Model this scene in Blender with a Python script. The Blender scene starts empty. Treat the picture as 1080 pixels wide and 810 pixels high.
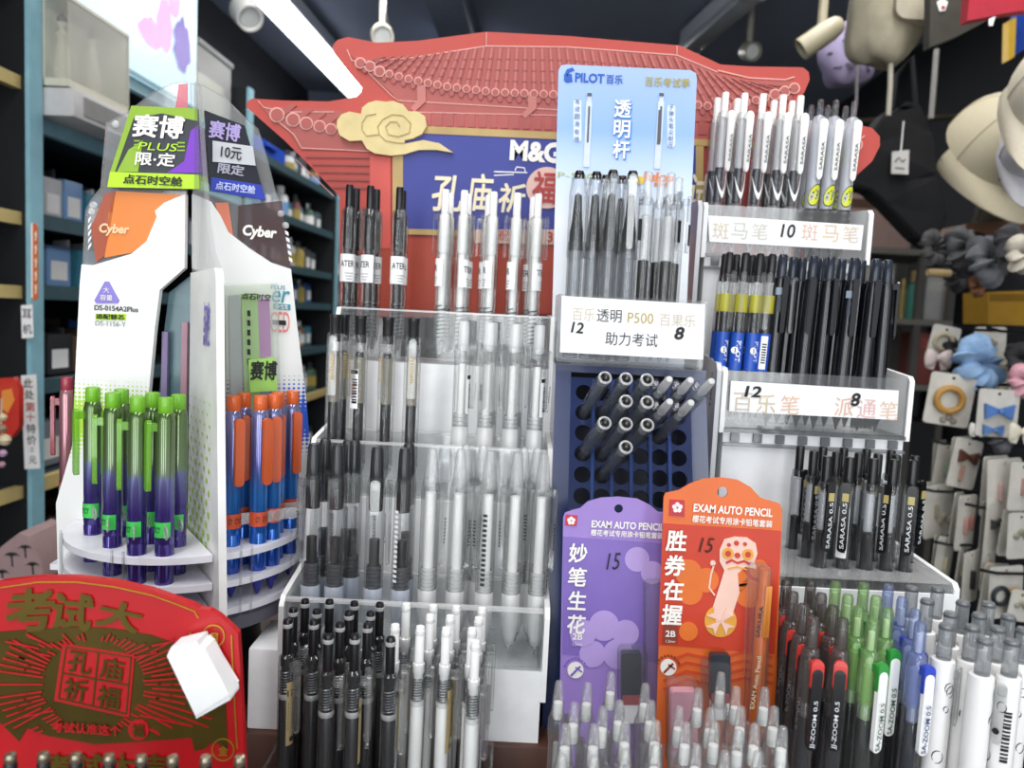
import bpy, bmesh, math, random
from mathutils import Vector, Matrix
from mathutils.geometry import tessellate_polygon
random.seed(7)
S = bpy.context.scene
COL = S.collection
PI = math.pi
R_ = math.radians

# ------------------------------------------------------------------ camera
CAM = Vector((0, 0, 1.35))
PITCH, ROLL, FPX = 5.0, 2.8, 811.0
cd = bpy.data.cameras.new('camera')
cam = bpy.data.objects.new('camera', cd); COL.objects.link(cam)
cd.sensor_width = 36.0
cd.lens = FPX / 1080 * 36.0
cd.clip_start = 0.02; cd.clip_end = 60
CR = Matrix.Rotation(R_(90 - PITCH), 3, 'X') @ Matrix.Rotation(R_(ROLL), 3, 'Z')
cam.matrix_world = Matrix.Translation(CAM) @ CR.to_4x4()
cd.dof.use_dof = True; cd.dof.focus_distance = 0.52; cd.dof.aperture_fstop = 9.0
S.camera = cam
# ------------------------------------------------------------------ world, exposure
S.view_settings.view_transform = 'Standard'
S.view_settings.look = 'None'
S.view_settings.gamma = 1.0
S.view_settings.use_curve_mapping = False
S.view_settings.exposure = 0.0
S.cycles.transparent_max_bounces = 32
S.cycles.max_bounces = 8
w = bpy.data.worlds.new('world'); S.world = w; w.use_nodes = True
w.node_tree.nodes['Background'].inputs[0].default_value = (0.9, 0.95, 1.0, 1)
w.node_tree.nodes['Background'].inputs[1].default_value = 0.8


def area(name, loc, rot, sx, sy, power, col=(1, 0.98, 0.95)):
    l = bpy.data.lights.new(name, 'AREA'); l.shape = 'RECTANGLE'; l.size = sx; l.size_y = sy
    l.energy = power; l.color = col
    o = bpy.data.objects.new(name, l); COL.objects.link(o); o.location = loc; o.rotation_euler = rot
    return o


area('ceiling_light_front', (-0.35, -0.1, 2.38), (0, 0, 0), 0.25, 1.3, 13)
area('ceiling_light_side', (0.65, 0.0, 2.38), (0, 0, 0), 0.25, 1.3, 10)
area('added_light_right_aisle', (0.62, 1.25, 2.38), (0, 0, 0), 0.25, 1.2, 10)  # unseen light, added to brighten the caps and bags on the right
area('added_light_left_aisle', (-0.45, 2.0, 2.38), (0, 0, 0), 0.2, 1.2, 9)  # extra light added near the tube lamp to lift the left shelves
area('ceiling_light_back', (0.1, 3.2, 2.38), (0, 0, 0), 1.2, 0.3, 16)
for x_ in (-1.05, -0.1, 0.95):      # tall light panels added behind the camera, shaped for upright highlights on the pens
    area('added_front_light', (x_, -1.9, 1.55), (R_(86), 0, 0), 0.42, 1.9, 14.5, (0.95, 0.98, 1.0))

# ------------------------------------------------------------------ helpers: pixels to place
def ray(px, py):
    return CR @ Vector(((px - 540) / FPX, (405 - py) / FPX, -1))


def P(px, py, Y):
    d = ray(px, py)
    return CAM + d * (Y / d.y)


def PZ(px, py, z):
    d = ray(px, py)
    return CAM + d * ((z + 1.35 - CAM.z) / d.z)


def PP(px, py, p0, n):
    d = ray(px, py)
    return CAM + d * ((p0 - CAM).dot(n) / d.dot(n))


# ------------------------------------------------------------------ helpers: materials
def lin(h):
    h = h.lstrip('#')
    o = []
    for i in (0, 2, 4):
        c = int(h[i:i + 2], 16) / 255
        o.append(c / 12.92 if c <= 0.04045 else ((c + 0.055) / 1.055) ** 2.4)
    return tuple(o) + (1.0,)


MATS = {}


def M(name, col='#808080', rough=0.45, metal=0.0, vary=0.06, scale=40.0, spec=0.5, emit=0.0, coat=0.0):
    if name in MATS:
        return MATS[name]
    m = bpy.data.materials.new(name); m.use_nodes = True
    nt = m.node_tree; b = nt.nodes['Principled BSDF']
    c = lin(col)
    b.inputs['Roughness'].default_value = rough
    b.inputs['Metallic'].default_value = metal
    b.inputs['Specular IOR Level'].default_value = spec
    b.inputs['Coat Weight'].default_value = coat
    if vary > 0:
        tc = nt.nodes.new('ShaderNodeTexCoord')
        nz = nt.nodes.new('ShaderNodeTexNoise'); nz.inputs['Scale'].default_value = scale; nz.inputs['Detail'].default_value = 3
        rp = nt.nodes.new('ShaderNodeValToRGB')
        rp.color_ramp.elements[0].position = 0.3; rp.color_ramp.elements[1].position = 0.7
        rp.color_ramp.elements[0].color = tuple(x * (1 - vary) for x in c[:3]) + (1,)
        rp.color_ramp.elements[1].color = tuple(min(1, x * (1 + vary)) for x in c[:3]) + (1,)
        nt.links.new(tc.outputs['Object'], nz.inputs['Vector'])
        nt.links.new(nz.outputs['Fac'], rp.inputs['Fac'])
        nt.links.new(rp.outputs['Color'], b.inputs['Base Color'])
    else:
        b.inputs['Base Color'].default_value = c
    if emit:
        b.inputs['Emission Color'].default_value = c
        b.inputs['Emission Strength'].default_value = emit
    MATS[name] = m
    return m


def CL(name, tint='#f4f6f6', haze=0.08, edge=0.75, rough=0.05, body='#ffffff', keep=0.3, rim=0.5):
    """clear moulded plastic: see-through, darker where one looks along its wall, glossy, with a little milky haze"""
    if name in MATS:
        return MATS[name]
    m = bpy.data.materials.new(name); m.use_nodes = True
    nt = m.node_tree; nt.nodes.clear()
    N = nt.nodes.new; Lk = nt.links.new
    out = N('ShaderNodeOutputMaterial')
    lw = N('ShaderNodeLayerWeight'); lw.inputs[0].default_value = 0.35
    rp = N('ShaderNodeValToRGB')
    c = tuple(1 - (1 - x) * keep for x in lin(tint)[:3])
    e = rp.color_ramp.elements
    e[0].position = 0.0; e[0].color = c + (1,)
    e[1].position = 1.0; e[1].color = tuple(x * rim * .7 for x in c) + (1,)
    k = e.new(0.62); k.color = tuple(x * .97 for x in c) + (1,)
    k = e.new(0.86); k.color = tuple(x * rim for x in c) + (1,)
    Lk(lw.outputs['Facing'], rp.inputs[0])
    tr = N('ShaderNodeBsdfTransparent'); Lk(rp.outputs[0], tr.inputs[0])
    pb = N('ShaderNodeBsdfPrincipled')
    pb.inputs['Base Color'].default_value = lin(body); pb.inputs['Roughness'].default_value = 0.5
    gl = N('ShaderNodeBsdfGlossy'); gl.inputs['Roughness'].default_value = rough
    mr = N('ShaderNodeMapRange'); mr.inputs['To Min'].default_value = 0.025; mr.inputs['To Max'].default_value = edge * 0.55
    Lk(lw.outputs['Fresnel'], mr.inputs['Value'])
    a = N('ShaderNodeMixShader'); a.inputs[0].default_value = haze
    Lk(tr.outputs[0], a.inputs[1]); Lk(pb.outputs[0], a.inputs[2])
    b = N('ShaderNodeMixShader')
    Lk(mr.outputs[0], b.inputs[0]); Lk(a.outputs[0], b.inputs[1]); Lk(gl.outputs[0], b.inputs[2])
    Lk(b.outputs[0], out.inputs[0])
    MATS[name] = m
    return m


def printed_ramp(name, stops, axis='Z', rough=0.3, z0=0.0, z1=1.0):
    """a sheet with a printed colour blend along one axis of the object"""
    m = bpy.data.materials.new(name); m.use_nodes = True
    nt = m.node_tree; b = nt.nodes['Principled BSDF']; b.inputs['Roughness'].default_value = rough
    tc = nt.nodes.new('ShaderNodeTexCoord'); sp = nt.nodes.new('ShaderNodeSeparateXYZ')
    nt.links.new(tc.outputs['Object'], sp.inputs[0])
    mr = nt.nodes.new('ShaderNodeMapRange'); mr.inputs['From Min'].default_value = z0; mr.inputs['From Max'].default_value = z1
    nt.links.new(sp.outputs[axis], mr.inputs['Value'])
    rp = nt.nodes.new('ShaderNodeValToRGB')
    els = rp.color_ramp.elements
    while len(els) < len(stops):
        els.new(0.5)
    for e, (p, c) in zip(els, stops):
        e.position = p; e.color = lin(c)
    nt.links.new(mr.outputs[0], rp.inputs[0]); nt.links.new(rp.outputs[0], b.inputs['Base Color'])
    MATS[name] = m
    return m


def halftone(name, paper, ink, z0, z1, cell=0.0032):
    """white card printed with a band of halftone dots that swell downwards"""
    m = bpy.data.materials.new(name); m.use_nodes = True
    nt = m.node_tree; b = nt.nodes['Principled BSDF']; b.inputs['Roughness'].default_value = 0.35
    N = nt.nodes.new; Lk = nt.links.new
    tc = N('ShaderNodeTexCoord'); vo = N('ShaderNodeTexVoronoi'); vo.inputs['Scale'].default_value = 1 / cell
    vo.inputs['Randomness'].default_value = 0.0; vo.voronoi_dimensions = '2D'
    sp = N('ShaderNodeSeparateXYZ'); cb = N('ShaderNodeCombineXYZ')
    Lk(tc.outputs['Object'], sp.inputs[0]); Lk(sp.outputs['X'], cb.inputs[0]); Lk(sp.outputs['Z'], cb.inputs[1])
    Lk(cb.outputs[0], vo.inputs['Vector'])
    mr = N('ShaderNodeMapRange'); mr.inputs['From Min'].default_value = z1; mr.inputs['From Max'].default_value = z0
    mr.inputs['To Min'].default_value = 0.05; mr.inputs['To Max'].default_value = 0.85
    Lk(sp.outputs['Z'], mr.inputs['Value'])
    mr2 = N('ShaderNodeMapRange'); mr2.inputs['From Min'].default_value = z0 - 0.028; mr2.inputs['From Max'].default_value = z0 + 0.004
    mr2.inputs['To Min'].default_value = 0.05; mr2.inputs['To Max'].default_value = 0.85
    Lk(sp.outputs['Z'], mr2.inputs['Value'])
    mn = N('ShaderNodeMath'); mn.operation = 'MINIMUM'; Lk(mr.outputs[0], mn.inputs[0]); Lk(mr2.outputs[0], mn.inputs[1])
    lt = N('ShaderNodeMath'); lt.operation = 'LESS_THAN'
    Lk(vo.outputs['Distance'], lt.inputs[0]); Lk(mn.outputs[0], lt.inputs[1])
    # the band ends again below z0
    g = N('ShaderNodeMath'); g.operation = 'GREATER_THAN'; g.inputs[1].default_value = z0 - 0.03
    Lk(sp.outputs['Z'], g.inputs[0])
    g2 = N('ShaderNodeMath'); g2.operation = 'LESS_THAN'; g2.inputs[1].default_value = z1
    Lk(sp.outputs['Z'], g2.inputs[0])
    mu = N('ShaderNodeMath'); mu.operation = 'MULTIPLY'; Lk(lt.outputs[0], mu.inputs[0]); Lk(g.outputs[0], mu.inputs[1])
    mu2 = N('ShaderNodeMath'); mu2.operation = 'MULTIPLY'; Lk(mu.outputs[0], mu2.inputs[0]); Lk(g2.outputs[0], mu2.inputs[1])
    mx = N('ShaderNodeMix'); mx.data_type = 'RGBA'
    mx.inputs['A'].default_value = lin(paper); mx.inputs['B'].default_value = lin(ink)
    Lk(mu2.outputs[0], mx.inputs['Factor']); Lk(mx.outputs['Result'], b.inputs['Base Color'])
    MATS[name] = m
    return m


white = M('white_plastic', '#f3f3f2', 0.35)
whitecard = M('white_card', '#eeeff0', 0.5)
paper = M('white_paper', '#f6f6f6', 0.7, vary=0.03)
black = M('black_plastic', '#141415', 0.25)
ink = M('black_ink', '#17171a', 0.6)
softink = M('grey_print', '#3a3c40', 0.6)
clear = CL('clear_plastic', '#eceeee', 0.018, .8)
acrylic = CL('clear_acrylic', '#eceff0', 0.03, 0.5, rim=.85)
frost = CL('frosted_plastic', '#f0f2f2', 0.42, 0.5, 0.25)
bluefrost = CL('bluish_frosted_plastic', '#e6ecf6', 0.5, 0.4, 0.3, '#dfe7f5')
smoke = CL('smoky_clear_plastic', '#9a9b9d', 0.05, 0.75)
chrome = M('chrome', '#c9ccd0', 0.18, 1.0, vary=0)
greymetal = M('grey_metal', '#8c8f93', 0.3, 0.9)
refill_black = M('black_ink_refill', '#161618', 0.3)
refill_white = M('white_refill', '#f1f1ee', 0.35)
gold = M('gold_print', '#b99a52', 0.35, 0.5)
cream = M('cream_print', '#efe3c2', 0.5)

# ------------------------------------------------------------------ helpers: meshes
ORG = {}


def link(name, bm, mats, parent=None, smooth=True, label=None, world=True, kind=None):
    if parent is not None and world:
        bmesh.ops.translate(bm, verts=bm.verts, vec=-ORG.get(parent.name, Vector((0, 0, 0))))
    bmesh.ops.recalc_face_normals(bm, faces=bm.faces)
    me = bpy.data.meshes.new(name)
    bm.to_mesh(me); bm.free()
    for m in (mats if isinstance(mats, (list, tuple)) else [mats]):
        me.materials.append(m)
    if smooth:
        me.polygons.foreach_set('use_smooth', [True] * len(me.polygons))
        me.set_sharp_from_angle(angle=R_(38))
    o = bpy.data.objects.new(name, me); COL.objects.link(o)
    if parent is not None:
        o.parent = parent
        ORG[o.name] = ORG.get(parent.name, Vector((0, 0, 0))) if world else Vector((0, 0, 0))
    if label:
        o['label'] = label
    if kind:
        o['kind'] = kind
    return o


def tag(o, label, cat, group=None):
    o['label'] = label; o['category'] = cat
    if group:
        o['group'] = group
    return o


def thing(name, label, cat, loc, group=None, rot=(0, 0, 0)):
    o = bpy.data.objects.new(name, None); COL.objects.link(o)
    o.empty_display_size = 0.01
    o.location = loc; o.rotation_euler = rot
    ORG[o.name] = Vector(loc)
    return tag(o, label, cat, group)


def struct(name, bm, mats, smooth=False):
    o = link(name, bm, mats, None, smooth); o['kind'] = 'structure'
    return o


def B():
    return bmesh.new()


def box(bm, x0, x1, y0, y1, z0, z1, mi=0, bev=0.0):
    r = bmesh.ops.create_cube(bm, size=1)
    vs = r['verts']
    for v in vs:
        v.co = Vector(((x0 + x1) / 2 + v.co.x * (x1 - x0), (y0 + y1) / 2 + v.co.y * (y1 - y0), (z0 + z1) / 2 + v.co.z * (z1 - z0)))
    fs = set(f for v in vs for f in v.link_faces)
    if bev > 0:
        es = list(set(e for v in vs for e in v.link_edges))
        r = bmesh.ops.bevel(bm, geom=es, offset=bev, segments=2, affect='EDGES', profile=0.6)
        fs = set(r['faces']) | {f for f in fs if f.is_valid}
    for f in fs:
        f.material_index = mi
    return bm


def lathe(bm, prof, seg=14, mi=0, mat=None):
    """prof: [(r, z)] turned about local z"""
    rings = []
    for r, z in prof:
        if r <= 1e-6:
            rings.append([bm.verts.new((0, 0, z))])
        else:
            rings.append([bm.verts.new((r * math.cos(2 * PI * k / seg), r * math.sin(2 * PI * k / seg), z)) for k in range(seg)])
    new = [v for rg in rings for v in rg]
    for a, b in zip(rings, rings[1:]):
        for k in range(seg):
            k2 = (k + 1) % seg
            if len(a) == 1 and len(b) == 1:
                continue
            if len(a) == 1:
                f = bm.faces.new((a[0], b[k2], b[k]))
            elif len(b) == 1:
                f = bm.faces.new((a[k], a[k2], b[0]))
            else:
                f = bm.faces.new((a[k], a[k2], b[k2], b[k]))
            f.material_index = mi
    if mat is not None:
        for v in new:
            v.co = mat @ v.co
    return bm


def rr(w, h, r, n=4, cx=0, cy=0):
    r = min(r, w / 2 - 1e-6, h / 2 - 1e-6)
    pts = []
    for (sx, sy, a0) in ((1, 1, 0), (-1, 1, 90), (-1, -1, 180), (1, -1, 270)):
        for k in range(n + 1):
            a = R_(a0 + 90 * k / n)
            pts.append((cx + sx * (w / 2 - r) + r * math.cos(a), cy + sy * (h / 2 - r) + r * math.sin(a)))
    return pts


def circ(cx, cy, r, n=18, ry=None):
    ry = ry or r
    return [(cx + r * math.cos(2 * PI * k / n), cy + ry * math.sin(2 * PI * k / n)) for k in range(n)]


def prism(bm, outer, depth, holes=(), mi=0, f=None):
    """extrude a 2-D outline with holes; f(u, v, w) places a point (w from 0 front to depth back)"""
    f = f or (lambda u, v, w: Vector((u, w, v)))
    loops = [list(outer)] + [list(h) for h in holes]
    flat = [p for l in loops for p in l]
    tri = tessellate_polygon([[Vector((p[0], p[1], 0)) for p in l] for l in loops])
    fr = [bm.verts.new(f(p[0], p[1], 0)) for p in flat]
    bk = [bm.verts.new(f(p[0], p[1], depth)) for p in flat]
    for t in tri:
        try:
            a = bm.faces.new([fr[i] for i in t]); a.material_index = mi
            a = bm.faces.new([bk[i] for i in reversed(t)]); a.material_index = mi
        except ValueError:
            pass
    o = 0
    for l in loops:
        n = len(l)
        for k in range(n):
            k2 = (k + 1) % n
            try:
                a = bm.faces.new((fr[o + k], fr[o + k2], bk[o + k2], bk[o + k])); a.material_index = mi
            except ValueError:
                pass
        o += n
    return bm


def pxf(Y, back=True):
    """place (px, py) pixels of the photograph on the upright plane at distance Y, extruded straight back"""
    return lambda u, v, w: P(u, v, Y) + Vector((0, w, 0))


def poly(bm, pts, Y, t=0.001, mi=0, holes=()):
    return prism(bm, pts, t, holes, mi, pxf(Y))


def ribbon(bm, pts, wpx, Y, t=0.0006, mi=0, taper=False):
    n = len(pts); L, Rr = [], []
    for i, p in enumerate(pts):
        a = pts[max(0, i - 1)]; b = pts[min(n - 1, i + 1)]
        dx, dy = b[0] - a[0], b[1] - a[1]; d = math.hypot(dx, dy) or 1
        ww = wpx / 2 * ((1 - i / (n - 1)) * 0.9 + 0.1 if taper else 1)
        L.append((p[0] - dy / d * ww, p[1] + dx / d * ww)); Rr.append((p[0] + dy / d * ww, p[1] - dx / d * ww))
    fn = pxf(Y)
    for i in range(n - 1):
        q = [L[i], L[i + 1], Rr[i + 1], Rr[i]]
        vs = [bm.verts.new(fn(u, v, 0)) for u, v in q]
        vb = [bm.verts.new(fn(u, v, t)) for u, v in q]
        for idx in ((0, 1, 2, 3),):
            f = bm.faces.new([vs[k] for k in idx]); f.material_index = mi
        for k in range(4):
            f = bm.faces.new((vs[k], vs[(k + 1) % 4], vb[(k + 1) % 4], vb[k])); f.material_index = mi
    return bm


def tube(bm, pts, r, seg=8, mi=0, r1=None):
    pts = [Vector(p) for p in pts]
    rings = []
    n = len(pts)
    for i, p in enumerate(pts):
        d = (pts[min(n - 1, i + 1)] - pts[max(0, i - 1)]).normalized()
        u = d.orthogonal().normalized() if i == 0 else (rings_u - d * rings_u.dot(d)).normalized()
        rings_u = u
        v = d.cross(u)
        rad = r if r1 is None else r + (r1 - r) * i / (n - 1)
        rings.append([bm.verts.new(p + (u * math.cos(2 * PI * k / seg) + v * math.sin(2 * PI * k / seg)) * rad) for k in range(seg)])
    for a, b in zip(rings, rings[1:]):
        for k in range(seg):
            f = bm.faces.new((a[k], a[(k + 1) % seg], b[(k + 1) % seg], b[k])); f.material_index = mi
    for rg in (rings[0], rings[-1]):
        f = bm.faces.new(rg); f.material_index = mi
    return bm


# ------------------------------------------------------------------ helpers: lettering
TXT = {}


def text_data(s, weight=0.0, shear=0.0, res=3):
    k = (s, weight, shear, res)
    if k in TXT:
        return TXT[k]
    c = bpy.data.curves.new('lettering', 'FONT'); c.body = s; c.size = 1.0; c.offset = weight; c.shear = shear
    c.resolution_u = res; c.align_x = 'CENTER'; c.space_line = 0.82
    ob = bpy.data.objects.new('lettering_source', c); COL.objects.link(ob)
    me = ob.to_mesh()
    vs = [(v.co.x, v.co.y) for v in me.vertices]
    fs = [tuple(p.vertices) for p in me.polygons]
    ob.to_mesh_clear(); bpy.data.objects.remove(ob); bpy.data.curves.remove(c)
    if not vs:
        vs = [(0, 0), (1, 0), (0, 1)]; fs = [(0, 1, 2)]
    x0 = min(v[0] for v in vs); x1 = max(v[0] for v in vs); y0 = min(v[1] for v in vs); y1 = max(v[1] for v in vs)
    sx = 1 / max(1e-6, x1 - x0); sy = 1 / max(1e-6, y1 - y0)
    vs = [((x - (x0 + x1) / 2) * sx, (y - (y0 + y1) / 2) * sy) for x, y in vs]
    TXT[k] = (vs, fs, (x1 - x0) / (y1 - y0 + 1e-9))
    return TXT[k]


def put_text(bm, s, w, h, f, mi=0, weight=0.0, shear=0.0):
    """write s into a box of w x h; f(u, v) places a point"""
    cjk = any(ord(c) > 0x2e80 for c in s)
    vs, fs, asp = text_data(s, 0.0 if cjk else weight, shear)
    n_ = max(1, len(s.strip())) if '\n' not in s else 1
    k = weight * 0.8 if cjk else 0.0
    shifts = [(0, 0)] if k <= 0 else [(0, 0), (k, k), (-k, k), (k, -k), (-k, -k)]
    o_ = f(0, 0); nn = (f(w, 0) - o_).cross(f(0, h) - o_)
    nn = nn.normalized() if nn.length > 0 else Vector((0, -1, 0))
    if nn.dot(CAM - o_) < 0:
        nn = -nn
    for q_, (dx, dy) in enumerate(shifts):
        nv = [bm.verts.new(f(x * w * (1 - 2 * k / n_) + dx * w / n_, y * h * (1 - 2 * k) + dy * h) + nn * (0.00006 * q_)) for x, y in vs]
        for p in fs:
            try:
                a = bm.faces.new([nv[i] for i in p]); a.material_index = mi
            except ValueError:
                pass
    return bm


def lettering(s, px, py, w, h, Y, mat, parent, rot=0.0, weight=0.0, shear=0.0, name='lettering', label=None, off=0.0006):
    """raised print of s filling w x h pixels round (px, py) on the upright plane at Y; rot turns it clockwise"""
    c = P(px, py, Y) + Vector((0, -off, 0))
    k = Y / FPX
    ca, sa = math.cos(R_(-rot)), math.sin(R_(-rot))
    bm = B()
    put_text(bm, s, w * k, h * k, lambda u, v: c + Vector((u * ca - v * sa, 0, u * sa + v * ca)), 0, weight, shear)
    return link(name, bm, mat, parent, smooth=False, label=label)


ORD = ['', 'first', 'second', 'third', 'fourth', 'fifth', 'sixth', 'seventh', 'eighth', 'ninth', 'tenth', 'eleventh', 'twelfth',
       'thirteenth', 'fourteenth', 'fifteenth', 'sixteenth']


def nth(i, n):
    """i from 0: leftmost, second from left ... rightmost"""
    if n == 1:
        return 'the only one'
    if i == 0:
        return 'leftmost'
    if i == n - 1:
        return 'rightmost'
    if n == 3 and i == 1:
        return 'middle one'
    return ORD[i + 1] + ' from left'


# ------------------------------------------------------------------ helpers: pens
def clip_bm(z0, z1, w, r, t=0.0014, gap=0.0012, mi=0, txt=None, tmi=1, bridge=True, trot=-90, tfit=(0.8, 0.5), toff=0.0, taper=1.0):
    """a clip on the -y side of a pen of radius r, from z0 (free end) to z1"""
    bm = B()
    out = rr(w, z1 - z0, w * 0.48, 4, 0, (z0 + z1) / 2)
    zm = (z0 + z1) / 2
    out = [(x * (taper + (1 - taper) * (z - z0) / (z1 - z0)), z) for x, z in out]
    y0 = -(r + gap + t)
    prism(bm, out, t, (), mi, lambda u, v, ww: Vector((u, y0 + ww - 0.0012 * math.sin(PI * (v - z0) / (z1 - z0)), v)))
    if bridge:
        box(bm, -w * 0.35, w * 0.35, y0 + t * 0.5, -r * 0.8, z1 - 0.007, z1 - 0.002, mi)
    if txt:
        H = (z1 - z0) * tfit[0]; W = w * tfit[1]
        def f(u, v):
            x, z = (v, -u) if trot == 90 else (-v, u)   # reads down or up the clip
            z = z + zm + toff
            return Vector((x, y0 - 0.0003 - 0.0012 * math.sin(PI * (z - z0) / (z1 - z0)), z))
        put_text(bm, txt, H, W, f, tmi, 0.01)
    return bm


def band(bm, r, z0, z1, a0, a1, mi=0, n=10):
    """a curved sticker on a barrel between two angles (degrees, -90 faces the front)"""
    vs = []
    for k in range(n + 1):
        a = R_(a0 + (a1 - a0) * k / n)
        vs.append((bm.verts.new((r * math.cos(a), r * math.sin(a), z0)), bm.verts.new((r * math.cos(a), r * math.sin(a), z1))))
    for a, b in zip(vs, vs[1:]):
        f = bm.faces.new((a[0], b[0], b[1], a[1])); f.material_index = mi
    return bm


def wrap_text(bm, s, r, zc, arc, h, mi=0, vertical=True, a_c=-90.0, weight=0.01):
    """print s on a barrel; vertical reads up the pen with length arc and height h, else round it"""
    def f(u, v):
        if vertical:
            ang = R_(a_c) + v / r; z = zc - u
        else:
            ang = R_(a_c) + u / r; z = zc + v
        return Vector((r * math.cos(ang), r * math.sin(ang), z))
    return put_text(bm, s, arc, h, f, mi, weight)


def mesh_of(name, bm, mats, smooth=True):
    bmesh.ops.recalc_face_normals(bm, faces=bm.faces)
    me = bpy.data.meshes.new(name); bm.to_mesh(me); bm.free()
    for m in (mats if isinstance(mats, (list, tuple)) else [mats]):
        me.materials.append(m)
    if smooth:
        me.polygons.foreach_set('use_smooth', [True] * len(me.polygons))
        me.set_sharp_from_angle(angle=R_(38))
    return me


def turned(name, prof, mat, seg=14):
    return (name, mesh_of(name, lathe(B(), prof, seg), mat), None)


def solid(name, bm, mats, label=None):
    return (name, mesh_of(name, bm, mats), label)


def grip_rings(r, z0, z1, n):
    p = [(r * 0.95, z0)]
    for k in range(n):
        a = z0 + (z1 - z0) * k / n; d = (z1 - z0) / n
        p += [(r * 1.06, a + d * 0.15), (r * 1.06, a + d * 0.6), (r * 0.93, a + d * 0.75), (r * 0.93, a + d * 0.95)]
    return p


def spring(r, z0, z1, turns, wire=0.00035):
    bm = B()
    n = turns * 8
    tube(bm, [(r * math.cos(2 * PI * k / 8), r * math.sin(2 * PI * k / 8), z0 + (z1 - z0) * k / n) for k in range(n + 1)], wire, 4)
    return bm


def put_pen(parts, name, label, cat, group, base, rz=0.0, tx=0.0, ty=0.0, fat=1.0):
    """copy a pen with its parts to a place; every pen is an object of its own"""
    o = bpy.data.objects.new(name, None); COL.objects.link(o); o.empty_display_size = 0.01
    o.location = base; o.rotation_euler = (R_(tx), R_(ty), R_(rz)); o.scale = (fat, fat, 1)
    tag(o, label, cat, group)
    for n, me, lb in parts:
        c = bpy.data.objects.new(n, me); COL.objects.link(c); c.parent = o
        if lb:
            c['label'] = lb
    return o

# ================================================================== the shop round the display
TH = R_(2.6)            # the aisle runs a little to the right of the camera's axis


def G(x, y, rz):
    """aisle coordinates (heights measured from the camera) to the world"""
    return Vector((x * math.cos(TH) + y * math.sin(TH), -x * math.sin(TH) + y * math.cos(TH), rz + 1.35))


def proj(v):
    q = CR.transposed() @ (Vector(v) - CAM)
    return (540 + FPX * q.x / -q.z, 405 - FPX * q.y / -q.z) if q.z < 0 else (-999, -999)


def gbox(bm, x0, x1, y0, y1, z0, z1, mi=0, bev=0.0):
    n0 = set(bm.verts)
    box(bm, x0, x1, y0, y1, z0, z1, mi, bev)
    for v in bm.verts:
        if v not in n0:
            v.co = G(*v.co)
    return bm


floor_m = M('floor_tile', '#55524e', 0.35, scale=3)
ceil_m = M('ceiling_paint', '#8a93a6', 0.85, scale=2)
wall_m = M('dark_wall_paint', '#23252a', 0.8, scale=4)
struct('floor', gbox(B(), -2.2, 2.4, -3.0, 7.0, -1.40, -1.35), floor_m)
struct('ceiling', gbox(B(), -2.2, 2.4, -3.0, 7.0, 1.10, 1.16), ceil_m)
struct('wall_left', gbox(B(), -1.36, -1.30, -0.5, 7.0, -1.35, 1.10), wall_m)
struct('wall_right', gbox(B(), 1.34, 1.40, 0.2, 7.0, -1.35, 1.10), wall_m)
struct('wall_back', gbox(B(), -1.36, 1.40, 6.5, 6.56, -1.35, 1.10), wall_m)
bm = gbox(B(), -0.45, -0.33, 0.8, 6.5, 0.98, 1.10); gbox(bm, -1.3, 1.34, 4.0, 4.14, 0.96, 1.10)
struct('trim_1', bm, M('ceiling_beam_paint', '#788194', 0.8))

# fluorescent tubes on the ceiling
lampwhite = M('lit_tube', '#f4f8ff', 0.4, vary=0, emit=4.0)
fix_m = M('lamp_housing', '#d5d8dc', 0.4)


def batten(name, a, b, wd, label, lit=True):
    a, b = Vector(a), Vector(b)
    d = (b - a); L = d.length; ang = math.atan2(d.y, d.x)
    o = thing(name, label, 'lamp', a, 'ceiling tube lamps', (0, 0, 0))
    def bar(bm, x0, x1, y0, y1, z0, z1, mi=0, bev=0):
        n0 = set(bm.verts); box(bm, x0, x1, y0, y1, z0, z1, mi, bev)
        for v in bm.verts:
            if v not in n0:
                x, y, z = v.co
                v.co = a + Vector((x * math.cos(ang) - y * math.sin(ang), x * math.sin(ang) + y * math.cos(ang), z))
        return bm
    link('housing', bar(B(), 0, L, -wd / 2, wd / 2, 0.0, 0.05, 0, 0.004), fix_m, o)
    link('diffuser', bar(B(), 0.01, L - 0.01, -wd / 2 * 0.92, wd / 2 * 0.92, -0.03, 0.001, 0, 0.008), lampwhite if lit else M('unlit_tube', '#aab0b6', 0.4), o)
    for q0 in (-.004, L - .012):
        link('end_cap', bar(B(), q0, q0 + .016, -wd / 2, wd / 2, -0.032, 0.05), M('lamp_end', '#b9bdc2', 0.4), o)
    for k in range(2):
        t = (k + 1) / 3
        c = a + d * t
        link('bracket', bar(B(), L * t - 0.01, L * t + 0.01, -0.02, 0.02, 0.05, 2.45 - a.z), M('lamp_end', '#b9bdc2'), o)
    return o


CZ = 1.03
batten('fluorescent_lamp', PZ(262, -30, CZ), PZ(379, 98, CZ), 0.105, 'bright white tube lamp over the left shelves, running away from the camera')
batten('fluorescent_lamp', PZ(795, -12, CZ), PZ(727, 48, CZ), 0.075, 'dull grey unlit tube lamp on the ceiling, upper right of the red signboard', False)

# conduit along the ceiling, left
bm = B(); tube(bm, [PZ(185, -8, 1.04), PZ(250, 50, 1.04), PZ(318, 116, 1.04)], 0.015)
n0 = bm
for px, py in ((236, 34), (262, 62), (290, 90)):
    c = PZ(px, py, 1.045); box(bm, c.x - .018, c.x + .018, c.y - .03, c.y + .03, c.z - .016, c.z + .056)
tag(link('cable_conduit', bm, M('conduit', '#c3c9d2', 0.5)), 'thin grey cable conduit with clamps running along the ceiling, left of the bright tube', 'pipe')


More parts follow.
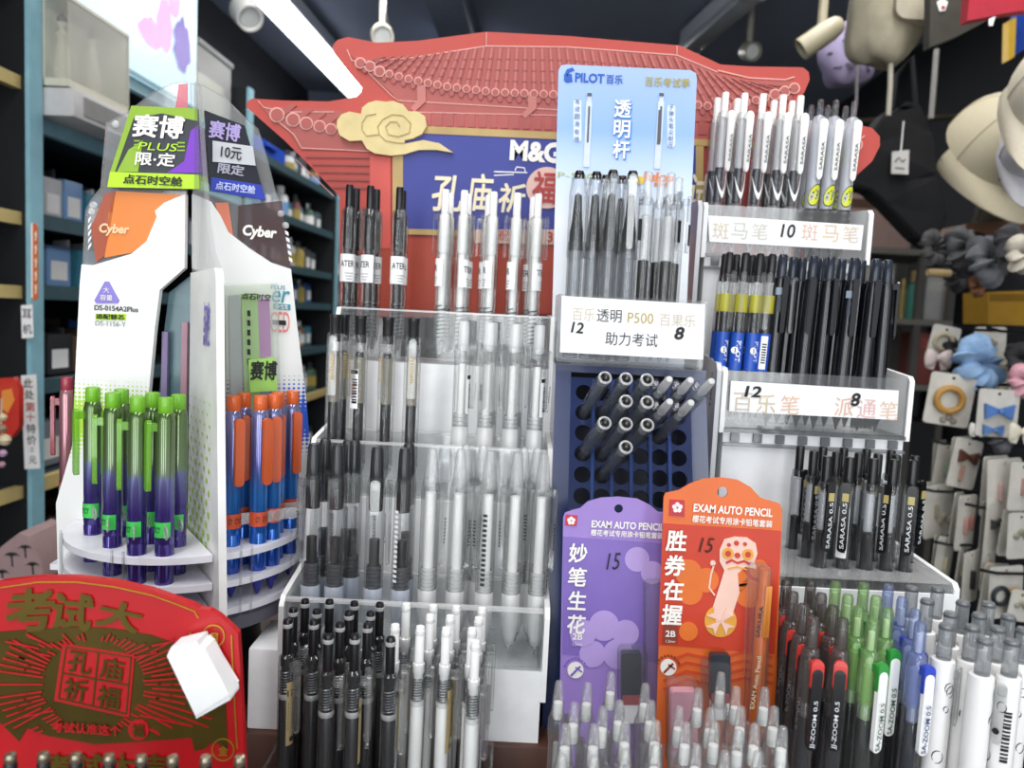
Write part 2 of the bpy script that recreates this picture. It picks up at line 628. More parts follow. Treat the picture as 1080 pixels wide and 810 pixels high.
def spotlight(px, py, Y, r, L, aim, label, col, rod=0.2, cat='spotlight'):
    c = P(px, py, Y)
    o = thing('ceiling_spotlight', label, cat, (c.x, c.y, 2.45), 'ceiling spotlights')
    q = Vector(aim).normalized().to_track_quat('Z', 'Y').to_matrix().to_4x4()
    mt = Matrix.Translation(c) @ q
    m = M('spot_' + col.strip('#'), col, 0.4)
    link('lamp_head', lathe(B(), [(0, -L / 2), (r * .55, -L / 2), (r * .8, -L * .42), (r, -L * .2), (r, L / 2), (r * .86, L / 2), (r * .8, L * .36), (0, L * .34)], 18, 0, mt), m, o)
    link('lens', lathe(B(), [(0, L * .345), (r * .78, L * .36), (r * .7, L * .4), (0, L * .42)], 16, 0, mt), M('lens_glass', '#cfd2d0', 0.15), o)
    bm = B(); tube(bm, [(c.x, c.y, 2.45), (c.x, c.y, c.z + r * .9)], 0.010); box(bm, c.x - .035, c.x + .035, c.y - .035, c.y + .035, 2.43, 2.45)
    link('stem', bm, m, o)
    return o


spotlight(258, 13, 2.1, .035, .085, (.5, -.5, -.5), 'small white spotlight hanging from the ceiling above the left shelves', '#d9d8d2')
spotlight(403, 37, 2.5, .035, .07, (.2, -.8, -.4), 'cream spotlight peeping over the top left of the red roof signboard', '#d6d0c0')
spotlight(866, 38, 1.7, .024, .095, (-.85, .15, -.62), 'beige cylinder spotlight beside the lavender backpack', '#b0a88f')
spotlight(790, 54, 2.6, .03, .06, (.2, -.8, -.3), 'small dim spotlight above the right end of the red roof signboard', '#8d8a80')
bm = B()
for (x0, y0, x1, y1) in ((400, -10, 410, 34),):
    tube(bm, [P(x0, y0, 2.5), P(x1, y1, 2.5)], 0.006)
tag(link('lamp_cable', bm, M('black_cable', '#1b1b1d', 0.6)), 'thin black cable running down to the cream spotlight', 'cable')

# ------------------------------------------------------------------ left shelving
shelf_black = M('shelf_black', '#15181c', 0.5)
shelf_board = M('shelf_board', '#25333a', 0.5)
cyan = M('pale_cyan_edge', '#8cbccb', 0.4); slate_edge = M('slate_edge', '#3d565e', 0.45)
yellow = M('yellow_edge', '#c9b478', 0.5)
LEVELS = [-1.1, -0.85, -0.56, -0.34, -0.16, 0.012, 0.138, 0.305, 0.465]
LEVEL_NAME = {-0.56: 'lowest visible shelf', -0.34: 'sixth shelf down', -0.16: 'fifth shelf down', 0.012: 'fourth shelf down', 0.138: 'third shelf down', 0.305: 'second shelf down', 0.465: 'top shelf'}
BAYS = [(0.55, 1.31), (1.31, 2.25), (2.25, 3.2), (3.2, 4.2), (4.2, 5.2)]
BAYNAME = ['yellow edged front bay', 'bay behind the rocket display', 'third bay down the aisle', 'fourth bay down the aisle', 'last bay down the aisle']
for bi, (y0, y1) in enumerate(BAYS):
    o = thing('shelving_unit', ['black shelving bay with yellow edged boards at the far left edge', 'black shelving bay with pale cyan edges behind the rocket display',
              'black shelving bay seen through the top of the rocket display', 'black shelving bay left of the red signboard', 'farthest black shelving bay down the left aisle'][bi],
              'shelf', G(-1.0, (y0 + y1) / 2, -1.35), 'shelving along the left wall')
    bm = gbox(B(), -1.29, -0.905, y1 - 0.012, y1 + 0.012, -1.35, 0.62)
    sd = link('side_panel', bm, shelf_black, o, False)
    link('edge_strip', gbox(B(), -0.905, -0.897, y1 - 0.017, y1 + 0.017, -1.35, 0.62), cyan, sd, False, label='pale cyan edge strip')
    link('back_panel', gbox(B(), -1.298, -1.285, y0 + .013, y1 - .013, -1.35, 0.62), shelf_black, o, False)
    for z in LEVELS:
        if bi == 0 and z > 0.2:
            z += 0.06
        s = link('shelf_board', gbox(B(), -1.284, -0.93, y0 + .013, y1 - .013, z - 0.016, z), shelf_board, o, False)
        link('front_edge', gbox(B(), -0.93, -0.915, y0 + .013, y1 - .013, z - 0.022, z + (0.004 if bi else .0)), yellow if (bi == 0 or z == -0.34) else (cyan if z in (.305, .465) and bi == 1 else slate_edge), s, False)

blues = [M('carton_blue', '#2f5fae', 0.4), M('carton_light_blue', '#7fa6d6', 0.4), M('carton_navy', '#1f3566', 0.4), M('carton_white', '#c8ccd2', 0.4), M('carton_grey', '#4d535c', 0.5), M('carton_teal', '#3d7f95', 0.4)]
darks = [M('carton_charcoal', '#34373d', 0.5), M('carton_slate', '#56606b', 0.5), M('carton_brown', '#5a4436', 0.6), M('carton_silver', '#8e949c', 0.4), M('carton_maroon', '#5d2a30', 0.5)]
warm = [M('bottle_amber', '#8a6236', 0.3), M('bottle_green', '#4d6b58', 0.3), M('bottle_pale', '#b9c3cc', 0.3), M('bottle_white', '#d6d9dc', 0.35), M('bottle_rose', '#8f5a5f', 0.3), M('bottle_yellow', '#b3a053', 0.35), M('bottle_steel', '#7d93ab', 0.3)]


def visible(v):
    px, py = proj(v)
    if not (-25 < py < 640):
        return False
    return (-25 < px < 112) or (250 < px < 372 and 90 < py < 475) or (100 < px < 300 and py < 285)


COLOUR_WORD = {'carton_blue': 'blue', 'carton_light_blue': 'light blue', 'carton_navy': 'navy', 'carton_white': 'white', 'carton_grey': 'grey', 'carton_teal': 'teal', 'carton_charcoal': 'charcoal',
               'carton_slate': 'slate grey', 'carton_brown': 'brown', 'carton_silver': 'silver', 'carton_maroon': 'maroon', 'bottle_amber': 'amber', 'bottle_green': 'green', 'bottle_pale': 'pale blue',
               'bottle_white': 'white', 'bottle_rose': 'rose', 'bottle_yellow': 'yellow', 'bottle_steel': 'steel blue'}


def carton(x, y, z, d, wd, h, m, label, group):
    o = thing('pen_carton', label, 'box', G(x, y, z), group)
    link('box_body', gbox(B(), x - d, x, y - wd / 2, y + wd / 2, z, z + h * .8, 0, 0.002), m, o)
    # open lid with a printed front flap
    link('lid_flap', gbox(B(), x - d, x - d + 0.003, y - wd / 2 + .001, y + wd / 2 - .001, z + h * .8, z + h), m, o)
    link('front_label', gbox(B(), x, x + 0.0008, y - wd * .34, y + wd * .34, z + h * .12, z + h * .5), paper, o, label='pale printed label')
    bm = B()
    for k in range(5):
        c = G(x - d * (.25 + .12 * k), y + (k - 2) * wd * .17, z + h * .6)
        lathe(bm, [(0, 0), (.004, 0), (.004, h * .38), (0, h * .4)], 7, 0, Matrix.Translation(c))
    link('pen_bundle', bm, random.choice([blues[0], blues[3], darks[3], darks[0]]), o)


def bottle(x, y, z, r, h, m, label, group):
    o = thing('bottle', label, 'bottle', G(x, y, z), group)
    mt = Matrix.Translation(G(x, y, z))
    link('bottle_body', lathe(B(), [(0, 0), (r, 0), (r, h * .62), (r * .85, h * .72), (r * .4, h * .78), (r * .4, h * .82), (0, h * .82)], 14, 0, mt), m, o)
    link('cap', lathe(B(), [(0, h * .80), (r * .5, h * .80), (r * .5, h), (0, h)], 12, 0, mt), random.choice([darks[0], warm[3], greymetal]), o)
    link('bottle_label', lathe(B(), [(r * 1.01, h * .15), (r * 1.03, h * .15), (r * 1.03, h * .5), (r * 1.01, h * .5)], 14, 0, mt), random.choice([paper, blues[1], warm[5], darks[3]]), o)


for bi, (y0, y1) in enumerate(BAYS):
    for li, z in enumerate(LEVELS):
        if z not in LEVEL_NAME or (bi == 0 and z > .1) or (bi == 1 and z > .2):
            continue
        y = y0 + 0.07; k = 0
        made = {}
        while y < y1 - 0.07:
            far = bi >= 2
            x = -0.955 - random.random() * 0.02
            gap = (LEVELS[li + 1] if li + 1 < len(LEVELS) else .62) - z - 0.03
            h = min(gap, random.uniform(.075, .115) if bi >= 2 else random.uniform(.085, .11))
            mid = G(x, y, z + h / 2)
            wd = random.uniform(.055, .08)
            if visible(mid) and not (bi == 2 and z == .465 and y < 2.72):
                nm = LEVEL_NAME[z]
                if far and random.random() < .62:
                    m = random.choice(warm); kind = 'bottle'
                else:
                    m = random.choice(blues if (z > -.1 and not far) or (far and random.random() < .5) else darks); kind = 'carton'
                cw = COLOUR_WORD[m.name]
                made[(kind, cw)] = made.get((kind, cw), 0) + 1
                q = made[(kind, cw)]
                lab = f"{cw} {kind if kind == 'bottle' else 'pen carton'}, {ORD[q]} of its colour, {nm}, {BAYNAME[bi]}"
                if kind == 'bottle':
                    bottle(x - .02, y, z + .0015, wd * .38, h, m, lab, 'bottles on the left shelves')
                else:
                    carton(x, y, z + .0045, .12, wd, h, m, lab, 'cartons on the left shelves')
            y += wd + 0.012; k += 1

# things on the near left shelves
o = thing('boxed_figure_set', 'tall translucent box holding two pale standing figures, on a flat white box', 'box', G(-.875, 1.42, .359), None)
bm = gbox(B(), -.897, -.894, 1.328, 1.52, .3595, .512); gbox(bm, -.897, -.852, 1.517, 1.52, .3595, .512); gbox(bm, -.897, -.852, 1.328, 1.52, .3595, .372); gbox(bm, -.897, -.852, 1.328, 1.52, .506, .512)
link('box_body', bm, M('pale_olive_card', '#cfcdbb', 0.45), o)
bm = gbox(B(), -.8535, -.852, 1.328, 1.517, .372, .506); gbox(bm, -.894, -.8535, 1.328, 1.3295, .372, .506)
link('window_film', bm, CL('carton_film', '#e8eae2', .10, .4, .4), o)
for (xx, yy) in ((-.874, 1.345), (-.872, 1.43)):
    mt = Matrix.Translation(G(xx, yy, .3725))
    link('figure', lathe(B(), [(0, 0), (.013, 0), (.016, .015), (.011, .05), (.008, .066), (.011, .076), (.004, .086), (.0075, .093), (.008, .102), (0, .112)], 12, 0, mt), M('figure_pale', '#cfc9b8', .5), o)
    link('figure_hair', lathe(B(), [(.0078, .098), (.009, .105), (0, .116)], 12, 0, mt), M('figure_dark', '#55504c', .5), o)
o = thing('flat_white_box', 'flat white display box under the box of pale figures', 'box', G(-.93, 1.44, .3095), None)
link('box_body', gbox(B(), -1.02, -.845, 1.332, 1.68, .3095, .3585, 0, .004), M('grey_white_card', '#c3c3c4', .5), o)
for (ya, yb) in ((1.36, 1.50), (1.53, 1.66)):
    link('side_window', gbox(B(), -.845, -.843, ya, yb, .318, .350), M('grey_window', '#8f8f8e', .2), o)
o = thing('red_gift_box', 'small dull red box beside the flat white box on the left shelf', 'box', G(-.95, 1.76, .3095), None)
link('box_body', gbox(B(), -1.02, -.94, 1.72, 1.80, .3095, .36, 0, .002), M('dull_red', '#9c4550', .5), o)
link('lid', gbox(B(), -1.023, -.937, 1.717, 1.803, .36, .38, 0, .002), M('dull_red', '#9c4550', .5), o)

# lit picture panel over the top shelf
o = thing('picture_panel', 'pale cyan picture panel with loose pink and violet painted blobs above the shelf', 'sign', G(-.9, 1.6, .5), None)
link('panel', gbox(B(), -.935, -.905, 1.40, 1.92, .4725, .92, 0, .002), M('pale_cyan_panel', '#cfe6ee', .3, emit=.55), o)
link('panel_frame', gbox(B(), -.905, -.900, 1.395, 1.925, .4695, .476), cyan, o)
for ci, lst in enumerate((((1.66, .80, .05, .07), (1.72, .72, .05, .05), (1.76, .62, .035, .06), (1.70, .58, .05, .03), (1.60, .86, .07, .04), (1.80, .70, .03, .05), (1.54, .84, .03, .03), (1.80, .84, .06, .05)),
                          ((1.84, .60, .04, .06), (1.66, .70, .02, .05), (1.73, .80, .02, .03)))):
    for q, (yy, zz, a, b) in enumerate(lst):
        bm = B()
        bm.faces.new([bm.verts.new(G(-.9035 + .0012 * ci + .0001 * q, yy + a * math.cos(t * PI / 8) * (1 + .18 * math.sin((5 - 2 * ci) * t)), zz + b * math.sin(t * PI / 8) * (1 + .2 * math.cos(3 * t)))) for t in range(16)])
        link('painted_shape', bm, M('painted_violet', '#7d6ab8', .4, emit=.3) if ci else M('painted_pink', '#dc9fd6', .4, emit=.45), o, False)

c = G(-.98, 2.12, .466)
o = thing('clear_storage_box', 'tall clear plastic storage box on the top shelf, right of the picture panel', 'box', c)
link('box_body', gbox(B(), -1.06, -.94, 2.0, 2.21, .4695, .66, 0, .006), CL('storage_plastic', '#dfe6e4', .3, .4, .35), o)
link('lid', gbox(B(), -1.065, -.935, 1.995, 2.215, .66, .675, 0, .004), CL('storage_plastic', '#dfe6e4', .3, .4, .35), o)
link('box_contents', gbox(B(), -1.05, -.95, 2.02, 2.19, .4725, .60, 0, .006), M('cream_stock', '#c9c8b4', .6), o)
c = G(-.95, 2.45, .466)
o = thing('blue_plastic_tray', 'bright blue plastic tray on the top shelf behind the rocket display tip', 'tray', c)
bm = gbox(B(), -1.1, -.93, 2.32, 2.62, .4695, .476); gbox(bm, -.935, -.925, 2.32, 2.62, .4695, .515); gbox(bm, -1.105, -1.095, 2.32, 2.62, .4695, .515); gbox(bm, -1.1, -.93, 2.315, 2.325, .4695, .515)
link('tray_body', bm, M('bright_blue_plastic', '#2b55c8', .35), o)
link('tray_handle', gbox(B(), -.925, -.912, 2.42, 2.52, .495, .507, 0, .003), M('bright_blue_plastic', '#2b55c8', .35), o)

# labels on the shelf post
def strip(name, pts, Y, mat, label, chars, cols, cat='sign'):
    bm = B(); poly(bm, pts, Y, 0.0012)
    c = P(sum(p[0] for p in pts) / len(pts), max(p[1] for p in pts), Y)
    o = thing(name, label, cat, c)
    link('label_paper', bm, mat, o, False)
    for (ch, px, py, s, col) in chars:
        lettering(ch, px, py, s, s, Y, col, o, weight=.01)
    return o


redink = M('red_print', '#b8443c', .6)
strip('shelf_label', [(22, 322), (34, 321), (35, 356), (23, 357)], 1.318, paper, 'short white shelf label with two black characters on the post', [('耳', 28.5, 331, 10, softink), ('机', 29, 347, 10, softink)], None)
strip('shelf_label', [(22, 396), (38, 395), (42, 494), (26, 495)], 1.315, paper, 'long white vertical shelf label with black and red characters on the post',
      [('此', 30, 404, 10, softink), ('处', 31, 416, 10, softink), ('第', 32, 429, 10, redink), ('十', 32.5, 440, 9, redink), ('特', 33, 452, 10, softink), ('价', 33.5, 464, 10, softink), ('：', 34, 474, 4, softink), ('元', 35, 485, 8, softink)], None)
o = strip('hanging_sign', [(34, 236), (37, 235), (40, 240), (40, 314), (36, 318), (34, 314)], 1.29, M('orange_sign', '#c9663a', .4), 'narrow orange vertical sign fixed to the shelf post', [], None)
link('sign_rim', poly(B(), [(32.6, 236), (34.2, 235), (34.2, 314), (33, 314)], 1.289, .002), paper, o, False)
bm = B()
for k in range(5):
    ribbon(bm, [(36.4, 246 + 14 * k), (38.8, 249 + 14 * k)], 1.2, 1.289, .0006); ribbon(bm, [(38, 244 + 14 * k), (37.4, 254 + 14 * k)], 1.1, 1.2888, .0006)
link('worn_print', bm, cream, o, False)
c = P(8, 462, 1.2)
o = thing('red_snack_packet', 'red and orange glossy packet hanging at the left edge of the photo', 'packet', c)
bm = B(); poly(bm, [(-14, 400), (14, 398), (20, 410), (20, 450), (12, 462), (-14, 462)], 1.2, .012)
link('packet_body', bm, M('glossy_red_packet', '#c2352c', .25, coat=.5), o)
bm = B(); poly(bm, [(2, 412), (12, 410), (15, 422), (8, 436), (1, 430)], 1.199, .001)
link('printed_patch', bm, M('orange_patch', '#df8a3a', .4), o, False)
c = P(20, 608, 1.1)
cpt = P(44, 640, 1.1)
o = thing('storage_crate', 'black storage crate under the palm tree box', 'crate', (cpt.x - .07, 1.15, 0))
bm = box(B(), cpt.x - .15, cpt.x + .01, 1.09, 1.25, 0, P(-20, 640, 1.1).z - .004)
link('crate_body', bm, M('crate_black', '#1d1e20', .6), o, False)
link('crate_rim', box(B(), cpt.x - .155, cpt.x + .015, 1.085, 1.255, P(-20, 640, 1.1).z - .012, P(-20, 640, 1.1).z - .001), M('crate_black', '#1d1e20', .6), o, False)
o = thing('palm_print_box', 'pale pink box printed with dark palm trees at the lower left edge', 'box', c)
bm = B(); poly(bm, [(-20, 600), (2, 576), (20, 562), (30, 566), (44, 592), (46, 612), (-20, 640)], 1.1, .08)
link('box_body', bm, M('dusty_pink_card', '#9f8484', .5), o)
bm = B()
for (x, y, s) in ((12, 586, 9), (26, 578, 8), (34, 596, 8), (2, 604, 8)):
    ribbon(bm, [(x, y), (x + 1, y + s * 1.3)], 1.6, 1.099)
    for k in range(6):
        a = R_(200 + 28 * k); ribbon(bm, [(x, y), (x + s * .6 * math.cos(a), y + s * .4 * math.sin(a)), (x + s * math.cos(a), y + s * .55 * math.sin(a) + 2)], 2.2, 1.0988, taper=True)
link('palm_print', bm, M('dark_print', '#2f2a2c', .5), o, False)
bm = B()
o = thing('hanging_charm', 'cream dangling charm strand at the far left edge below the post label', 'charm', P(2, 500, 1.1))
tube(bm, [P(2, 420, 1.1), P(1, 445, 1.1), P(3, 465, 1.1)], .0015)
link('cord', bm, M('cream_cord', '#b5a88c', .6), o)
for (x, y, r, col) in ((3, 440, .006, '#c7b896'), (2, 452, .007, '#8b6f5a'), (5, 464, .009, '#c9bb9b'), (3, 478, .006, '#b28fae'), (2, 490, .005, '#a77c90')):
    link('bead', lathe(B(), [(0, -r), (r * .7, -r * .7), (r, 0), (r * .7, r * .7), (0, r)], 10, 0, Matrix.Translation(P(x, y, 1.1))), M('bead' + col, col, .4), o)

# ------------------------------------------------------------------ right: hats, bags and hair accessories
hookm = M('hook_steel', '#3a3c40', .35, .8)


def hook(px, py, Y, label, ln=None):
    c = P(px, py, Y)
    x1 = G(1.34, c.y + .0, 0).x
    bm = B(); tube(bm, [(c.x - .05, c.y - .012, c.z + .006), (c.x - .02, c.y - .006, c.z), (c.x + .05, c.y, c.z), (x1, c.y + .05, c.z + .01)], .0028, 6)
    box(bm, x1 - .004, x1 + .006, c.y + .03, c.y + .07, c.z - .02, c.z + .04)
    tag(link('wall_hook', bm, hookm), label, 'hook', 'wall hooks')
    return c


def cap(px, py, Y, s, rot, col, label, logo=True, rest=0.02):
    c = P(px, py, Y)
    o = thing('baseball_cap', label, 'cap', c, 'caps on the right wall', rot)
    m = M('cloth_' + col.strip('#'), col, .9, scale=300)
    bm = B()
    n, rings = 28, 9
    rg = []
    for j in range(rings):
        t = j / rings * PI / 2
        r = math.cos(t) ** .85; z = math.sin(t)
        rg.append([bm.verts.new((s * .088 * r * math.cos(2 * PI * k / n), s * .105 * r * math.sin(2 * PI * k / n), s * .115 * z)) for k in range(n)])
    top = bm.verts.new((0, 0, s * .115))
    for a, b in zip(rg, rg[1:]):
        for k in range(n):
            bm.faces.new((a[k], a[(k + 1) % n], b[(k + 1) % n], b[k]))
    for k in range(n):
        bm.faces.new((rg[-1][k], rg[-1][(k + 1) % n], top))
    link('crown', bm, m, o, world=False)
    # curved peak on the -y side
    bm = B(); rows = []
    for i in range(6):
        row = []
        for k in range(15):
            a = PI + PI * k / 14
            ca, sa = math.cos(a), math.sin(a)
            e = 1 + .0 * i
            yy = s * (.105 * sa + .085 * (i / 5) * sa ** 2 * (-1))
            xx = s * .088 * ca * (1 + .05 * math.sin(PI * i / 5))
            row.append((xx, yy, -s * .022 * (i / 5) * (ca ** 2 * 1.6 + .5)))
        rows.append(row)
    top = [[bm.verts.new(p) for p in r] for r in rows]; bot = [[bm.verts.new((p[0], p[1], p[2] - .003)) for p in r] for r in rows]
    for i in range(5):
        for k in range(14):
            bm.faces.new((top[i][k], top[i][k + 1], top[i + 1][k + 1], top[i + 1][k])); bm.faces.new((bot[i][k], bot[i + 1][k], bot[i + 1][k + 1], bot[i][k + 1]))
    for k in range(14):
        bm.faces.new((top[5][k], top[5][k + 1], bot[5][k + 1], bot[5][k]))
    link('peak', bm, m, o, world=False)
    link('top_button', lathe(B(), [(0, s * .121), (s * .006, s * .120), (s * .009, s * .114), (s * .009, s * .111)], 10), m, o, world=False)
    bm = B()
    for k in range(6):
        a = 2 * PI * k / 6 + .3
        tube(bm, [(s * .0885 * math.cos(t) ** .85 * math.cos(a), s * .1055 * math.cos(t) ** .85 * math.sin(a), s * .1155 * math.sin(t)) for t in [i * PI / 2 / 9 for i in range(9)]], .0009, 4)
    link('panel_seam', bm, M('seam_' + col.strip('#'), col, .95), o, world=False)
    if logo:
        bm = B(); tube(bm, [(s * x, -s * .107, s * .022 + s * .004 * math.sin(x * 90)) for x in (-.035, -.02, 0, .02, .035)], s * .0035, 5)
        link('embroidered_line', bm, M('embroidery_dark', '#2a2724', .8), o, world=False, label='small dark embroidered line')
    return o


def gotilt(yaw, pitch, roll=0):
    return (R_(pitch), R_(roll), R_(yaw))


cap(1044, 160, 1.70, 1.06, gotilt(6, 52, 0), '#c9c0a6', 'beige baseball cap hanging lowest on the right wall, peak pointing down')
cap(1118, 98, 1.28, .86, gotilt(-20, 62, 12), '#cfc7b3', 'beige baseball cap cut by the right edge, above the other beige cap', False)
cap(1092, 155, 1.46, .66, gotilt(-30, 66, 0), '#d8d8de', 'white cap partly hidden between the two beige caps', False)
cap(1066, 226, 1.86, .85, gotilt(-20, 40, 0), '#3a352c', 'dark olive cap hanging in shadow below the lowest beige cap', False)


def blob_bag(px, py, Y, rx, ry, rz, m, name, label, cat='bag', seed=1, group=None):
    c = P(px, py, Y)
    o = thing(name, label, cat, c, group)
    rnd = random.Random(seed); ph = [rnd.uniform(0, 6) for _ in range(6)]
    bm = B(); n, k = 24, 14; rg = []
    for j in range(1, k):
        t = PI * j / k - PI / 2
        row = []
        for i in range(n):
            a = 2 * PI * i / n
            f = 1 + .05 * math.sin(3 * a + ph[0] + 2 * t) + .035 * math.sin(7 * a + ph[1]) * math.cos(t) + .03 * math.sin(5 * t + ph[2] + a)
            cx, sz = math.cos(t), math.sin(t)
            cx = abs(cx) ** .6; sz = math.copysign(abs(sz) ** .8, sz)
            row.append(bm.verts.new(c + Vector((rx * f * cx * math.cos(a), ry * f * cx * math.sin(a), rz * f * sz))))
        rg.append(row)
    for a, b in zip(rg, rg[1:]):
        for i in range(n):
            bm.faces.new((a[i], a[(i + 1) % n], b[(i + 1) % n], b[i]))
    bm.faces.new(rg[0]); bm.faces.new(rg[-1])
    link('bag_body', bm, m, o)
    return o, c


bagm = M('khaki_cloth', '#a19a85', .9, vary=.15, scale=30)
o, c = blob_bag(932, 18, 1.44, .066, .05, .085, bagm, 'drawstring_bag', 'khaki beige drawstring backpack hanging at the top right, with a pale drawstring', seed=3)
link('front_pocket', prism(B(), rr(.085, .07, .02, 4, .035, .01), .03, (), 0, lambda u, v, w_: c + Vector((u, -.062 + w_, v))), M('pale_khaki_cloth', '#b3ab98', .9, vary=.12), o)
bm = B(); tube(bm, [P(945, -25, 1.42), P(940, 40, 1.42), P(939, 90, 1.42), P(937, 122, 1.42)], .0045, 6)
link('drawstring', bm, M('cream_strap', '#b8b2a3', .8), o)
bm = B(); tube(bm, [P(905, -25, 1.44), P(915, -8, 1.43), P(935, -2, 1.43), P(952, -14, 1.43)], .005, 6)
link('strap', bm, M('dark_khaki', '#5a5548', .8), o)
bm = B(); tube(bm, [P(905, 60, 1.74), P(903, 110, 1.74), P(900, 130, 1.74)], .0035, 6)
lavm = printed_ramp('lavender_cloth', [(0, '#a298ba'), (1, '#b3a8cc')], 'Z', .9)
o2, c2 = blob_bag(893, 58, 1.82, .062, .05, .068, lavm, 'lavender_backpack', 'lavender patterned backpack with dark flecks, behind the khaki drawstring bag', seed=5)
bm2 = B()
rnd = random.Random(4)
for k in range(16):
    a = rnd.uniform(-2.6, -.6); t = rnd.uniform(-.8, .8)
    q = c2 + Vector((.065 * math.cos(t) ** .6 * math.cos(a), .053 * math.cos(t) ** .6 * math.sin(a), .070 * math.sin(t)))
    n_ = Vector((math.cos(a) / .075, math.sin(a) / .05, 0)).normalized()
    lathe(bm2, [(0, 0), (.007, .001), (0, .002)], 6, 0, Matrix.Translation(q) @ n_.to_track_quat('Z', 'Y').to_matrix().to_4x4() @ Matrix.Diagonal((1, .6, 1, 1)))
link('flower_print', bm2, M('dark_fleck', '#4a4456', .8), o2)
link('strap', bm, M('grey_strap', '#6f6d72', .8), o2)

# black garment with a white swing tag
c = P(950, 190, 1.7)
o = thing('black_tote', 'large black cloth bag with a white swing tag, hanging left of the beige caps', 'bag', c, None)
bm = B(); pts = [(935, 118), (955, 106), (972, 110), (985, 140), (990, 185), (1000, 230), (985, 262), (968, 250), (935, 215), (918, 200), (900, 196), (912, 150)]
poly(bm, pts, 1.7, .06)
bmesh.ops.bevel(bm, geom=bm.edges[:], offset=.004, segments=2, affect='EDGES')
link('bag_body', bm, M('black_cloth', '#17181b', .95, vary=.2, scale=25), o)
bm = B(); poly(bm, [(941, 160), (959, 158), (958, 184), (940, 183)], 1.68, .0015)
s = link('swing_tag', bm, M('tag_card', '#d6d4cf', .6), o, False)
bm = B(); ribbon(bm, [(944, 171), (948, 166), (952, 171), (955, 168)], 1.5, 1.679); ribbon(bm, [(944, 177), (954, 178)], 1.2, 1.679)
link('tag_print', bm, softink, s, False)
bm = B(); tube(bm, [P(950, 160, 1.682), P(951, 150, 1.69), P(953, 128, 1.695)], .0012, 5)
link('tag_string', bm, paper, s)
bm = B(); tube(bm, [P(940, 118, 1.71), P(945, 80, 1.72), P(962, 60, 1.72), P(966, 110, 1.71)], .006, 6)
link('handle', bm, M('black_cloth', '#17181b'), o)
# dark olive and red cloths at the top
c = P(1010, 40, 1.32)
o = thing('olive_tote', 'dark olive canvas bag at the top right, small white and red print near its top', 'bag', c)
bm = B(); poly(bm, [(980, 50), (982, -20), (1048, -20), (1040, 22), (1010, 38)], 1.32, .02)
link('bag_body', bm, M('dark_olive', '#45433d', .9, vary=.15), o)
bm = B(); poly(bm, [(988, 2), (994, -2), (1000, 2), (997, 11), (991, 12)], 1.318, .001)
link('printed_patch', bm, paper, o, False)
bm = B(); poly(bm, circ(995, 8, 2.2), 1.3175, .001)
link('printed_patch', bm, redink, o, False)
c = P(1060, 20, 1.2)
o = thing('red_pouch', 'bright red cloth pouch at the top right corner', 'bag', c)
bm = B(); poly(bm, [(1020, 22), (1024, -20), (1100, -20), (1100, 8), (1060, 14)], 1.2, .02)
link('pouch_body', bm, M('red_cloth', '#b5283a', .8, vary=.1), o)
bm = B(); poly(bm, [(1043, 20), (1050, 17), (1047, 27), (1043, 27)], 1.198, .002)
link('pull_tag', bm, paper, o, False)
o = thing('yellow_rod', 'yellow lit edge of a display frame beside the beige caps', 'frame', P(1066, 60, 1.7))
bm = B(); poly(bm, [(1064, 22), (1072, 18), (1070, 60), (1063, 64)], 1.7, .02)
link('frame_bar', bm, M('yellow_plastic', '#d0a93a', .4), o)
bm = B(); poly(bm, [(1072, 14), (1084, 10), (1084, 50), (1071, 58)], 1.72, .02)
link('frame_panel', bm, M('royal_blue', '#2447a0', .4), o, label='blue panel of the frame')
bm = B(); tube(bm, [P(988, 52, 1.75), P(985, 90, 1.75), P(982, 125, 1.75)], .006, 6)
tag(link('hanging_strap', bm, M('grey_white_strap', '#8b8a88', .8)), 'pale strap hanging straight down behind the olive canvas bag', 'strap')
bm = B(); tube(bm, [P(895, 128, 1.9), P(1035, 122, 1.9)], .006, 6); tube(bm, [P(1035, 122, 1.9), (G(1.36, 1.9, 0).x, 1.9, P(1035, 122, 1.9).z)], .006, 6)
tag(link('hanging_rail', bm, M('rail_bronze', '#4a4236', .4, .6)), 'thin dark rail behind the hanging bags and caps', 'rail')

# shelves behind, right of the display
wood = M('brown_shelf_wood', '#6b4a31', .55, vary=.15, scale=20)
o = thing('wooden_wall_shelf', 'brown wooden shelf board on the right wall below the caps', 'shelf', P(1055, 240, 1.75))
bm = B(); poly(bm, [(1010, 250), (1020, 236), (1095, 230), (1095, 246)], 1.75, .2)
link('shelf_board', bm, wood, o)
link('shelf_bracket', poly(B(), [(1030, 247), (1040, 246), (1032, 262)], 1.76, .01), hookm, o)
CX0, CX1 = P(893, 330, 2.45).x, P(1006, 330, 2.45).x
CSZ = [P(950, y, 2.45).z for y in (262, 336, 405)]
o = thing('low_display_cabinet', 'grey white back cabinet with shelves, seen beyond the tiered rack', 'cabinet', (1.1, 2.6, 0))
link('back_panel', box(B(), CX0, CX1, 2.76, 2.79, .0, CSZ[0] + .06), M('cabinet_grey', '#8d8b86', .5), o)
for z in CSZ:
    link('shelf_board', box(B(), CX0, CX1, 2.45, 2.76, z - .018, z), M('cabinet_shelf', '#77756f', .5), o)
link('cabinet_base', box(B(), CX0, CX1, 2.46, 2.76, 0, CSZ[2] - .12), M('cabinet_base_black', '#1b1c1e', .6), o)
for x in (CX0, P(961, 380, 2.45).x, CX1 - .02):
    link('post', box(B(), x, x + .02, 2.451, 2.47, 0, CSZ[0] - .018), M('cabinet_post', '#55534f', .5), o)


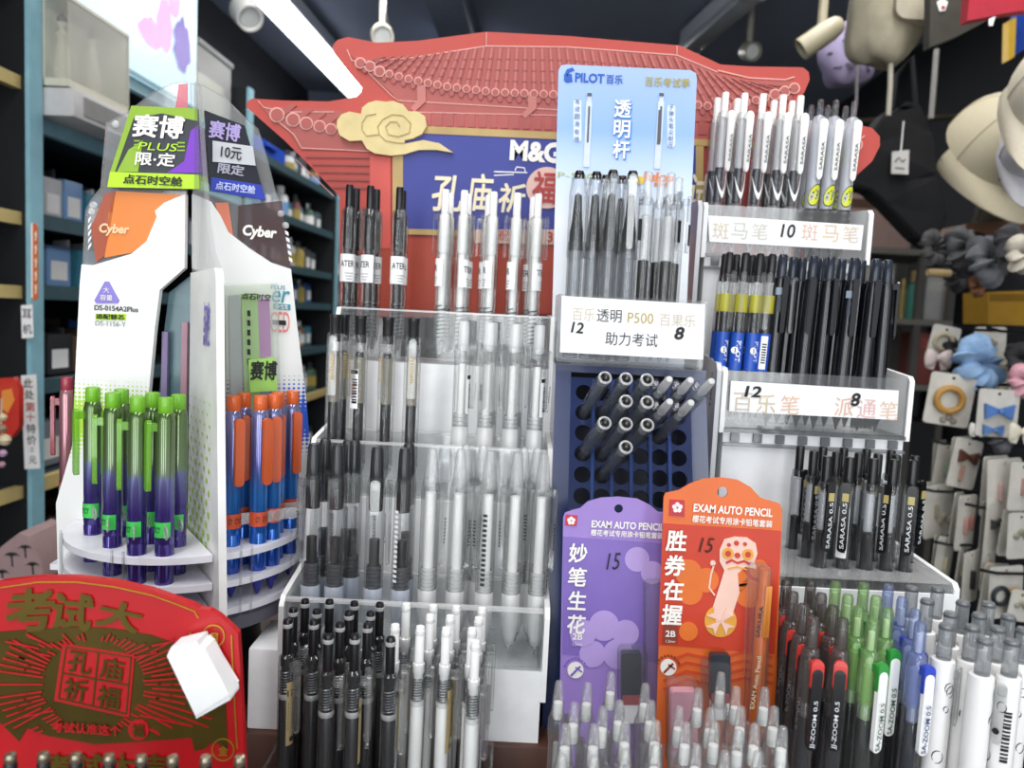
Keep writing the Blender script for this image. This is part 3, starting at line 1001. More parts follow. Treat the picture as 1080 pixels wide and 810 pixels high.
def small_box(name, pts, Y, dep, m, label, cat='box', lid=None):
    o = thing(name, label, cat, P(sum(p[0] for p in pts) / len(pts), max(p[1] for p in pts), Y))
    bm = B(); poly(bm, pts, Y, dep); link('box_body', bm, m, o)
    if lid:
        x0 = min(p[0] for p in pts); x1 = max(p[0] for p in pts); y0 = min(p[1] for p in pts)
        link('printed_band', poly(B(), [(x0 + 2, y0 + 4), (x1 - 2, y0 + 4), (x1 - 2, y0 + 12), (x0 + 2, y0 + 12)], Y - .001, .001), lid, o, False)
    return o


def cab_box(name, px0, px1, pyt, lv, Y, m, label, lid):
    z0 = CSZ[lv] + .0005; x0, x1, z1 = P(px0, pyt, Y).x, P(px1, pyt, Y).x, P(px0, pyt, Y).z
    o = thing(name, label, 'box', ((x0 + x1) / 2, Y, z0))
    link('box_body', box(B(), x0, x1, Y, Y + .12, z0, z1, 0, .002), m, o)
    link('printed_band', box(B(), x0 + .006, x1 - .006, Y - .001, Y, z1 - .045, z1 - .015), lid, o, False)
    link('lid_edge', box(B(), x0 - .001, x1 + .001, Y - .002, Y + .121, z1, z1 + .004), m, o, False)


pinkish = M('dusty_rose_card', '#a98f88', .6)
cab_box('pale_pink_box', 897, 964, 204, 0, 2.52, pinkish, 'dusty pink cardboard box behind the yellow printed pens', M('brown_patches', '#5f4436', .6))
cab_box('grey_carton', 909, 945, 278, 1, 2.5, M('carton_pale_grey', '#a5a49f', .5), 'pale grey carton on the cabinet shelf beyond the black pens', M('pale_band', '#b7b6b1', .5))
cab_box('red_carton', 970, 1000, 352, 2, 2.48, M('brick_red_card', '#7a3b35', .5), 'brick red carton on the cabinet shelf beyond the black pens', M('red_band', '#944b42', .5))
cab_box('white_carton', 978, 1002, 292, 1, 2.5, M('carton_off_white', '#a9a9a8', .5), 'off white carton behind the grey scrunchies', M('pale_band', '#b7b6b1', .5))
small_box('yellow_storage_case', [(1042, 308), (1095, 306), (1095, 344), (1042, 342)], 1.8, .1, M('mustard_plastic', '#b58a2d', .4), 'mustard yellow plastic case under the grey scrunchies', lid=M('dark_mustard', '#8a6720', .4))
x = P(964, 320, 2.5).x
o = thing('green_bottle', 'teal green squeeze bottle with a wooden cap on the cabinet shelf', 'bottle', (x, 2.5, CSZ[1] + .0005))
mt = Matrix.Translation((x, 2.5, CSZ[1] + .0005))
link('bottle_body', lathe(B(), [(0, 0), (.026, 0), (.027, .085), (.024, .11), (.012, .12), (0, .12)], 16, 0, mt), M('teal_liquid', '#3d7a6e', .25), o)
link('cap', lathe(B(), [(0, .12), (.017, .12), (.017, .155), (0, .155)], 14, 0, mt), M('cap_wood', '#a08a5c', .5), o)
x = P(951, 320, 2.52).x
o = thing('amber_bottle', 'small amber bottle beside the teal green bottle', 'bottle', (x, 2.52, CSZ[1] + .0005))
mt = Matrix.Translation((x, 2.52, CSZ[1] + .0005))
link('bottle_body', lathe(B(), [(0, 0), (.012, 0), (.012, .09), (.007, .105), (0, .105)], 14, 0, mt), M('amber_glass', '#8d7a45', .25), o)
link('cap', lathe(B(), [(0, .105), (.008, .105), (.008, .13), (0, .13)], 12, 0, mt), M('cap_wood', '#a08a5c', .5), o)


def scrunchie(px, py, Y, R, r, col, label, seed, group='hair scrunchies on the right wall', tilt=(75, 0, 30)):
    c = P(px, py, Y)
    rnd = random.Random(seed); p1, p2 = rnd.uniform(0, 6), rnd.uniform(0, 6)
    o = thing('scrunchie', label, 'scrunchie', c, group, tuple(R_(a) for a in tilt))
    bm = B(); n, k = 44, 12; rg = []
    for i in range(n):
        a = 2 * PI * i / n
        rad = r * (1 + .32 * math.sin(9 * a + p1) + .2 * math.sin(14 * a + p2))
        off = .25 * r * math.sin(7 * a + p2)
        rg.append([bm.verts.new(((R + rad * math.cos(t)) * math.cos(a), (R + rad * math.cos(t)) * math.sin(a), off + rad * math.sin(t))) for t in [2 * PI * j / k for j in range(k)]])
    for i in range(n):
        for j in range(k):
            bm.faces.new((rg[i][j], rg[(i + 1) % n][j], rg[(i + 1) % n][(j + 1) % k], rg[i][(j + 1) % k]))
    link('gathered_cloth', bm, M('scrunch' + col, col, .8, vary=.2, scale=60), o, world=False)
    return o


def bow(px, py, Y, s, col, label, seed=0, group='hair bows on the right wall'):
    c = P(px, py, Y)
    o = thing('hair_bow', label, 'hair bow', c, group)
    m = M('bow' + col, col, .8, vary=.15, scale=50)
    for sg in (-1, 1):
        bm = B(); n, k = 12, 10; rg = []
        for i in range(n + 1):
            t = i / n
            x = sg * s * t; wv = s * (.18 + .5 * math.sin(PI * t * .62)) * (1 if t < .98 else .6); th = s * (.12 + .2 * math.sin(PI * t))
            rg.append([bm.verts.new(c + Vector((x, th * math.sin(a), wv * math.cos(a) * (1 + .1 * math.sin(5 * a)) - .1 * x * sg))) for a in [2 * PI * j / k for j in range(k)]])
        for i in range(n):
            for j in range(k):
                bm.faces.new((rg[i][j], rg[i][(j + 1) % k], rg[i + 1][(j + 1) % k], rg[i + 1][j]))
        bm.faces.new(rg[-1])
        link('loop', bm, m, o)
        bm = B(); prism(bm, [(0, 0), (sg * s * .35, -s * .1), (sg * s * .75, -s * .85), (sg * s * .3, -s * .95)], s * .08, (), 0, lambda u, v, w_: c + Vector((u, s * .05 + w_, v)))
        link('tail', bm, m, o)
    link('knot', lathe(B(), [(0, -s * .22), (s * .17, -s * .16), (s * .2, 0), (s * .17, s * .16), (0, s * .22)], 10, 0, Matrix.Translation(c + Vector((0, -s * .1, 0)))), m, o)
    return o


def hair_card(px, py, wpx, hpx, Y, yaw, items, label, group='hair accessory cards on the right wall'):
    wpx, hpx = wpx * 1.22, hpx * 1.15
    """a white backing card hung from a hook by its top, with what is clipped on it"""
    c = P(px, py - hpx / 2, Y)
    k = Y / FPX; wd, h = wpx * k, hpx * k
    o = thing('accessory_card', label, 'hair accessory card', c, group, (0, R_(random.uniform(-6, 10)), R_(yaw)))
    link('backing_card', prism(B(), rr(wd, h, .006, 3, 0, -h / 2), .0012, [circ(0, -.008, .003, 8)], 0), M('backing_card', '#c9c6bd', .7, vary=.1), o, world=False)
    for kind, u, v, s, col in items:
        u, v, s = u * wd, -v * h, s * wd
        m = M('acc' + col, col, .5, vary=.15)
        bm = B()
        if kind == 'ring':
            tube(bm, [(u + s * math.cos(2 * PI * i / 20), -s * .3, v + s * math.sin(2 * PI * i / 20)) for i in range(21)], s * .28, 7)
            n = 'hair_tie'
        elif kind == 'clip':
            prism(bm, rr(s * .45, s * 2.4, s * .2, 3, u, v), .006, (), 0, lambda a, b, w_: Vector((a, -.007 + w_, b))); n = 'hair_clip'
        elif kind == 'bow':
            for sg in (-1, 1):
                prism(bm, [(u, v - s * .12), (u + sg * s * .9, v - s * .6), (u + sg * s, v + s * .5), (u, v + s * .12)], .007, (), 0, lambda a, b, w_: Vector((a, -.008 + w_, b)))
            lathe(bm, [(0, 0), (s * .22, .002), (0, .006)], 8, 0, Matrix.Translation((u, -.013, v)) @ Matrix.Rotation(PI / 2, 4, 'X')); n = 'card_bow'
        else:
            for i in range(3):
                lathe(bm, [(0, 0), (s * .5, .001), (s * .35, .004), (0, .005)], 10, 0, Matrix.Translation((u + (i - 1) * s * .7, -.0005, v + (i % 2) * s * .5)) @ Matrix.Rotation(PI / 2, 4, 'X'))
            n = 'print_patch'
        link(n, bm, m, o, world=False)
    return o


hook(1000, 252, 1.62, 'dark wall hook carrying the black beaded scrunchie and grey ones')
hook(1050, 250, 1.52, 'dark wall hook right above the light grey scrunchie')
scrunchie(985, 262, 1.58, .026, .011, '#4d4c4d', 'black and white speckled hair scrunchie, leftmost of the dark ones', 1)
scrunchie(1015, 262, 1.55, .028, .014, '#57585b', 'dark grey scrunchie second from left in the dark row', 2)
scrunchie(1042, 275, 1.45, .03, .016, '#6f7276', 'lighter grey scrunchie in the middle of the dark row', 3)
scrunchie(1068, 262, 1.40, .028, .014, '#4a4a4d', 'charcoal scrunchie at the right end of the dark row', 4)
scrunchie(1008, 290, 1.64, .024, .011, '#3d3d40', 'near black scrunchie hanging under the speckled one', 5)
scrunchie(1030, 302, 1.55, .016, .006, '#7a5136', 'brown hair tie hanging below the grey scrunchies', 6)
scrunchie(1077, 268, 1.27, .02, .011, '#c9c2b2', 'cream scrunchie at the right edge beside the charcoal one', 7)
o = thing('hair_roller', 'straw coloured bristle hair roller hanging left of the grey scrunchies', 'hair roller', P(990, 288, 1.5))
link('roller_body', lathe(B(), [(0, -.022), (.007, -.022), (.008, 0), (.007, .022), (0, .022)], 12, 0, Matrix.Translation(P(990, 288, 1.5)) @ Matrix.Rotation(PI / 2, 4, 'Y')), M('straw', '#a08a62', .9), o)
hook(1030, 348, 1.5, 'long dark wall hook above the blue scrunchie')
hook(1065, 350, 1.42, 'dark wall hook near the right edge above the pink scrunchie')
bow(990, 377, 1.5, .026, '#d9c9c4', 'pale pink plush hair bow left of the blue scrunchie')
scrunchie(1031, 384, 1.42, .03, .021, '#8fb0d4', 'large light blue scrunchie on the right wall', 8)
scrunchie(1058, 394, 1.50, .026, .014, '#b3ad9c', 'beige scrunchie right of the large light blue one', 9)
scrunchie(1078, 402, 1.33, .018, .011, '#d8a3ae', 'pink scrunchie cut by the right edge', 10)
scrunchie(1075, 380, 1.38, .02, .011, '#2f2e31', 'black scrunchie above the pink one at the right edge', 11)
scrunchie(1008, 370, 1.55, .02, .01, '#26262a', 'black scrunchie between the pale pink bow and the blue scrunchie', 12)
hair_card(1000, 361, 22, 30, 1.55, -20, [('ring', 0, .5, .3, '#b3a78c')], 'beige card behind the pale pink hair bow')
hair_card(1045, 362, 24, 30, 1.55, -20, [('dots', 0, .5, .2, '#8a8673')], 'small speckled card behind the blue scrunchie')
hook(1010, 404, 1.45, 'dark wall hook above the mustard hair tie card')
hook(1055, 412, 1.38, 'dark wall hook above the blue bow card')
hair_card(1007, 422, 36, 48, 1.4, -15, [('ring', -.02, .5, .28, '#b98a3f'), ('dots', .05, .9, .16, '#8d8577')], 'white card with a mustard yellow hair tie')
hair_card(1055, 436, 34, 44, 1.32, -5, [('bow', 0, .45, .36, '#4b76b8'), ('bow', -.1, .85, .25, '#5a84bf')], 'white card with two blue bows')
bow(1032, 452, 1.33, .016, '#d5d3cd', 'white ribbon hair bow under the blue bow card')
scrunchie(1055, 462, 1.34, .018, .009, '#55565c', 'grey scrunchie under the blue bow card', 13)
bow(1078, 455, 1.25, .022, '#d9d2bf', 'cream hair bow cut by the right edge beside the blue bow card')
hook(1005, 468, 1.4, 'dark wall hook above the card of brown clips')
hook(1058, 486, 1.33, 'dark wall hook above the pair of pale pink clip cards')
SP = [
    (1001, 492, 26, 42, 1.42, 25, [('clip', 0, .55, .2, '#8aa08a'), ('clip', .25, .6, .18, '#b6ae96')], 'pale card with two sage clips, left of the brown bow card'),
    (1024, 490, 30, 46, 1.36, 15, [('bow', 0, .35, .34, '#5b3527'), ('clip', -.1, .7, .2, '#b08a78')], 'pinkish card with a dark brown bow'),
    (1060, 516, 34, 56, 1.27, 10, [('clip', -.15, .55, .2, '#cfa9a5'), ('clip', .2, .6, .2, '#a7a39b')], 'white card with pink and grey clips under the brown bow card'),
    (1081, 514, 26, 46, 1.24, 10, [('clip', 0, .5, .25, '#b98d87')], 'dusty pink card cut by the right edge'),
    (990, 540, 34, 50, 1.38, 20, [('clip', -.1, .5, .16, '#9e9580'), ('dots', .2, .7, .2, '#a79f8d')], 'wide cream card just right of the black gel pens'),
    (1022, 552, 28, 52, 1.31, 30, [('clip', -.1, .55, .22, '#b0857c'), ('clip', .2, .5, .2, '#a8756e')], 'card with two rose clips in the middle row of cards'),
    (1052, 558, 26, 48, 1.27, 25, [('bow', .0, .4, .3, '#3b3a3c')], 'grey card with a black bow in the middle row of cards'),
    (1078, 566, 26, 44, 1.22, 10, [('dots', 0, .5, .25, '#8c8878')], 'speckled card cut by the right edge in the middle row'),
    (1000, 596, 30, 52, 1.33, 35, [('clip', 0, .5, .2, '#a29c84')], 'pale card with a tan clip in the lowest row of cards'),
    (1026, 610, 24, 50, 1.28, 30, [('clip', 0, .55, .3, '#1f1f22')], 'card with a wide black clip in the lowest row'),
    (1044, 602, 20, 40, 1.27, 30, [('clip', 0, .5, .34, '#b07a35')], 'card with an orange brown clip in the lowest row'),
    (1062, 626, 34, 50, 1.22, 10, [('ring', -.2, .55, .22, '#2a2f33'), ('ring', .22, .6, .2, '#b58a3e')], 'card with one black and one golden hair ring'),
    (1080, 640, 20, 30, 1.2, 0, [('dots', 0, .5, .25, '#9a9684')], 'small white card at the right edge in the lowest row'),
]
for k, a in enumerate(SP):
    hair_card(*a)
    if k not in (3, 12):
        hair_card(a[0] - 9, a[1] - 3, a[2] * .9, a[3], a[4] + .035, a[5] + 12, [('dots', .1, .5, .2, '#a59c88')], 'cream card behind the ' + a[7], 'second cards behind the accessory cards')
for px, py, Y, lb in ((995, 518, 1.36, 'dark wall hook above the wide cream card'), (1045, 535, 1.28, 'dark wall hook above the black bow card'), (1010, 574, 1.31, 'dark wall hook above the tan clip card'), (1062, 604, 1.22, 'dark wall hook above the card of hair rings')):
    hook(px, py, Y, lb)

# ================================================================== the counter and the display stands
H = 1.35
ZP, ZC = -0.288, -0.335       # stand level and front ledge level, measured from the camera
counter_wood = M('counter_wood', '#4a2c20', .45, vary=.2, scale=18)
o = thing('display_counter', 'dark brown wooden counter with a lower front ledge under all the pen stands', 'counter', (0, .6, 0))
link('counter_body', box(B(), -.35, .335, .30, .88, .0, ZC + H - .02), M('counter_body', '#3b3a3c', .5), o, False)
link('front_ledge', box(B(), -.36, .345, .26, .4955, ZC + H - .02, ZC + H, 0, .002), counter_wood, o)
link('raised_top', box(B(), -.36, .345, .4955, .88, ZC + H - .02, ZP + H, 0, .002), counter_wood, o)

# ------------------------------------------------------------------ red signboard shaped like a temple roof
YB = 0.755
red = M('board_red', '#b9443a', .5, vary=.03); dred = M('board_dark_red', '#aa544e', .5, vary=.05); tile_l = M('board_tile_light', '#bf736b', .5); tile_d = M('board_tile_shade', '#96463f', .5)
pinkline = M('board_pale_line', '#e0aaa0', .5, vary=0); brick = M('board_brick_red', '#b5564f', .5); goldbeam = M('board_gold_beam', '#b79a5f', .45, vary=.1)
navyp = M('board_blue', '#2e3890', .45, vary=.04); lowred = M('board_low_red', '#ad432e', .5, vary=.06)
o = thing('temple_roof_signboard', 'large red cut-out signboard shaped like a tiled temple roof with a blue name panel', 'signboard', P(560, 335, YB) * 1 + Vector((0, 0, 0)))
o.location.z = ZP + H; ORG[o.name] = Vector(o.location)
outl = [(260, 113), (261, 107), (266, 104), (300, 106), (347, 107), (376, 102), (381, 97), (382, 92), (366, 73), (352, 55), (351, 48), (356, 42), (367, 39), (397, 45), (440, 43), (513, 33.5), (600, 38), (717, 48), (760, 68),
        (790, 70), (847, 71), (853, 76), (854, 84), (848, 98), (830, 118), (850, 128), (880, 136), (907, 132), (920, 135), (928, 144), (928, 154), (920, 170), (900, 188), (872, 206), (850, 222), (850, 322), (760, 330), (358, 336), (358, 207), (330, 178), (300, 148)]
link('board', poly(B(), outl, YB, .006), red, o)
# legs behind that stand on the counter
for px in (400, 800):
    c = P(px, 330, YB)
    link('support_strut', box(B(), c.x - .02, c.x + .02, YB + .006, YB + .016, ZP + H, c.z + .1), whitecard, o)
Yf = YB - .001
up = [(370, 58), (388, 63), (430, 62), (513, 49), (600, 50), (712, 58), (757, 77), (790, 84), (838, 86), (822, 104), (800, 118), (780, 128), (440, 128), (420, 105), (388, 75)]
link('upper_roof_print', poly(B(), up, Yf, .001), dred, o)
bm = B()
nt = 46
for i in range(nt):
    t = i / (nt - 1)
    xt = 405 + (800 - 405) * t; xb = 380 + (838 - 380) * t
    def yl(pts, x):
        for a, b in zip(pts, pts[1:]):
            if a[0] <= x <= b[0]:
                return a[1] + (b[1] - a[1]) * (x - a[0]) / (b[0] - a[0])
        return pts[-1][1]
    yt = yl([(370, 60), (405, 60), (440, 58), (513, 50), (600, 51), (712, 60), (757, 79), (800, 88), (860, 92)], xt)
    yb = yl([(370, 64), (385, 66), (400, 74), (430, 82), (470, 90), (520, 96), (600, 99), (700, 106), (760, 112), (800, 104), (838, 92), (860, 90)], xb)
    if yb - yt < 3:
        yt = yb - 3
    wd = 5.2
    poly(bm, [(xt - wd * .42, yt), (xt + wd * .42, yt), (xb + wd * .5, yb), (xb - wd * .5, yb)], Yf - .0012, .0012, 0)
    poly(bm, [(xt - wd * .15, yt), (xt + wd * .1, yt), (xb + wd * .12, yb), (xb - wd * .18, yb)], Yf - .0016, .0005, 1)
    for q in range(2, 8, 2):
        yy = yt + (yb - yt) * q / 8; xx = xt + (xb - xt) * q / 8
        poly(bm, [(xx - wd * .45, yy), (xx + wd * .45, yy), (xx + wd * .45, yy + 1), (xx - wd * .45, yy + 1)], Yf - .0018, .0006, 2)
    r = 4.3 if 2 < i < nt - 3 else 6.0
    poly(bm, circ(xb, yb + 1, r, 14), Yf - .0022, .0022, 3)
    poly(bm, circ(xb, yb + 1, r * .78, 14), Yf - .0026, .0006, 0)
    if i < nt - 1:
        poly(bm, [(xb + 1.5, yb + 5), (xb + 8, yb + 5.5), (xb + 7, yb + 10), (xb + 4.8, yb + 12), (xb + 2.6, yb + 10)], Yf - .0014, .0012, 0)
link('roof_tiles', bm, [dred, tile_l, tile_d, pinkline], o, False)
bm = B()
for pts, wd in (([(366, 52), (371, 64), (385, 64), (432, 61), (513, 48.5), (600, 49.5), (714, 58), (757, 76)], 1), ([(757, 74), (790, 82), (828, 84), (838, 81)], 1.2), ([(388, 76), (412, 100), (420, 106), (592, 116)], .8), ([(272, 106), (278, 113), (300, 118), (352, 118)], .8),
                ([(430, 118), (600, 122)], .8), ([(284, 120), (310, 142), (318, 156), (400, 160)], .9), ([(312, 168), (352, 207)], .6), ([(513, 34), (513, 48)], .8), ([(714, 48), (714, 58)], .8)):
    ribbon(bm, pts, wd, Yf - .0006, .0006)
link('outline_print', bm, pinkline, o, False)
# lower eaves
bm = B(); poly(bm, [(276, 112), (352, 116), (420, 125), (420, 160), (318, 158), (306, 140), (285, 124)], Yf, .001)
link('lower_eave_print', bm, dred, o, False)
bm = B()
for k, (x, y, r) in enumerate(((292, 121, 8), (309, 126, 7.5), (323, 130, 7), (337, 133, 6.5), (349, 136, 6))):
    poly(bm, circ(x, y, r, 18), Yf - .0015, .0015, 1); poly(bm, circ(x, y, r * .82, 18), Yf - .0021, .0007, 0)
    poly(bm, [(x + r * .5, y - r * .6), (x + 16, y - 12), (x + 21, y - 10), (x + r * .9, y + r * .2)], Yf - .0012, .001, 0)
link('eave_discs', bm, [dred, pinkline], o, False)
bm = B()
for k, (x, y, r) in enumerate(((903, 152, 7), (888, 156, 6))):
    poly(bm, circ(x, y, r, 18), Yf - .0015, .0015, 1); poly(bm, circ(x, y, r * .82, 18), Yf - .0021, .0007, 0)
ribbon(bm, [(893, 146), (905, 148), (912, 143)], 1.2, Yf - .0015, .001, 1)
link('eave_discs', bm, [dred, pinkline], o, False)
# small row of tiles over the blue panel, brackets and gold beams
link('beam_print', poly(B(), [(430, 120), (846, 134), (846, 152), (430, 138)], Yf - .0003, .001), brick, o, False)
bm = B()
for k in range(34):
    x = 447 + 11.6 * k; y = 119.5 + .62 * k * .6
    prism(bm, [(x, y), (x + 4, y - 1), (x + 8, y), (x + 8, y + 13), (x, y + 13)], .0014, (), 0, pxf(Yf - .0014))
link('lower_roof_tiles', bm, dred, o, False)
bm = B(); poly(bm, [(420, 131.5), (848, 152), (848, 158.5), (420, 139.5)], Yf - .0016, .0016)
poly(bm, [(414, 137), (425, 139), (425, 244), (414, 244)], Yf - .0016, .0016); poly(bm, [(420, 241), (760, 250), (760, 256), (420, 247)], Yf - .0016, .0016)
poly(bm, [(734, 154), (742, 154), (742, 256), (734, 256)], Yf - .0016, .0016)
link('gold_frame', bm, goldbeam, o, False)
for x, y in ((445, 97), (562, 104), (640, 108), (770, 116)):
    bm = B(); poly(bm, [(x - 5, y - 7), (x + 4, y - 7), (x + 4, y + 10), (x - 8, y + 21), (x - 12, y + 17), (x - 5, y + 9)], Yf - .002, .002)
    link('roof_bracket', bm, tile_l, o, False)
link('blue_panel', poly(B(), [(425, 139), (734, 152), (738, 250), (425, 241)], Yf - .0008, .0012), navyp, o, False)
bm = B()
for y0 in (165, 173, 181, 189, 197):
    ribbon(bm, [(322 + (y0 - 165) * .9, y0), (390, y0 + 1)], 2.2, Yf - .0006, .0006)
link('wall_print', bm, tile_d, o, False)
link('side_column', poly(B(), [(390, 164), (412, 166), (412, 262), (386, 262), (390, 210)], Yf - .001, .001), M('column_red', '#cf5248', .5), o, False)
link('lower_red_panel', poly(B(), [(362, 252), (850, 262), (850, 320), (760, 328), (362, 334)], Yf - .0005, .0008), lowred, o, False)
link('caption_strip', poly(B(), [(500, 242), (590, 242), (590, 258), (500, 256)], Yf - .0022, .001), M('caption_pink', '#dcb9a8', .5), o, False)
lettering('3', 580, 250, 6, 11, Yf - .0022, redink, o, weight=.02)
lettering('祝', 531, 248, 11, 11, Yf - .0022, redink, o)
wprint = M('white_print', '#f2efe8', .5, vary=0)
lettering('M&G', 565, 160, 53, 21, YB - .0022, wprint, o, weight=.045, rot=1)
for ch, px, py, w_, h_ in (('孔', 472, 204, 32, 37), ('庙', 506, 203, 28, 38), ('祈', 540, 209, 28, 30)):
    lettering(ch, px, py, w_, h_, YB - .0022, cream, o, weight=.022, shear=.12)
lettering('试', 738, 202, 22, 36, YB - .0022, cream, o, weight=.022, shear=.12)
bm = B()
ribbon(bm, [(521, 181), (556, 182)], 1.2, YB - .002); ribbon(bm, [(521, 185), (542, 184)], 1, YB - .002); ribbon(bm, [(543, 180), (545, 176), (553, 177), (554, 181)], 1.2, YB - .002)
link('line_cloud', bm, wprint, o, False)
link('round_badge', poly(B(), circ(577, 198, 22, 28), YB - .0032, .0014), M('badge_pink', '#e3bdb0', .5), o, False)
lettering('福', 575, 198, 27, 33, YB - .0034, M('badge_red', '#b03434', .5), o, weight=.02, shear=.1)
cl = [(345, 400), (347, 380), (360, 362), (385, 353), (422, 360), (426, 340), (445, 325), (470, 318), (500, 322), (525, 319), (555, 330), (572, 352), (600, 352), (625, 368), (630, 398), (615, 424), (585, 438), (560, 443), (560, 455), (620, 443), (670, 453), (714, 483), (660, 474),
      (605, 474), (560, 488), (515, 492), (465, 485), (440, 470), (425, 444), (385, 446), (355, 428)]
cl = [(240 + x / 3, y / 3) for x, y in cl]
s = link('gold_cloud', poly(B(), cl, YB - .007, .005), M('cloud_gold', '#d8c48a', .45, vary=.08, scale=60), o)
bm = B()
def q(p):
    return [(240 + x / 3, y / 3) for x, y in p]
ribbon(bm, q([(545, 400), (535, 385), (515, 385), (500, 400), (508, 425), (540, 432), (575, 420), (580, 390), (555, 365), (520, 362), (490, 378), (475, 400), (480, 425)]), .9, YB - .0078)
ribbon(bm, q([(425, 390), (440, 365), (470, 360)]), .8, YB - .0078); ribbon(bm, q([(480, 425), (440, 430), (425, 410), (426, 392)]), .8, YB - .0078)
ribbon(bm, q([(480, 425), (500, 445), (540, 452), (560, 452)]), .8, YB - .0078)
link('spiral_line', bm, M('cloud_line', '#a98f55', .5), s, False)

# ------------------------------------------------------------------ pale blue backing card
YC = 0.655
cx, cz = P(662, 320, YC).x, P(662, 68, YC).z
o = thing('blue_backing_card', 'tall pale blue backing card with a transparent pen picture behind the clear capped pens', 'sign', P(660, 330, YC))
o.location.z = P(660, 390, YC).z; ORG[o.name] = Vector(o.location)
zb = P(660, 330, YC).z - o.location.z; zt = P(660, 70, YC).z - o.location.z
bluem = printed_ramp('sky_print', [(0, '#f0f3f8'), (.36, '#ecf1f9'), (.55, '#cbdcf6'), (.74, '#90b4ec'), (1, '#a9c1ee')], 'Z', .25, zb, zt)
pts = [(589, 74), (592, 69), (598, 68), (728, 74), (734, 77), (735, 83), (721, 395), (581, 390)]
link('card', poly(B(), pts, YC, .003), bluem, o, False)
blueink = M('royal_blue_print', '#1d57b8', .5, vary=0); oliv = M('olive_print', '#b1a548', .5); orangep = M('orange_print', '#e67f32', .5)
bm = B(); poly(bm, [(595, 79), (598, 73), (604, 71), (606, 74), (601, 76), (598, 81), (598, 87), (595, 85)], YC - .0008); poly(bm, [(598, 78), (603, 78), (604, 86), (598, 87)], YC - .0008)
link('logo_mark', bm, blueink, o, False)
lettering('PILOT', 622, 82.5, 30, 9.5, YC, blueink, o, weight=.035)
lettering('百乐', 648, 84, 17, 9, YC, blueink, o, weight=.02)
lettering('百乐考试季', 704, 87, 46, 9.5, YC, oliv, o, weight=.02)
for k, ch in enumerate('透明杆'):
    lettering(ch, 657.6 - k * .8, 116 + 21.5 * k, 18, 19, YC, M('blue_letter_edge', '#3f8fdc', .5), o, weight=.04)
    lettering(ch, 656.5 - k * .8, 115 + 21.5 * k, 17, 18, YC, wprint, o, weight=.025, off=.0012)
for (x, s_, yy) in ((609, '笔迹圆滑有缘', 127), (708, '子弹头笔尖耐压', 133)):
    n = len(s_)
    bm = B(); prism(bm, rr(8.5, 46, 4, 4, x, yy), .0006, (), 0, pxf(YC - .0006)); link('caption_tab', bm, M('pale_caption', '#d7e5f8', .5), o, False)
    for k, ch in enumerate(s_):
        lettering(ch, x - .15 * k, yy - 20 + (40 / (n - 1)) * k, 5.2, 5.2, YC - .0008, M('caption_blue', '#35558f', .5), o)
for (x0, y0, x1, y1, dk) in ((622, 98, 618.5, 176, 0), (698, 98, 693, 178, 1)):
    bm = B(); ribbon(bm, [(x0, y0), (x0 - .5, y0 + 10)], 4.5, YC - .001, .001); ribbon(bm, [(x0 - .5, y0 + 9), (x1, y1)], 6.5, YC - .0012, .0012)
    s = link('pictured_pen', bm, M('pictured_pen_grey', '#cdd7e2', .35), o, False)
    bm = B(); ribbon(bm, [(x0 - .5, y0 + 14), (x0 - 2.2, y0 + 52)], 1.8, YC - .0018, .0005, 0)
    if dk:
        ribbon(bm, [(x0 - 1.6, y0 + 18), (x0 - 3.4, y0 + 54)], 3.4, YC - .0019, .0005, 0)
    ribbon(bm, [(x0, y0), (x0 - .2, y0 + 3)], 4.5, YC - .0019, .0008, 0)
    link('pictured_refill', bm, M('pictured_dark', '#4a525c', .4), s, False)
lettering('P-500CP', 618, 186, 58, 6, YC, M('lime_print', '#a8b45a', .5), o)
lettering('Juice', 693, 188, 34, 13, YC, orangep, o, weight=.04, shear=.1)
lettering('果汁笔', 697, 195, 15, 5, YC, orangep, o, weight=.03)
bm = B(); poly(bm, circ(668, 186, 5, 12), YC - .001); poly(bm, circ(675, 190, 4.5, 12), YC - .0014)
link('fruit_print', bm, M('yellow_fruit', '#e3c23a', .4), o, False)

# ------------------------------------------------------------------ clear box with the white price label, on the navy stand
YH = 0.575
x0, x1 = P(588, 345, YH).x, P(744, 350, YH).x
zt, zb_ = P(665, 315, YH).z, P(665, 388, YH).z
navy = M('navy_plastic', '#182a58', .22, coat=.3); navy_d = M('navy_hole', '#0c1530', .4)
PENZ = zb_ + .003
NAVY_TOP = zb_
o = thing('navy_pen_stand', 'navy blue slanted pen stand with rows of round holes', 'pen stand', (0.09, .6, ZP + H))
yt_, zt_ = .588, NAVY_TOP - .006
yb_, zbb = .520, -.205 + H
sl = Vector((0, yb_ - yt_, zbb - zt_)); SLL = sl.length; sl.normalize()
nrm = Vector((0, -1, 0)) - sl * Vector((0, -1, 0)).dot(sl); nrm.normalize()
xl, xr = x0 + .001, x1 + .006
def NV(u, v, w_):     # u across, v down the slope, w back from the face
    return Vector((u, yt_, zt_)) + sl * v - nrm * w_
bm = B()
prof = [(yt_, zt_), (yb_, zbb), (yb_, ZP + H), (.66, ZP + H), (.66, NAVY_TOP), (yt_, NAVY_TOP)]
for (xa, xb) in ((xl, xl + .012), (xr - .012, xr)):
    prism(bm, [(y, z) for y, z in prof], xb - xa, (), 0, lambda u, v, w_, xa=xa: Vector((xa + w_, u, v)))
link('side_frame', bm, navy, o)
bm = B(); box(bm, xl + .012, xr - .012, yt_ - .002, .66, NAVY_TOP - .006, NAVY_TOP)
link('top_board', bm, navy, o, False)
holes = []
HX = [P(px, 470, .55).x for px in (614, 636, 659, 683, 705, 727)]
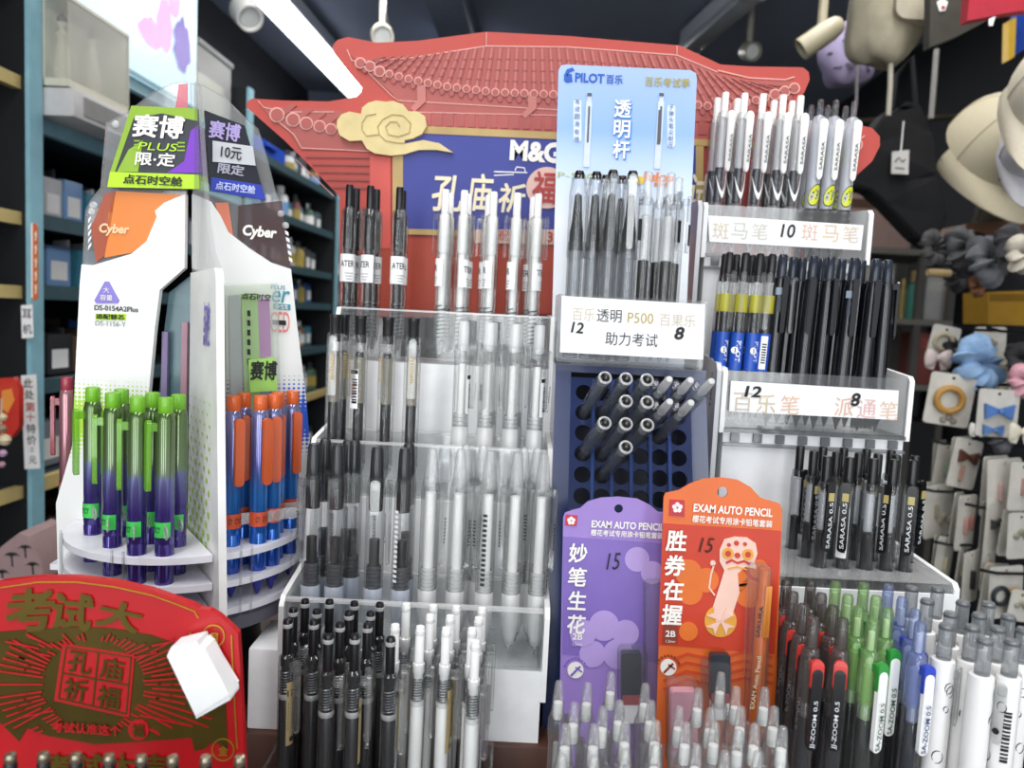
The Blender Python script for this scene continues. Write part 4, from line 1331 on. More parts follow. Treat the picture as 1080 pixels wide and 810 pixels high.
HX = [xl + .022 + i * (xr - xl - .044) / 5 for i in range(6)]
HV = [.016 + .0158 * j for j in range(int((SLL - .02) / .0158))]
for a in HX:
    for b in HV:
        holes.append(circ(a, b, .0062, 14))
bm = B(); prism(bm, [(xl + .012, .004), (xr - .012, .004), (xr - .012, SLL), (xl + .012, SLL)], .003, holes, 0, NV)
link('hole_plate', bm, M('navy_plate', '#172650', .2, coat=.3), o, False)
bm = B()
for i in range(5):
    a = (HX[i] + HX[i + 1]) / 2
    prism(bm, [(a - .0012, .006), (a + .0012, .006), (a + .0012, SLL - .003), (a - .0012, SLL - .003)], .003, (), 0, lambda u, v, w_: NV(u, v, w_ - .003))
link('divider_rib', bm, M('clear_navy', '#31457c', .12), o, False)
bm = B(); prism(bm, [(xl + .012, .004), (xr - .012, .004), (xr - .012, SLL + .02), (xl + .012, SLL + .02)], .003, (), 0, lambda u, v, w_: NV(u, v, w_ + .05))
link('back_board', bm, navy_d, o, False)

o = thing('clear_label_box', 'clear acrylic pen box with a white handwritten price label on the navy stand', 'pen box', ((x0 + x1) / 2, YH, zb_))
bm = B(); box(bm, x0, x1, YH, YH + .002, zb_ + .002, zt + .001); box(bm, x0, x1, YH + .05, YH + .052, zb_ + .002, zt + .001)
box(bm, x0, x0 + .002, YH + .002, YH + .05, zb_ + .002, zt + .001); box(bm, x1 - .002, x1, YH + .002, YH + .05, zb_ + .002, zt + .001)
link('acrylic_walls', bm, acrylic, o, False)
link('box_floor', box(B(), x0, x1, YH, YH + .052, zb_, zb_ + .002), acrylic, o, False)
yl_ = YH - .0014
s = link('paper_label', poly(B(), [(592.5, 312), (743.5, 321), (741.5, 379.5), (590.5, 371.5)], yl_, .001), paper, o, False)
lettering('百乐', 615.5, 331.5, 24, 13.5, yl_, M('pale_gold_print', '#cfc4b0', .6), s)
lettering('透明', 642.5, 333, 26, 13.5, yl_, softink, s)
lettering('P500', 675.5, 335.5, 27, 11, yl_, M('mustard_print', '#b8a562', .6), s)
lettering('百果乐', 714.5, 338, 38, 13, yl_, M('pale_gold_print', '#cfc4b0', .6), s)
lettering('助力考试', 666, 358, 55, 14, yl_, softink, s)
lettering('12', 609, 345.5, 13, 11.5, yl_, ink, s, name='handwritten_price', weight=.02, shear=.1, rot=4)
lettering('8', 716.5, 351.5, 10.5, 13.5, yl_, ink, s, name='handwritten_price', weight=.03, shear=.15)

# ------------------------------------------------------------------ left stepped stand
XL, XR = -.145, .0295
o = thing('stepped_pen_stand', 'white stepped pen stand with three clear troughs, left of the navy stand', 'pen stand', ((XL + XR) / 2, .6, ZP + H))
TR = [(.64, .70, -.040, .0), (.57, .632, -.138, -.100), (.50, .562, -.235, -.196)]
bm = B()
box(bm, XL, XR, .638, .72, ZP + H, -.0425 + H); box(bm, XL, XR, .568, .638, ZP + H, -.1405 + H); box(bm, XL, XR, .50, .568, ZP + H, -.2375 + H)
link('step_body', bm, whitecard, o, False)
link('plinth', box(B(), XL - .024, XL, .50, .55, ZP + H, -.231 + H, 0, .002), whitecard, o)
for sx in (0, 1):
    xa = XL - .0035 if sx == 0 else XR
    pr = [(.498, ZP + .03), (.498, -.2), (.503, -.194), (.556, -.186), (.568, -.105), (.573, -.098), (.626, -.092), (.638, -.006), (.643, .001), (.715, .003), (.72, -.002), (.72, ZP + .03)]
    link('side_panel', prism(B(), [(y, z + H) for y, z in pr], .0035, (), 0, lambda u, v, w_: Vector((xa + w_, u, v))), white, o)
for i, (ya, yb, za, zt2) in enumerate(TR):
    za += H; zt2 += H
    bm = B(); box(bm, XL + .001, XR - .001, ya, ya + .002, za, zt2); box(bm, XL + .001, XR - .001, yb - .002, yb, za, zt2)
    box(bm, XL + .001, XL + .003, ya + .002, yb - .002, za, zt2); box(bm, XR - .003, XR - .001, ya + .002, yb - .002, za, zt2)
    box(bm, XL + .001, XR - .001, ya, yb, za - .002, za)
    t = link('clear_trough', bm, acrylic, o, False)
    bm = B(); box(bm, XL + .001, XR - .001, ya - .003, ya + .003, zt2, zt2 + .0015); box(bm, XL + .001, XR - .001, yb - .004, yb, zt2, zt2 + .0015)
    n_ = 8
    link('rim', bm, CL('acrylic_rim', '#f2f4f4', .35, .7), t, False)

# ------------------------------------------------------------------ right tiered rack
def rackbox(bm, pxa, pxb, Y, y1, za, zb2, py):
    xa, xb = P(pxa, py, Y).x, P(pxb, py, Y).x
    return box(bm, xa, xb, Y, y1, za + H, zb2 + H, 0, .0015)
o = thing('tiered_pen_rack', 'white three tier pen rack on the right with handwritten price labels', 'pen rack', (.24, .62, ZP + H))
RT = dict(top=(.70, .752, .0655, P(745, 245, .70).x, P(914, 250, .70).x), mid=(.637, .692, -.0835, P(765, 425, .637).x, P(956, 430, .637).x), low=(.535, .632, -.236, P(817, 620, .535).x, P(1004, 630, .535).x))
for k, (ya, yb, zf, xa, xb) in RT.items():
    b = B()
    if k == 'top':
        box(b, xa, xb, ya, yb, ZP + H, zf - .003 + H)
    elif k == 'mid':
        box(b, xa, xb, ya, .70, ZP + H, zf - .003 + H)
    else:
        box(b, xa, xb, ya, .637, ZP + H, zf - .003 + H)
    link('tier_body', b, whitecard, o, False)
    wh = {'top': .045, 'mid': .050, 'low': .062}[k]
    # side cheeks with a rounded top corner
    for sx in (0, 1):
        x_ = xa - .004 if sx == 0 else xb
        top = zf + wh
        pr = [(ya - .002, zf - .004), (ya - .002, top - .004), (ya + .002, top), (yb - .01, top + .004), (yb + .002, top + .004), (yb + .002, zf - .004)]
        link('side_cheek', prism(B(), [(y, z + H) for y, z in pr], .004, (), 0, lambda u, v, w_, x_=x_: Vector((x_ + w_, u, v))), white, o)
    b = B(); box(b, xa, xb, ya, ya + .002, zf + H, zf + wh - .002 + H); box(b, xa, xb, ya, yb, zf - .0025 + H, zf + H)
    t = link('clear_trough', b, acrylic, o, False)
    if k == 'low':
        link('front_panel', box(B(), xa, xb, ya - .003, ya - .0005, ZP + H, -.1815 + H), whitecard, o, False)
    if k != 'low':
        b = B(); box(b, xa, xb, ya - .004, ya + .001, zf + H - .0145, zf + H - .012); box(b, xa, xb, ya - .004, ya + .001, zf + H - .003, zf + H)
        for i in range(8):
            xx = xa + (xb - xa) * (i + .5) / 8; box(b, xx - .0035, xx + .0035, ya - .0035, ya, zf + H - .011, zf + H - .004)
        link('front_rail', b, CL('smoky_rail', '#8f9294', .35, .5, .1, '#6f7376'), t, False)
LOW = RT['low']
# label papers on the two upper tiers
y_ = .70 - .0014
s = link('paper_label', poly(B(), [(747, 227), (911, 237.5), (908, 264), (748, 255)], y_, .001), paper, o, False)
for ch, x, y, c_ in (('斑', 760, 243.5, '#d8cdb4'), ('马', 780, 243.5, '#cdd0c4'), ('笔', 801, 244, '#cfcabf'), ('斑', 854, 245, '#dbbfae'), ('马', 876, 246, '#dcc6a8'), ('笔', 897, 247, '#d9c9b4')):
    lettering(ch, x, y, 17, 17, y_, M('outline_print' + c_, c_, .6), s)
lettering('10', 831, 243.5, 15, 14, y_, ink, s, name='handwritten_price', weight=.015, shear=.12)
y_ = .637 - .0014
s = link('paper_label', poly(B(), [(771, 401.5), (948, 412), (946, 443), (769, 434)], y_, .001), paper, o, False)
for ch, x, y, c_ in (('百', 783, 424, '#cdbfb0'), ('乐', 808, 426, '#d4c3a2'), ('笔', 833, 427, '#dfb9a0'), ('派', 890, 429, '#e2b49a'), ('通', 914, 431, '#dcb6b0'), ('笔', 937, 433, '#dcc0a8')):
    lettering(ch, x, y, 20, 20, y_, M('outline_print' + c_, c_, .6), s)
lettering('12', 794, 413, 18, 12, y_, ink, s, name='handwritten_price', weight=.03, shear=.12)
lettering('8', 902, 421.5, 10.5, 14.5, y_, ink, s, name='handwritten_price', weight=.03, shear=.15)
# white board behind the navy stand and the rack's left flank
xa = RT['top'][3]
bm = B(); prism(bm, [(.698, .02), (.698, .105), (.703, .112), (.80, .118), (.80, ZP), (.753, ZP), (.753, .02)], .004, (), 0, lambda u, v, w_: Vector((xa - .009 + w_, u, v + H)))
link('flank_panel', bm, M('grey_white_plastic', '#d9dbdd', .4), o)
xa = RT['mid'][3]
bm = B(); prism(bm, [(.637, ZP), (.637, -.036), (.642, -.03), (.69, -.025), (.697, ZP)], .004, (), 0, lambda u, v, w_: Vector((xa - .0085 + w_, u, v + H)))
link('flank_panel', bm, M('grey_white_plastic', '#d9dbdd', .4), o)

# ------------------------------------------------------------------ rocket shaped display on the left
AX = Vector((P(203, 330, .56).x, .56, 0))
ANG = {'left': 181, 'front': -55, 'right': 33}
Z3 = [-.165, -.184, -.203]
RD = .082
o = thing('rocket_pen_display', 'white and clear rocket shaped rotating display holding green and blue pens', 'pen display', (AX.x, AX.y, ZP + H))
def fin(which):
    a = R_(ANG[which]); d = Vector((math.cos(a), math.sin(a), 0)); n = Vector((-math.sin(a), math.cos(a), 0))
    p0 = Vector((AX.x, AX.y, 0))
    def loc(px, py):
        v = PP(px, py, p0, n); return ((v - p0).dot(d), v.z)
    return d, n, p0, loc
def finprism(bm, pts, which, t0, t1, mi=0, holes=()):
    d, n, p0, loc = fin(which)
    sg = 1 if n.y < 0 else -1      # w grows away from the camera
    o2 = [loc(*p) for p in pts]
    hs = [[loc(*p) for p in h] for h in holes]
    return prism(bm, o2, t1 - t0, hs, mi, lambda u, v, w_: p0 + d * u + Vector((0, 0, v)) - n * sg * (t0 + w_))
def fintext(s, which, px, py, w_, h_, mat, parent, weight=.01, shear=0, lift=.0034, name='lettering'):
    d, n, p0, loc = fin(which)
    sg = 1 if n.y < 0 else -1
    a = loc(px - w_ / 2, py); b = loc(px + w_ / 2, py); t = loc(px, py - h_ / 2); e = loc(px, py + h_ / 2)
    W = abs(b[0] - a[0]); Hh = abs(t[1] - e[1]); c = loc(px, py)
    if d.x < 0:
        f = lambda u, v: p0 + d * (c[0] - u) + Vector((0, 0, c[1] + v)) + n * sg * lift
    else:
        f = lambda u, v: p0 + d * (c[0] + u) + Vector((0, 0, c[1] + v)) + n * sg * lift
    bm = put_text(B(), s, W, Hh, f, 0, weight, shear)
    return link(name, bm, mat, parent, False)

cyan_d = CL('printed_clear', '#e4e8e8', .10, .5)
# clear upper part of the fins
L_out = [(197, 86), (182, 88), (163, 97), (136, 118), (113, 130), (109, 172), (107, 198), (96, 212), (91, 222), (88, 279), (100, 280), (140, 268), (156, 255), (167, 229), (165, 223), (175, 214), (197, 205)]
link('clear_fin', finprism(B(), L_out, 'left', -.0015, .0015), cyan_d, o)
R_out = [(201, 88), (214, 90), (238, 104), (258, 124), (272, 136), (281, 165), (291, 205), (296, 215), (306, 284), (285, 277), (262, 262), (240, 245), (232, 228), (222, 213), (203, 205)]
link('clear_fin', finprism(B(), R_out, 'right', -.0015, .0015), cyan_d, o)
F_out = [(199, 88), (206, 90), (214, 110), (221, 150), (224, 214), (232, 282), (199, 282)]
d, n, p0, loc = fin('front')
flen = .098
zt = P(200, 88, .56).z
FR = [(0.004, zt), (.012, zt - .004), (.03, zt - .06), (.045, zt - .10), (.058, zt - .12), (flen * .77, .02 + H), (.004, .02 + H)]
link('clear_fin', prism(B(), FR, .003, (), 0, lambda u, v, w_: p0 + d * u + Vector((0, 0, v)) + n * (w_ - .0015)), cyan_d, o)
# white printed lower part
LW = [(197, 205), (175, 214), (165, 223), (167, 229), (156, 255), (140, 268), (100, 280), (88, 279), (86, 300), (82, 380), (78, 470), (61, 530), (63, 600), (68, 645), (160, 645), (158, 560), (157, 430), (165, 345), (170, 306), (196, 283)]
halftone('lime_halftone', '#f1f2ee', '#a6d92b', -.09 + 0, .40, .0033)
a0 = loc
d2, n2, p02, loc2 = fin('left')
zg = loc2(110, 398)[1] - (ZP + H)
lw = link('printed_fin', finprism(B(), LW, 'left', -.0025, .0025), halftone('lime_fin_print', '#efefec', '#a9da2e', zg - .035, zg), o)
RW = [(203, 205), (222, 213), (232, 228), (240, 245), (262, 262), (285, 277), (306, 284), (312, 340), (322, 420), (327, 480), (327, 520), (322, 645), (240, 645), (236, 300), (203, 283)]
d2, n2, p02, loc2 = fin('right')
zg = loc2(300, 393)[1] - (ZP + H)
rw = link('printed_fin', finprism(B(), RW, 'right', -.0025, .0025), halftone('blue_fin_print', '#efefec', '#2f5fd0', zg - .04, zg), o)
FW = [(.004, .02 + H), (flen - .004, .022 + H), (flen, .016 + H), (flen + .002, -.19 + H), (flen, -.225 + H), (.004, -.225 + H), (.004, -.1 + H), (.05, -.1 + H), (.058, -.02 + H), (.03, .012 + H)]
FW = [(.004, .02 + H), (flen * .77 - .004, .022 + H), (flen * .77, .016 + H), (flen * .86, -.08 + H), (flen + .001, -.225 + H), (.004, -.225 + H)]
fw = link('printed_fin', prism(B(), FW, .005, (), 0, lambda u, v, w_: p0 + d * u + Vector((0, 0, v)) + n * (w_ - .0025)), M('fin_white', '#efefec', .35), o)
# translucent teal panel seen in the slot between the printed fins
sb = B(); finprism(sb, [(196, 288), (171, 308), (166, 345), (159, 430), (160, 600), (197, 600)], 'left', .012, .014)
link('slot_panel', sb, CL('teal_film', '#8fb4bd', .35, .4, .2, '#7ea3ad'), o)
sb = B()
for (xa_, xb_, ya_, yb_2, mi) in ((163, 170, 350, 560, 0), (184, 191, 340, 560, 1), (173, 180, 420, 560, 2)):
    finprism(sb, [(xa_ + 4, ya_), (xb_ + 3, ya_), (xb_, yb_2), (xa_, yb_2)], 'left', .006, .009, mi)
link('slot_stripe', sb, [M('slot_violet', '#77688f', .4), M('slot_rose', '#a07884', .4), M('slot_blue', '#4d6fb4', .4)], o, False)
# orange and red prints on the clear top
link('orange_print', finprism(B(), [(124, 202), (196, 206), (176, 213), (165, 223), (167, 229), (156, 255), (140, 267), (112, 272), (116, 225)], 'left', -.0024, -.0016), CL('orange_film', '#f0a050', .82, .3, .3, '#f58a1e'), o, False)
link('orange_print', finprism(B(), [(226, 214), (240, 214), (247, 262), (236, 243), (230, 228)], 'right', -.0024, -.0016), CL('salmon_film', '#f0a890', .75, .3, .3, '#f08a6a'), o, False)
link('dark_print', finprism(B(), [(251, 217), (296, 212), (303, 268), (306, 283), (285, 276), (262, 261), (250, 250)], 'right', -.0024, -.0016), CL('wine_film', '#8a6a66', .45, .3, .3, '#5c3f40'), o, False)
link('pink_print', finprism(B(), [(190, 90), (199, 89), (199, 124), (186, 118)], 'left', -.0024, -.0016), CL('pink_film', '#f0a0b0', .5, .3, .3, '#e8707e'), o, False)
link('orange_print', finprism(B(), [(112, 205), (124, 202), (118, 240), (112, 270), (103, 277), (98, 240)], 'left', -.0024, -.0016), CL('rust_film', '#c06030', .6, .3, .3, '#c2531f'), o, False)
# hazard stripes and rivets
sb = B()
for k in range(5):
    finprism(sb, [(95 + .0 * k, 232 + 7 * k), (98, 228 + 7 * k), (98, 231 + 7 * k), (95, 236 + 7 * k)], 'left', -.0026, -.0016)
    finprism(sb, [(299.5 + k, 243 + 7 * k), (303 + k, 245 + 7 * k), (303.5 + k, 249 + 7 * k), (300 + k, 247 + 7 * k)], 'right', -.0026, -.0016)
link('hazard_stripes', sb, whitecard, o, False)
for (px, py, wh) in ((124, 132, 'left'), (101, 217, 'left'), (99, 224, 'left'), (295, 226, 'right'), (300, 238, 'right')):
    d2, n2, p02, loc2 = fin(wh); sg = 1 if n2.y < 0 else -1
    u, v = loc2(px, py); c = p02 + d2 * u + Vector((0, 0, v)) + n2 * sg * .0015
    q4 = (n2 * sg).to_track_quat('Z', 'Y').to_matrix().to_4x4()
    link('rivet', lathe(B(), [(0, 0), (.0026, 0), (.0026, .002), (.0015, .003), (0, .003)], 10, 0, Matrix.Translation(c) @ q4), CL('clear_rivet', '#ffffff', .3, .7), o)
# name plates
pl = link('name_plate', finprism(B(), [(143, 114), (212, 117), (214, 201), (118, 199)], 'left', -.006, -.004), M('plate_black', '#2b3038', .4), o, False)
link('plate_band', finprism(B(), [(121, 183), (213.5, 186), (214, 201), (118, 199)], 'left', -.0066, -.006), M('plate_lime', '#b7e21c', .4), pl, False)
sb = B(); finprism(sb, [(143, 114), (212, 117), (212, 130), (175, 122), (140, 128)], 'left', -.0063, -.006, 0); finprism(sb, [(143, 114), (150, 114), (126, 183), (121, 183)], 'left', -.0064, -.006, 0)
finprism(sb, [(140, 160), (155, 150), (150, 183), (128, 183)], 'left', -.0064, -.006, 0)
finprism(sb, [(205, 140), (213, 134), (214, 184), (180, 184), (198, 172)], 'left', -.0063, -.006, 1)
for k in range(3):
    finprism(sb, [(146, 150 + 4 * k), (152, 150 + 4 * k), (152, 151.5 + 4 * k), (146, 151.5 + 4 * k)], 'left', -.0067, -.006, 0); finprism(sb, [(191, 152 + 4 * k), (199, 152 + 4 * k), (199, 153.5 + 4 * k), (191, 153.5 + 4 * k)], 'left', -.0067, -.006, 0)
link('plate_art', sb, [M('plate_green', '#8fb52a', .4), M('plate_violet', '#7a2fc0', .4)], pl, False)
fintext('赛博', 'left', 172, 136, 55, 24, wprint, pl, .03, .15, .007)
fintext('PLUS', 'left', 171, 157, 42, 8, M('plate_lime', '#b7e21c'), pl, .0, .2, .007)
fintext('限·定', 'left', 168, 170, 42, 14, wprint, pl, .03, .1, .007)
fintext('点石时空舱', 'left', 166, 192, 62, 10, M('plate_ink', '#22301a', .5), pl, .03, .1, .0074)
pr_ = link('name_plate', finprism(B(), [(214, 118), (256, 134), (278, 212), (220, 202)], 'right', -.006, -.004), M('plate_navy_black', '#191b2a', .4), o, False)
link('plate_band', finprism(B(), [(221, 188), (273, 196), (278, 212), (220, 202)], 'right', -.0066, -.006), M('plate_blue', '#2b3fae', .4), pr_, False)
sb = B(); finprism(sb, [(222, 150), (264, 156), (267, 176), (222, 172)], 'right', -.0072, -.0066)
tg = link('price_sticker', sb, M('sticker_grey', '#c9ccd0', .6), pr_, False)
fintext('赛博', 'right', 235, 140, 34, 19, M('plate_lilac', '#b3a2d8', .5), pr_, .03, .15, .007)
fintext('限定', 'right', 241, 180, 28, 11, M('plate_grey', '#a7a5b5', .5), pr_, .03, .1, .007)
fintext('点石时空舱', 'right', 246, 199, 42, 9, M('plate_pale', '#bfc8f0', .5), pr_, .03, .1, .0074)
fintext('10元', 'right', 241, 163, 22, 13, ink, tg, .02, .1, .008, 'handwritten_price')
# print on the white parts
fintext('Cyber', 'right', 273, 246, 36, 15, wprint, o, .04, .2, .0032)
fintext('Cyber', 'left', 123, 243, 32, 13, M('ghost_print', '#f0c89a', .4), o, .04, .2, .0032)
sb = B(); finprism(sb, [(255, 244), (264, 236), (282, 238), (292, 245), (286, 254), (262, 255)], 'right', -.0026, -.0021)
lil = M('lilac_print', '#8b7fd0', .5)
link('logo_triangle', finprism(B(), [(113, 297), (117, 297), (128, 317), (126, 320), (104, 320), (102, 317)], 'left', -.0034, -.0025), lil, lw, False)
fintext('大', 'left', 115, 306, 6, 6, wprint, lw, .01, 0, .0038); fintext('容量', 'left', 115, 314, 13, 6, wprint, lw, .01, 0, .0038)
fintext('DS-0154A2Plus', 'left', 125, 325.5, 46, 5.5, softink, lw, .02)
link('caption_box', finprism(B(), [(103, 331), (135, 331), (135, 337.5), (103, 337.5)], 'left', -.0032, -.0025), M('plate_lime', '#b7e21c'), lw, False)
fintext('适配替芯', 'left', 119, 334, 30, 5.5, ink, lw, .03, 0, .0038)
fintext('DS-1156-Y', 'left', 119, 341.5, 32, 5, M('grey_caption', '#85878c', .5), lw, .0)
teal = M('teal_print', '#3f95a8', .5); coral = M('coral_print', '#e2867a', .5)
fintext('PLUS', 'right', 292, 303, 15, 4.5, teal, rw, .01); fintext('er', 'right', 295, 313, 19, 13, teal, rw, .01, .2)
link('caption_box', finprism(B(), [(287, 320), (305, 321), (305, 327), (287, 326)], 'right', -.0032, -.0025), teal, rw, False)
fintext('中性笔', 'right', 296, 323.5, 13, 5, wprint, rw, .01, 0, .0038)
fintext('CED', 'right', 294, 339.5, 20, 22, coral, rw, -.0)
link('caption_box', finprism(B(), [(286, 337), (300, 338), (300, 343), (286, 342)], 'right', -.0042, -.0036), ink, rw, False)
# print on the front fin's left face
def FF(u, v):     # u along the fin, v height; on the face seen from the camera's side
    return p0 + d * u + Vector((0, 0, v)) - n * .0031
lf = -n
if (CAM - p0).dot(-n) < 0:
    FF = lambda u, v: p0 + d * u + Vector((0, 0, v)) + n * .0031
sb = B(); put_text(sb, '点石时空', .016, .03, lambda u, v: FF(.055 + u * 1.0, -.015 + H + v), 0, .02)
link('lettering', sb, lil, fw, False)
sb = B()
for i in range(5):
    for j in range(14):
        r = .0022 - .00012 * j
        c_ = (.008 + .013 * i + (.006 if j % 2 else 0), -.165 + .0075 * j + H)
        vs = [sb.verts.new(FF(c_[0] + r * 1.4 * math.cos(k * PI / 4), c_[1] + r * 1.4 * math.sin(k * PI / 4))) for k in range(8)]
        sb.faces.new(vs)
link('halftone_dots', sb, M('lime_dots', '#a9da2e', .4), fw, False)
# layered disc shelves with holes (the holes sit under the pens placed further down)
ROCKET = dict(AX=AX, Z=Z3, R=RD)
GREEN = [(98, 415, 0), (117, 417, 1), (125, 414, 2), (143, 420, 3), (158, 414, 4), (169, 421, 5), (185, 415, 6)]
BLUE = [(244, 410), (255, 408), (275, 409), (294, 407), (301, 411), (318, 407)]


def clampsector(v, a0, a1, rmax, margin):
    dv = Vector((v.x - AX.x, v.y - AX.y)); r = min(dv.length, rmax); a = math.degrees(math.atan2(dv.y, dv.x)) % 360
    a0m, a1m = a0 % 360, a0 % 360 + (a1 - a0)
    if a < a0m:
        a += 360
    mg = math.degrees(math.asin(min(.9, margin / max(r, .02))))
    a = min(max(a, a0m + mg), a1m - mg)
    return Vector((AX.x + r * math.cos(R_(a)), AX.y + r * math.sin(R_(a))))


def spread(pts, dmin, a0, a1, rmax, margin):
    for _ in range(400):
        for i in range(len(pts)):
            for j in range(i + 1, len(pts)):
                dv = pts[j] - pts[i]; L = dv.length or 1e-5
                if L < dmin:
                    m_ = dv / L * (dmin - L) * .52
                    pts[i] = pts[i] - m_; pts[j] = pts[j] + m_
        pts = [clampsector(p, a0, a1, rmax, margin) for p in pts]
    return pts


GP = spread([Vector(P(px, 450, Y).xy) for px, Y in ((98, .525), (119, .500), (128, .523), (145, .487), (161, .512), (172, .482), (188, .508))], .0128, ANG['left'], ANG['front'] + 360, .073, .0095)
BP = spread([Vector(P(px, 450, Y).xy) for px, Y in ((246, .515), (257, .535), (276, .525), (293, .55), (302, .53), (318, .565))], .0128, ANG['front'] + 360, ANG['right'] + 360, .073, .0095)
for li, z in enumerate(Z3):
    for (a0, a1, pens, nm) in ((ANG['left'], ANG['front'] + 360, GP, 0), (ANG['front'] + 360, ANG['right'] + 360, BP, 1)):
        e = .0036
        n_ = 22
        aa = [a0 + 2.4 + (a1 - a0 - 4.8) * k / n_ for k in range(n_ + 1)]
        mid = (a0 + a1) / 2
        off = Vector((math.cos(R_(mid)), math.sin(R_(mid)))) * .005
        out = [(AX.x + off.x, AX.y + off.y)] + [(AX.x + RD * math.cos(R_(a)), AX.y + RD * math.sin(R_(a))) for a in aa]
        hs = [circ(p.x, p.y, .0057, 14) for p in pens]
        if li < 2:
            sp_ = B(); prism(sp_, out, .0045, hs, 0, lambda u, v, w_: Vector((u, v, z + H - w_)))
        else:
            sp_ = B(); prism(sp_, out, .0045, (), 0, lambda u, v, w_: Vector((u, v, z + H - w_)))
        link('disc_shelf', sp_, M('disc_white', '#ecebf2', .35), o)
for a in (215, 262, 318, 350):
    c = Vector((AX.x + (RD + .001) * math.cos(R_(a)), AX.y + (RD + .001) * math.sin(R_(a)), 0))
    sb = B(); t_ = Vector((-math.sin(R_(a)), math.cos(R_(a)), 0))
    for z in Z3:
        pass
    tube(sb, [c + t_ * -.004 + Vector((0, 0, Z3[0] + H + .004)), c + t_ * -.004 + Vector((0, 0, Z3[2] + H - .006)), c + t_ * .004 + Vector((0, 0, Z3[2] + H - .006)), c + t_ * .004 + Vector((0, 0, Z3[0] + H + .004))], .0009, 6)
    link('clear_clasp', sb, clear, o)
mt = Matrix.Translation((AX.x, AX.y, 0))
link('turntable', lathe(B(), [(0, -.2085 + H), (.074, -.2085 + H), (.078, -.212 + H), (.076, -.222 + H), (.06, -.228 + H), (0, -.228 + H)], 40, 0, mt), M('turntable_grey', '#5d5b68', .4), o)
link('base', lathe(B(), [(0, -.229 + H), (.050, -.229 + H), (.052, -.25 + H), (.060, ZP + H + .006), (.060, ZP + H), (0, ZP + H)], 40, 0, mt), M('base_black', '#15171f', .35), o)

# packet of pens standing in the right sector
d2, n2, p02, loc2 = fin('right')
sg = 1 if n2.y < 0 else -1
ob2 = thing('green_pen_packet', 'clear and green packet of spare pens behind the blue pens of the rocket display', 'packet', p02 + d2 * .045 + n2 * sg * .012 + Vector((0, 0, Z3[0] + H)))
bm = B(); finprism(bm, [(233, 302), (288, 299), (291, 430), (292, 470), (236, 470)], 'right', -.013, -.005)
link('clear_bag', bm, CL('packet_film', '#dff0d8', .16, .55), ob2)
bm = B(); finprism(bm, [(251, 310), (268, 309), (274, 465), (256, 465)], 'right', -.0105, -.008, 0); finprism(bm, [(268, 316), (280, 315), (282, 375), (270, 375)], 'right', -.0108, -.008, 1); finprism(bm, [(270, 382), (282, 381), (284, 465), (272, 465)], 'right', -.0108, -.008, 2)
finprism(bm, [(238, 312), (249, 311), (253, 465), (241, 465)], 'right', -.0105, -.008, 3)
link('packed_pens', bm, [M('packet_green', '#8fc04f', .4), M('packet_magenta', '#a04fa0', .4), M('packet_violet', '#5a5a9c', .4), M('packet_grey', '#9aa1a4', .4)], ob2, False)
link('packet_label', finprism(B(), [(257, 378), (285, 376), (287, 410), (259, 412)], 'right', -.0138, -.013), M('packet_lime', '#a5d868', .4), ob2, False)
fintext('赛博', 'right', 273, 389, 28, 20, ink, ob2, .03, .1, .0144)
fintext('点石时空', 'right', 265, 313, 31, 7, ink, ob2, .03, .1, .0144)
bm = B()
for k in range(6):
    finprism(bm, [(256, 327 + 10 * k), (259, 327 + 10 * k), (259.5, 333 + 10 * k), (256.5, 333 + 10 * k)], 'right', -.0136, -.013)
link('vertical_print', bm, ink, ob2, False)

# ------------------------------------------------------------------ red exam gift sign in front, left
YR = .372
redc = M('glossy_red_card', '#b90f18', .35, vary=.03, coat=.15); foil = M('dark_gold_foil', '#5d4d1e', .28, .55, vary=.25, scale=22); brightfoil = M('gold_foil', '#c9a637', .3, .6, vary=.15)
o = thing('red_gift_sign', 'glossy red and gold sign with a seal stamp, at the lower left front', 'sign', P(95, 700, YR))
o.location.z = ZC + H + .001; ORG[o.name] = Vector(o.location)
bottom = ZC + H + .001
ro = [(-70, 640), (-30, 622), (0, 613), (40, 608.5), (80, 608.5), (120, 613), (160, 622), (185, 631), (204, 638), (210, 642), (221, 643), (232, 650), (243, 660), (251, 668), (253, 700), (256, 760), (259, 830), (259, 888), (-70, 888)]
link('card', poly(B(), ro, YR, .004), redc, o, False)
link('card_edge', poly(B(), [(x, y - 1.6) for x, y in ro[:17]] + [(x - 1.5, y + .8) for x, y in reversed(ro[:17])], YR + .0042, .001), M('edge_pinkwhite', '#dcb8b2', .5), o, False)
bm = B()
poly(bm, [(x, y) for x, y in [(-60, 672), (-20, 668), (30, 664), (80, 661), (120, 663), (160, 670), (188, 680), (197, 680), (200, 668), (205, 676), (214, 681), (236, 692), (240, 790), (225, 782), (215, 790), (205, 792), (202, 778), (150, 782), (100, 785), (50, 776), (28, 768), (20, 782), (0, 762), (-60, 770)]], YR - .0006, .0006)
link('foil_field', bm, foil, o, False)
bm = B()
rnd = random.Random(11)
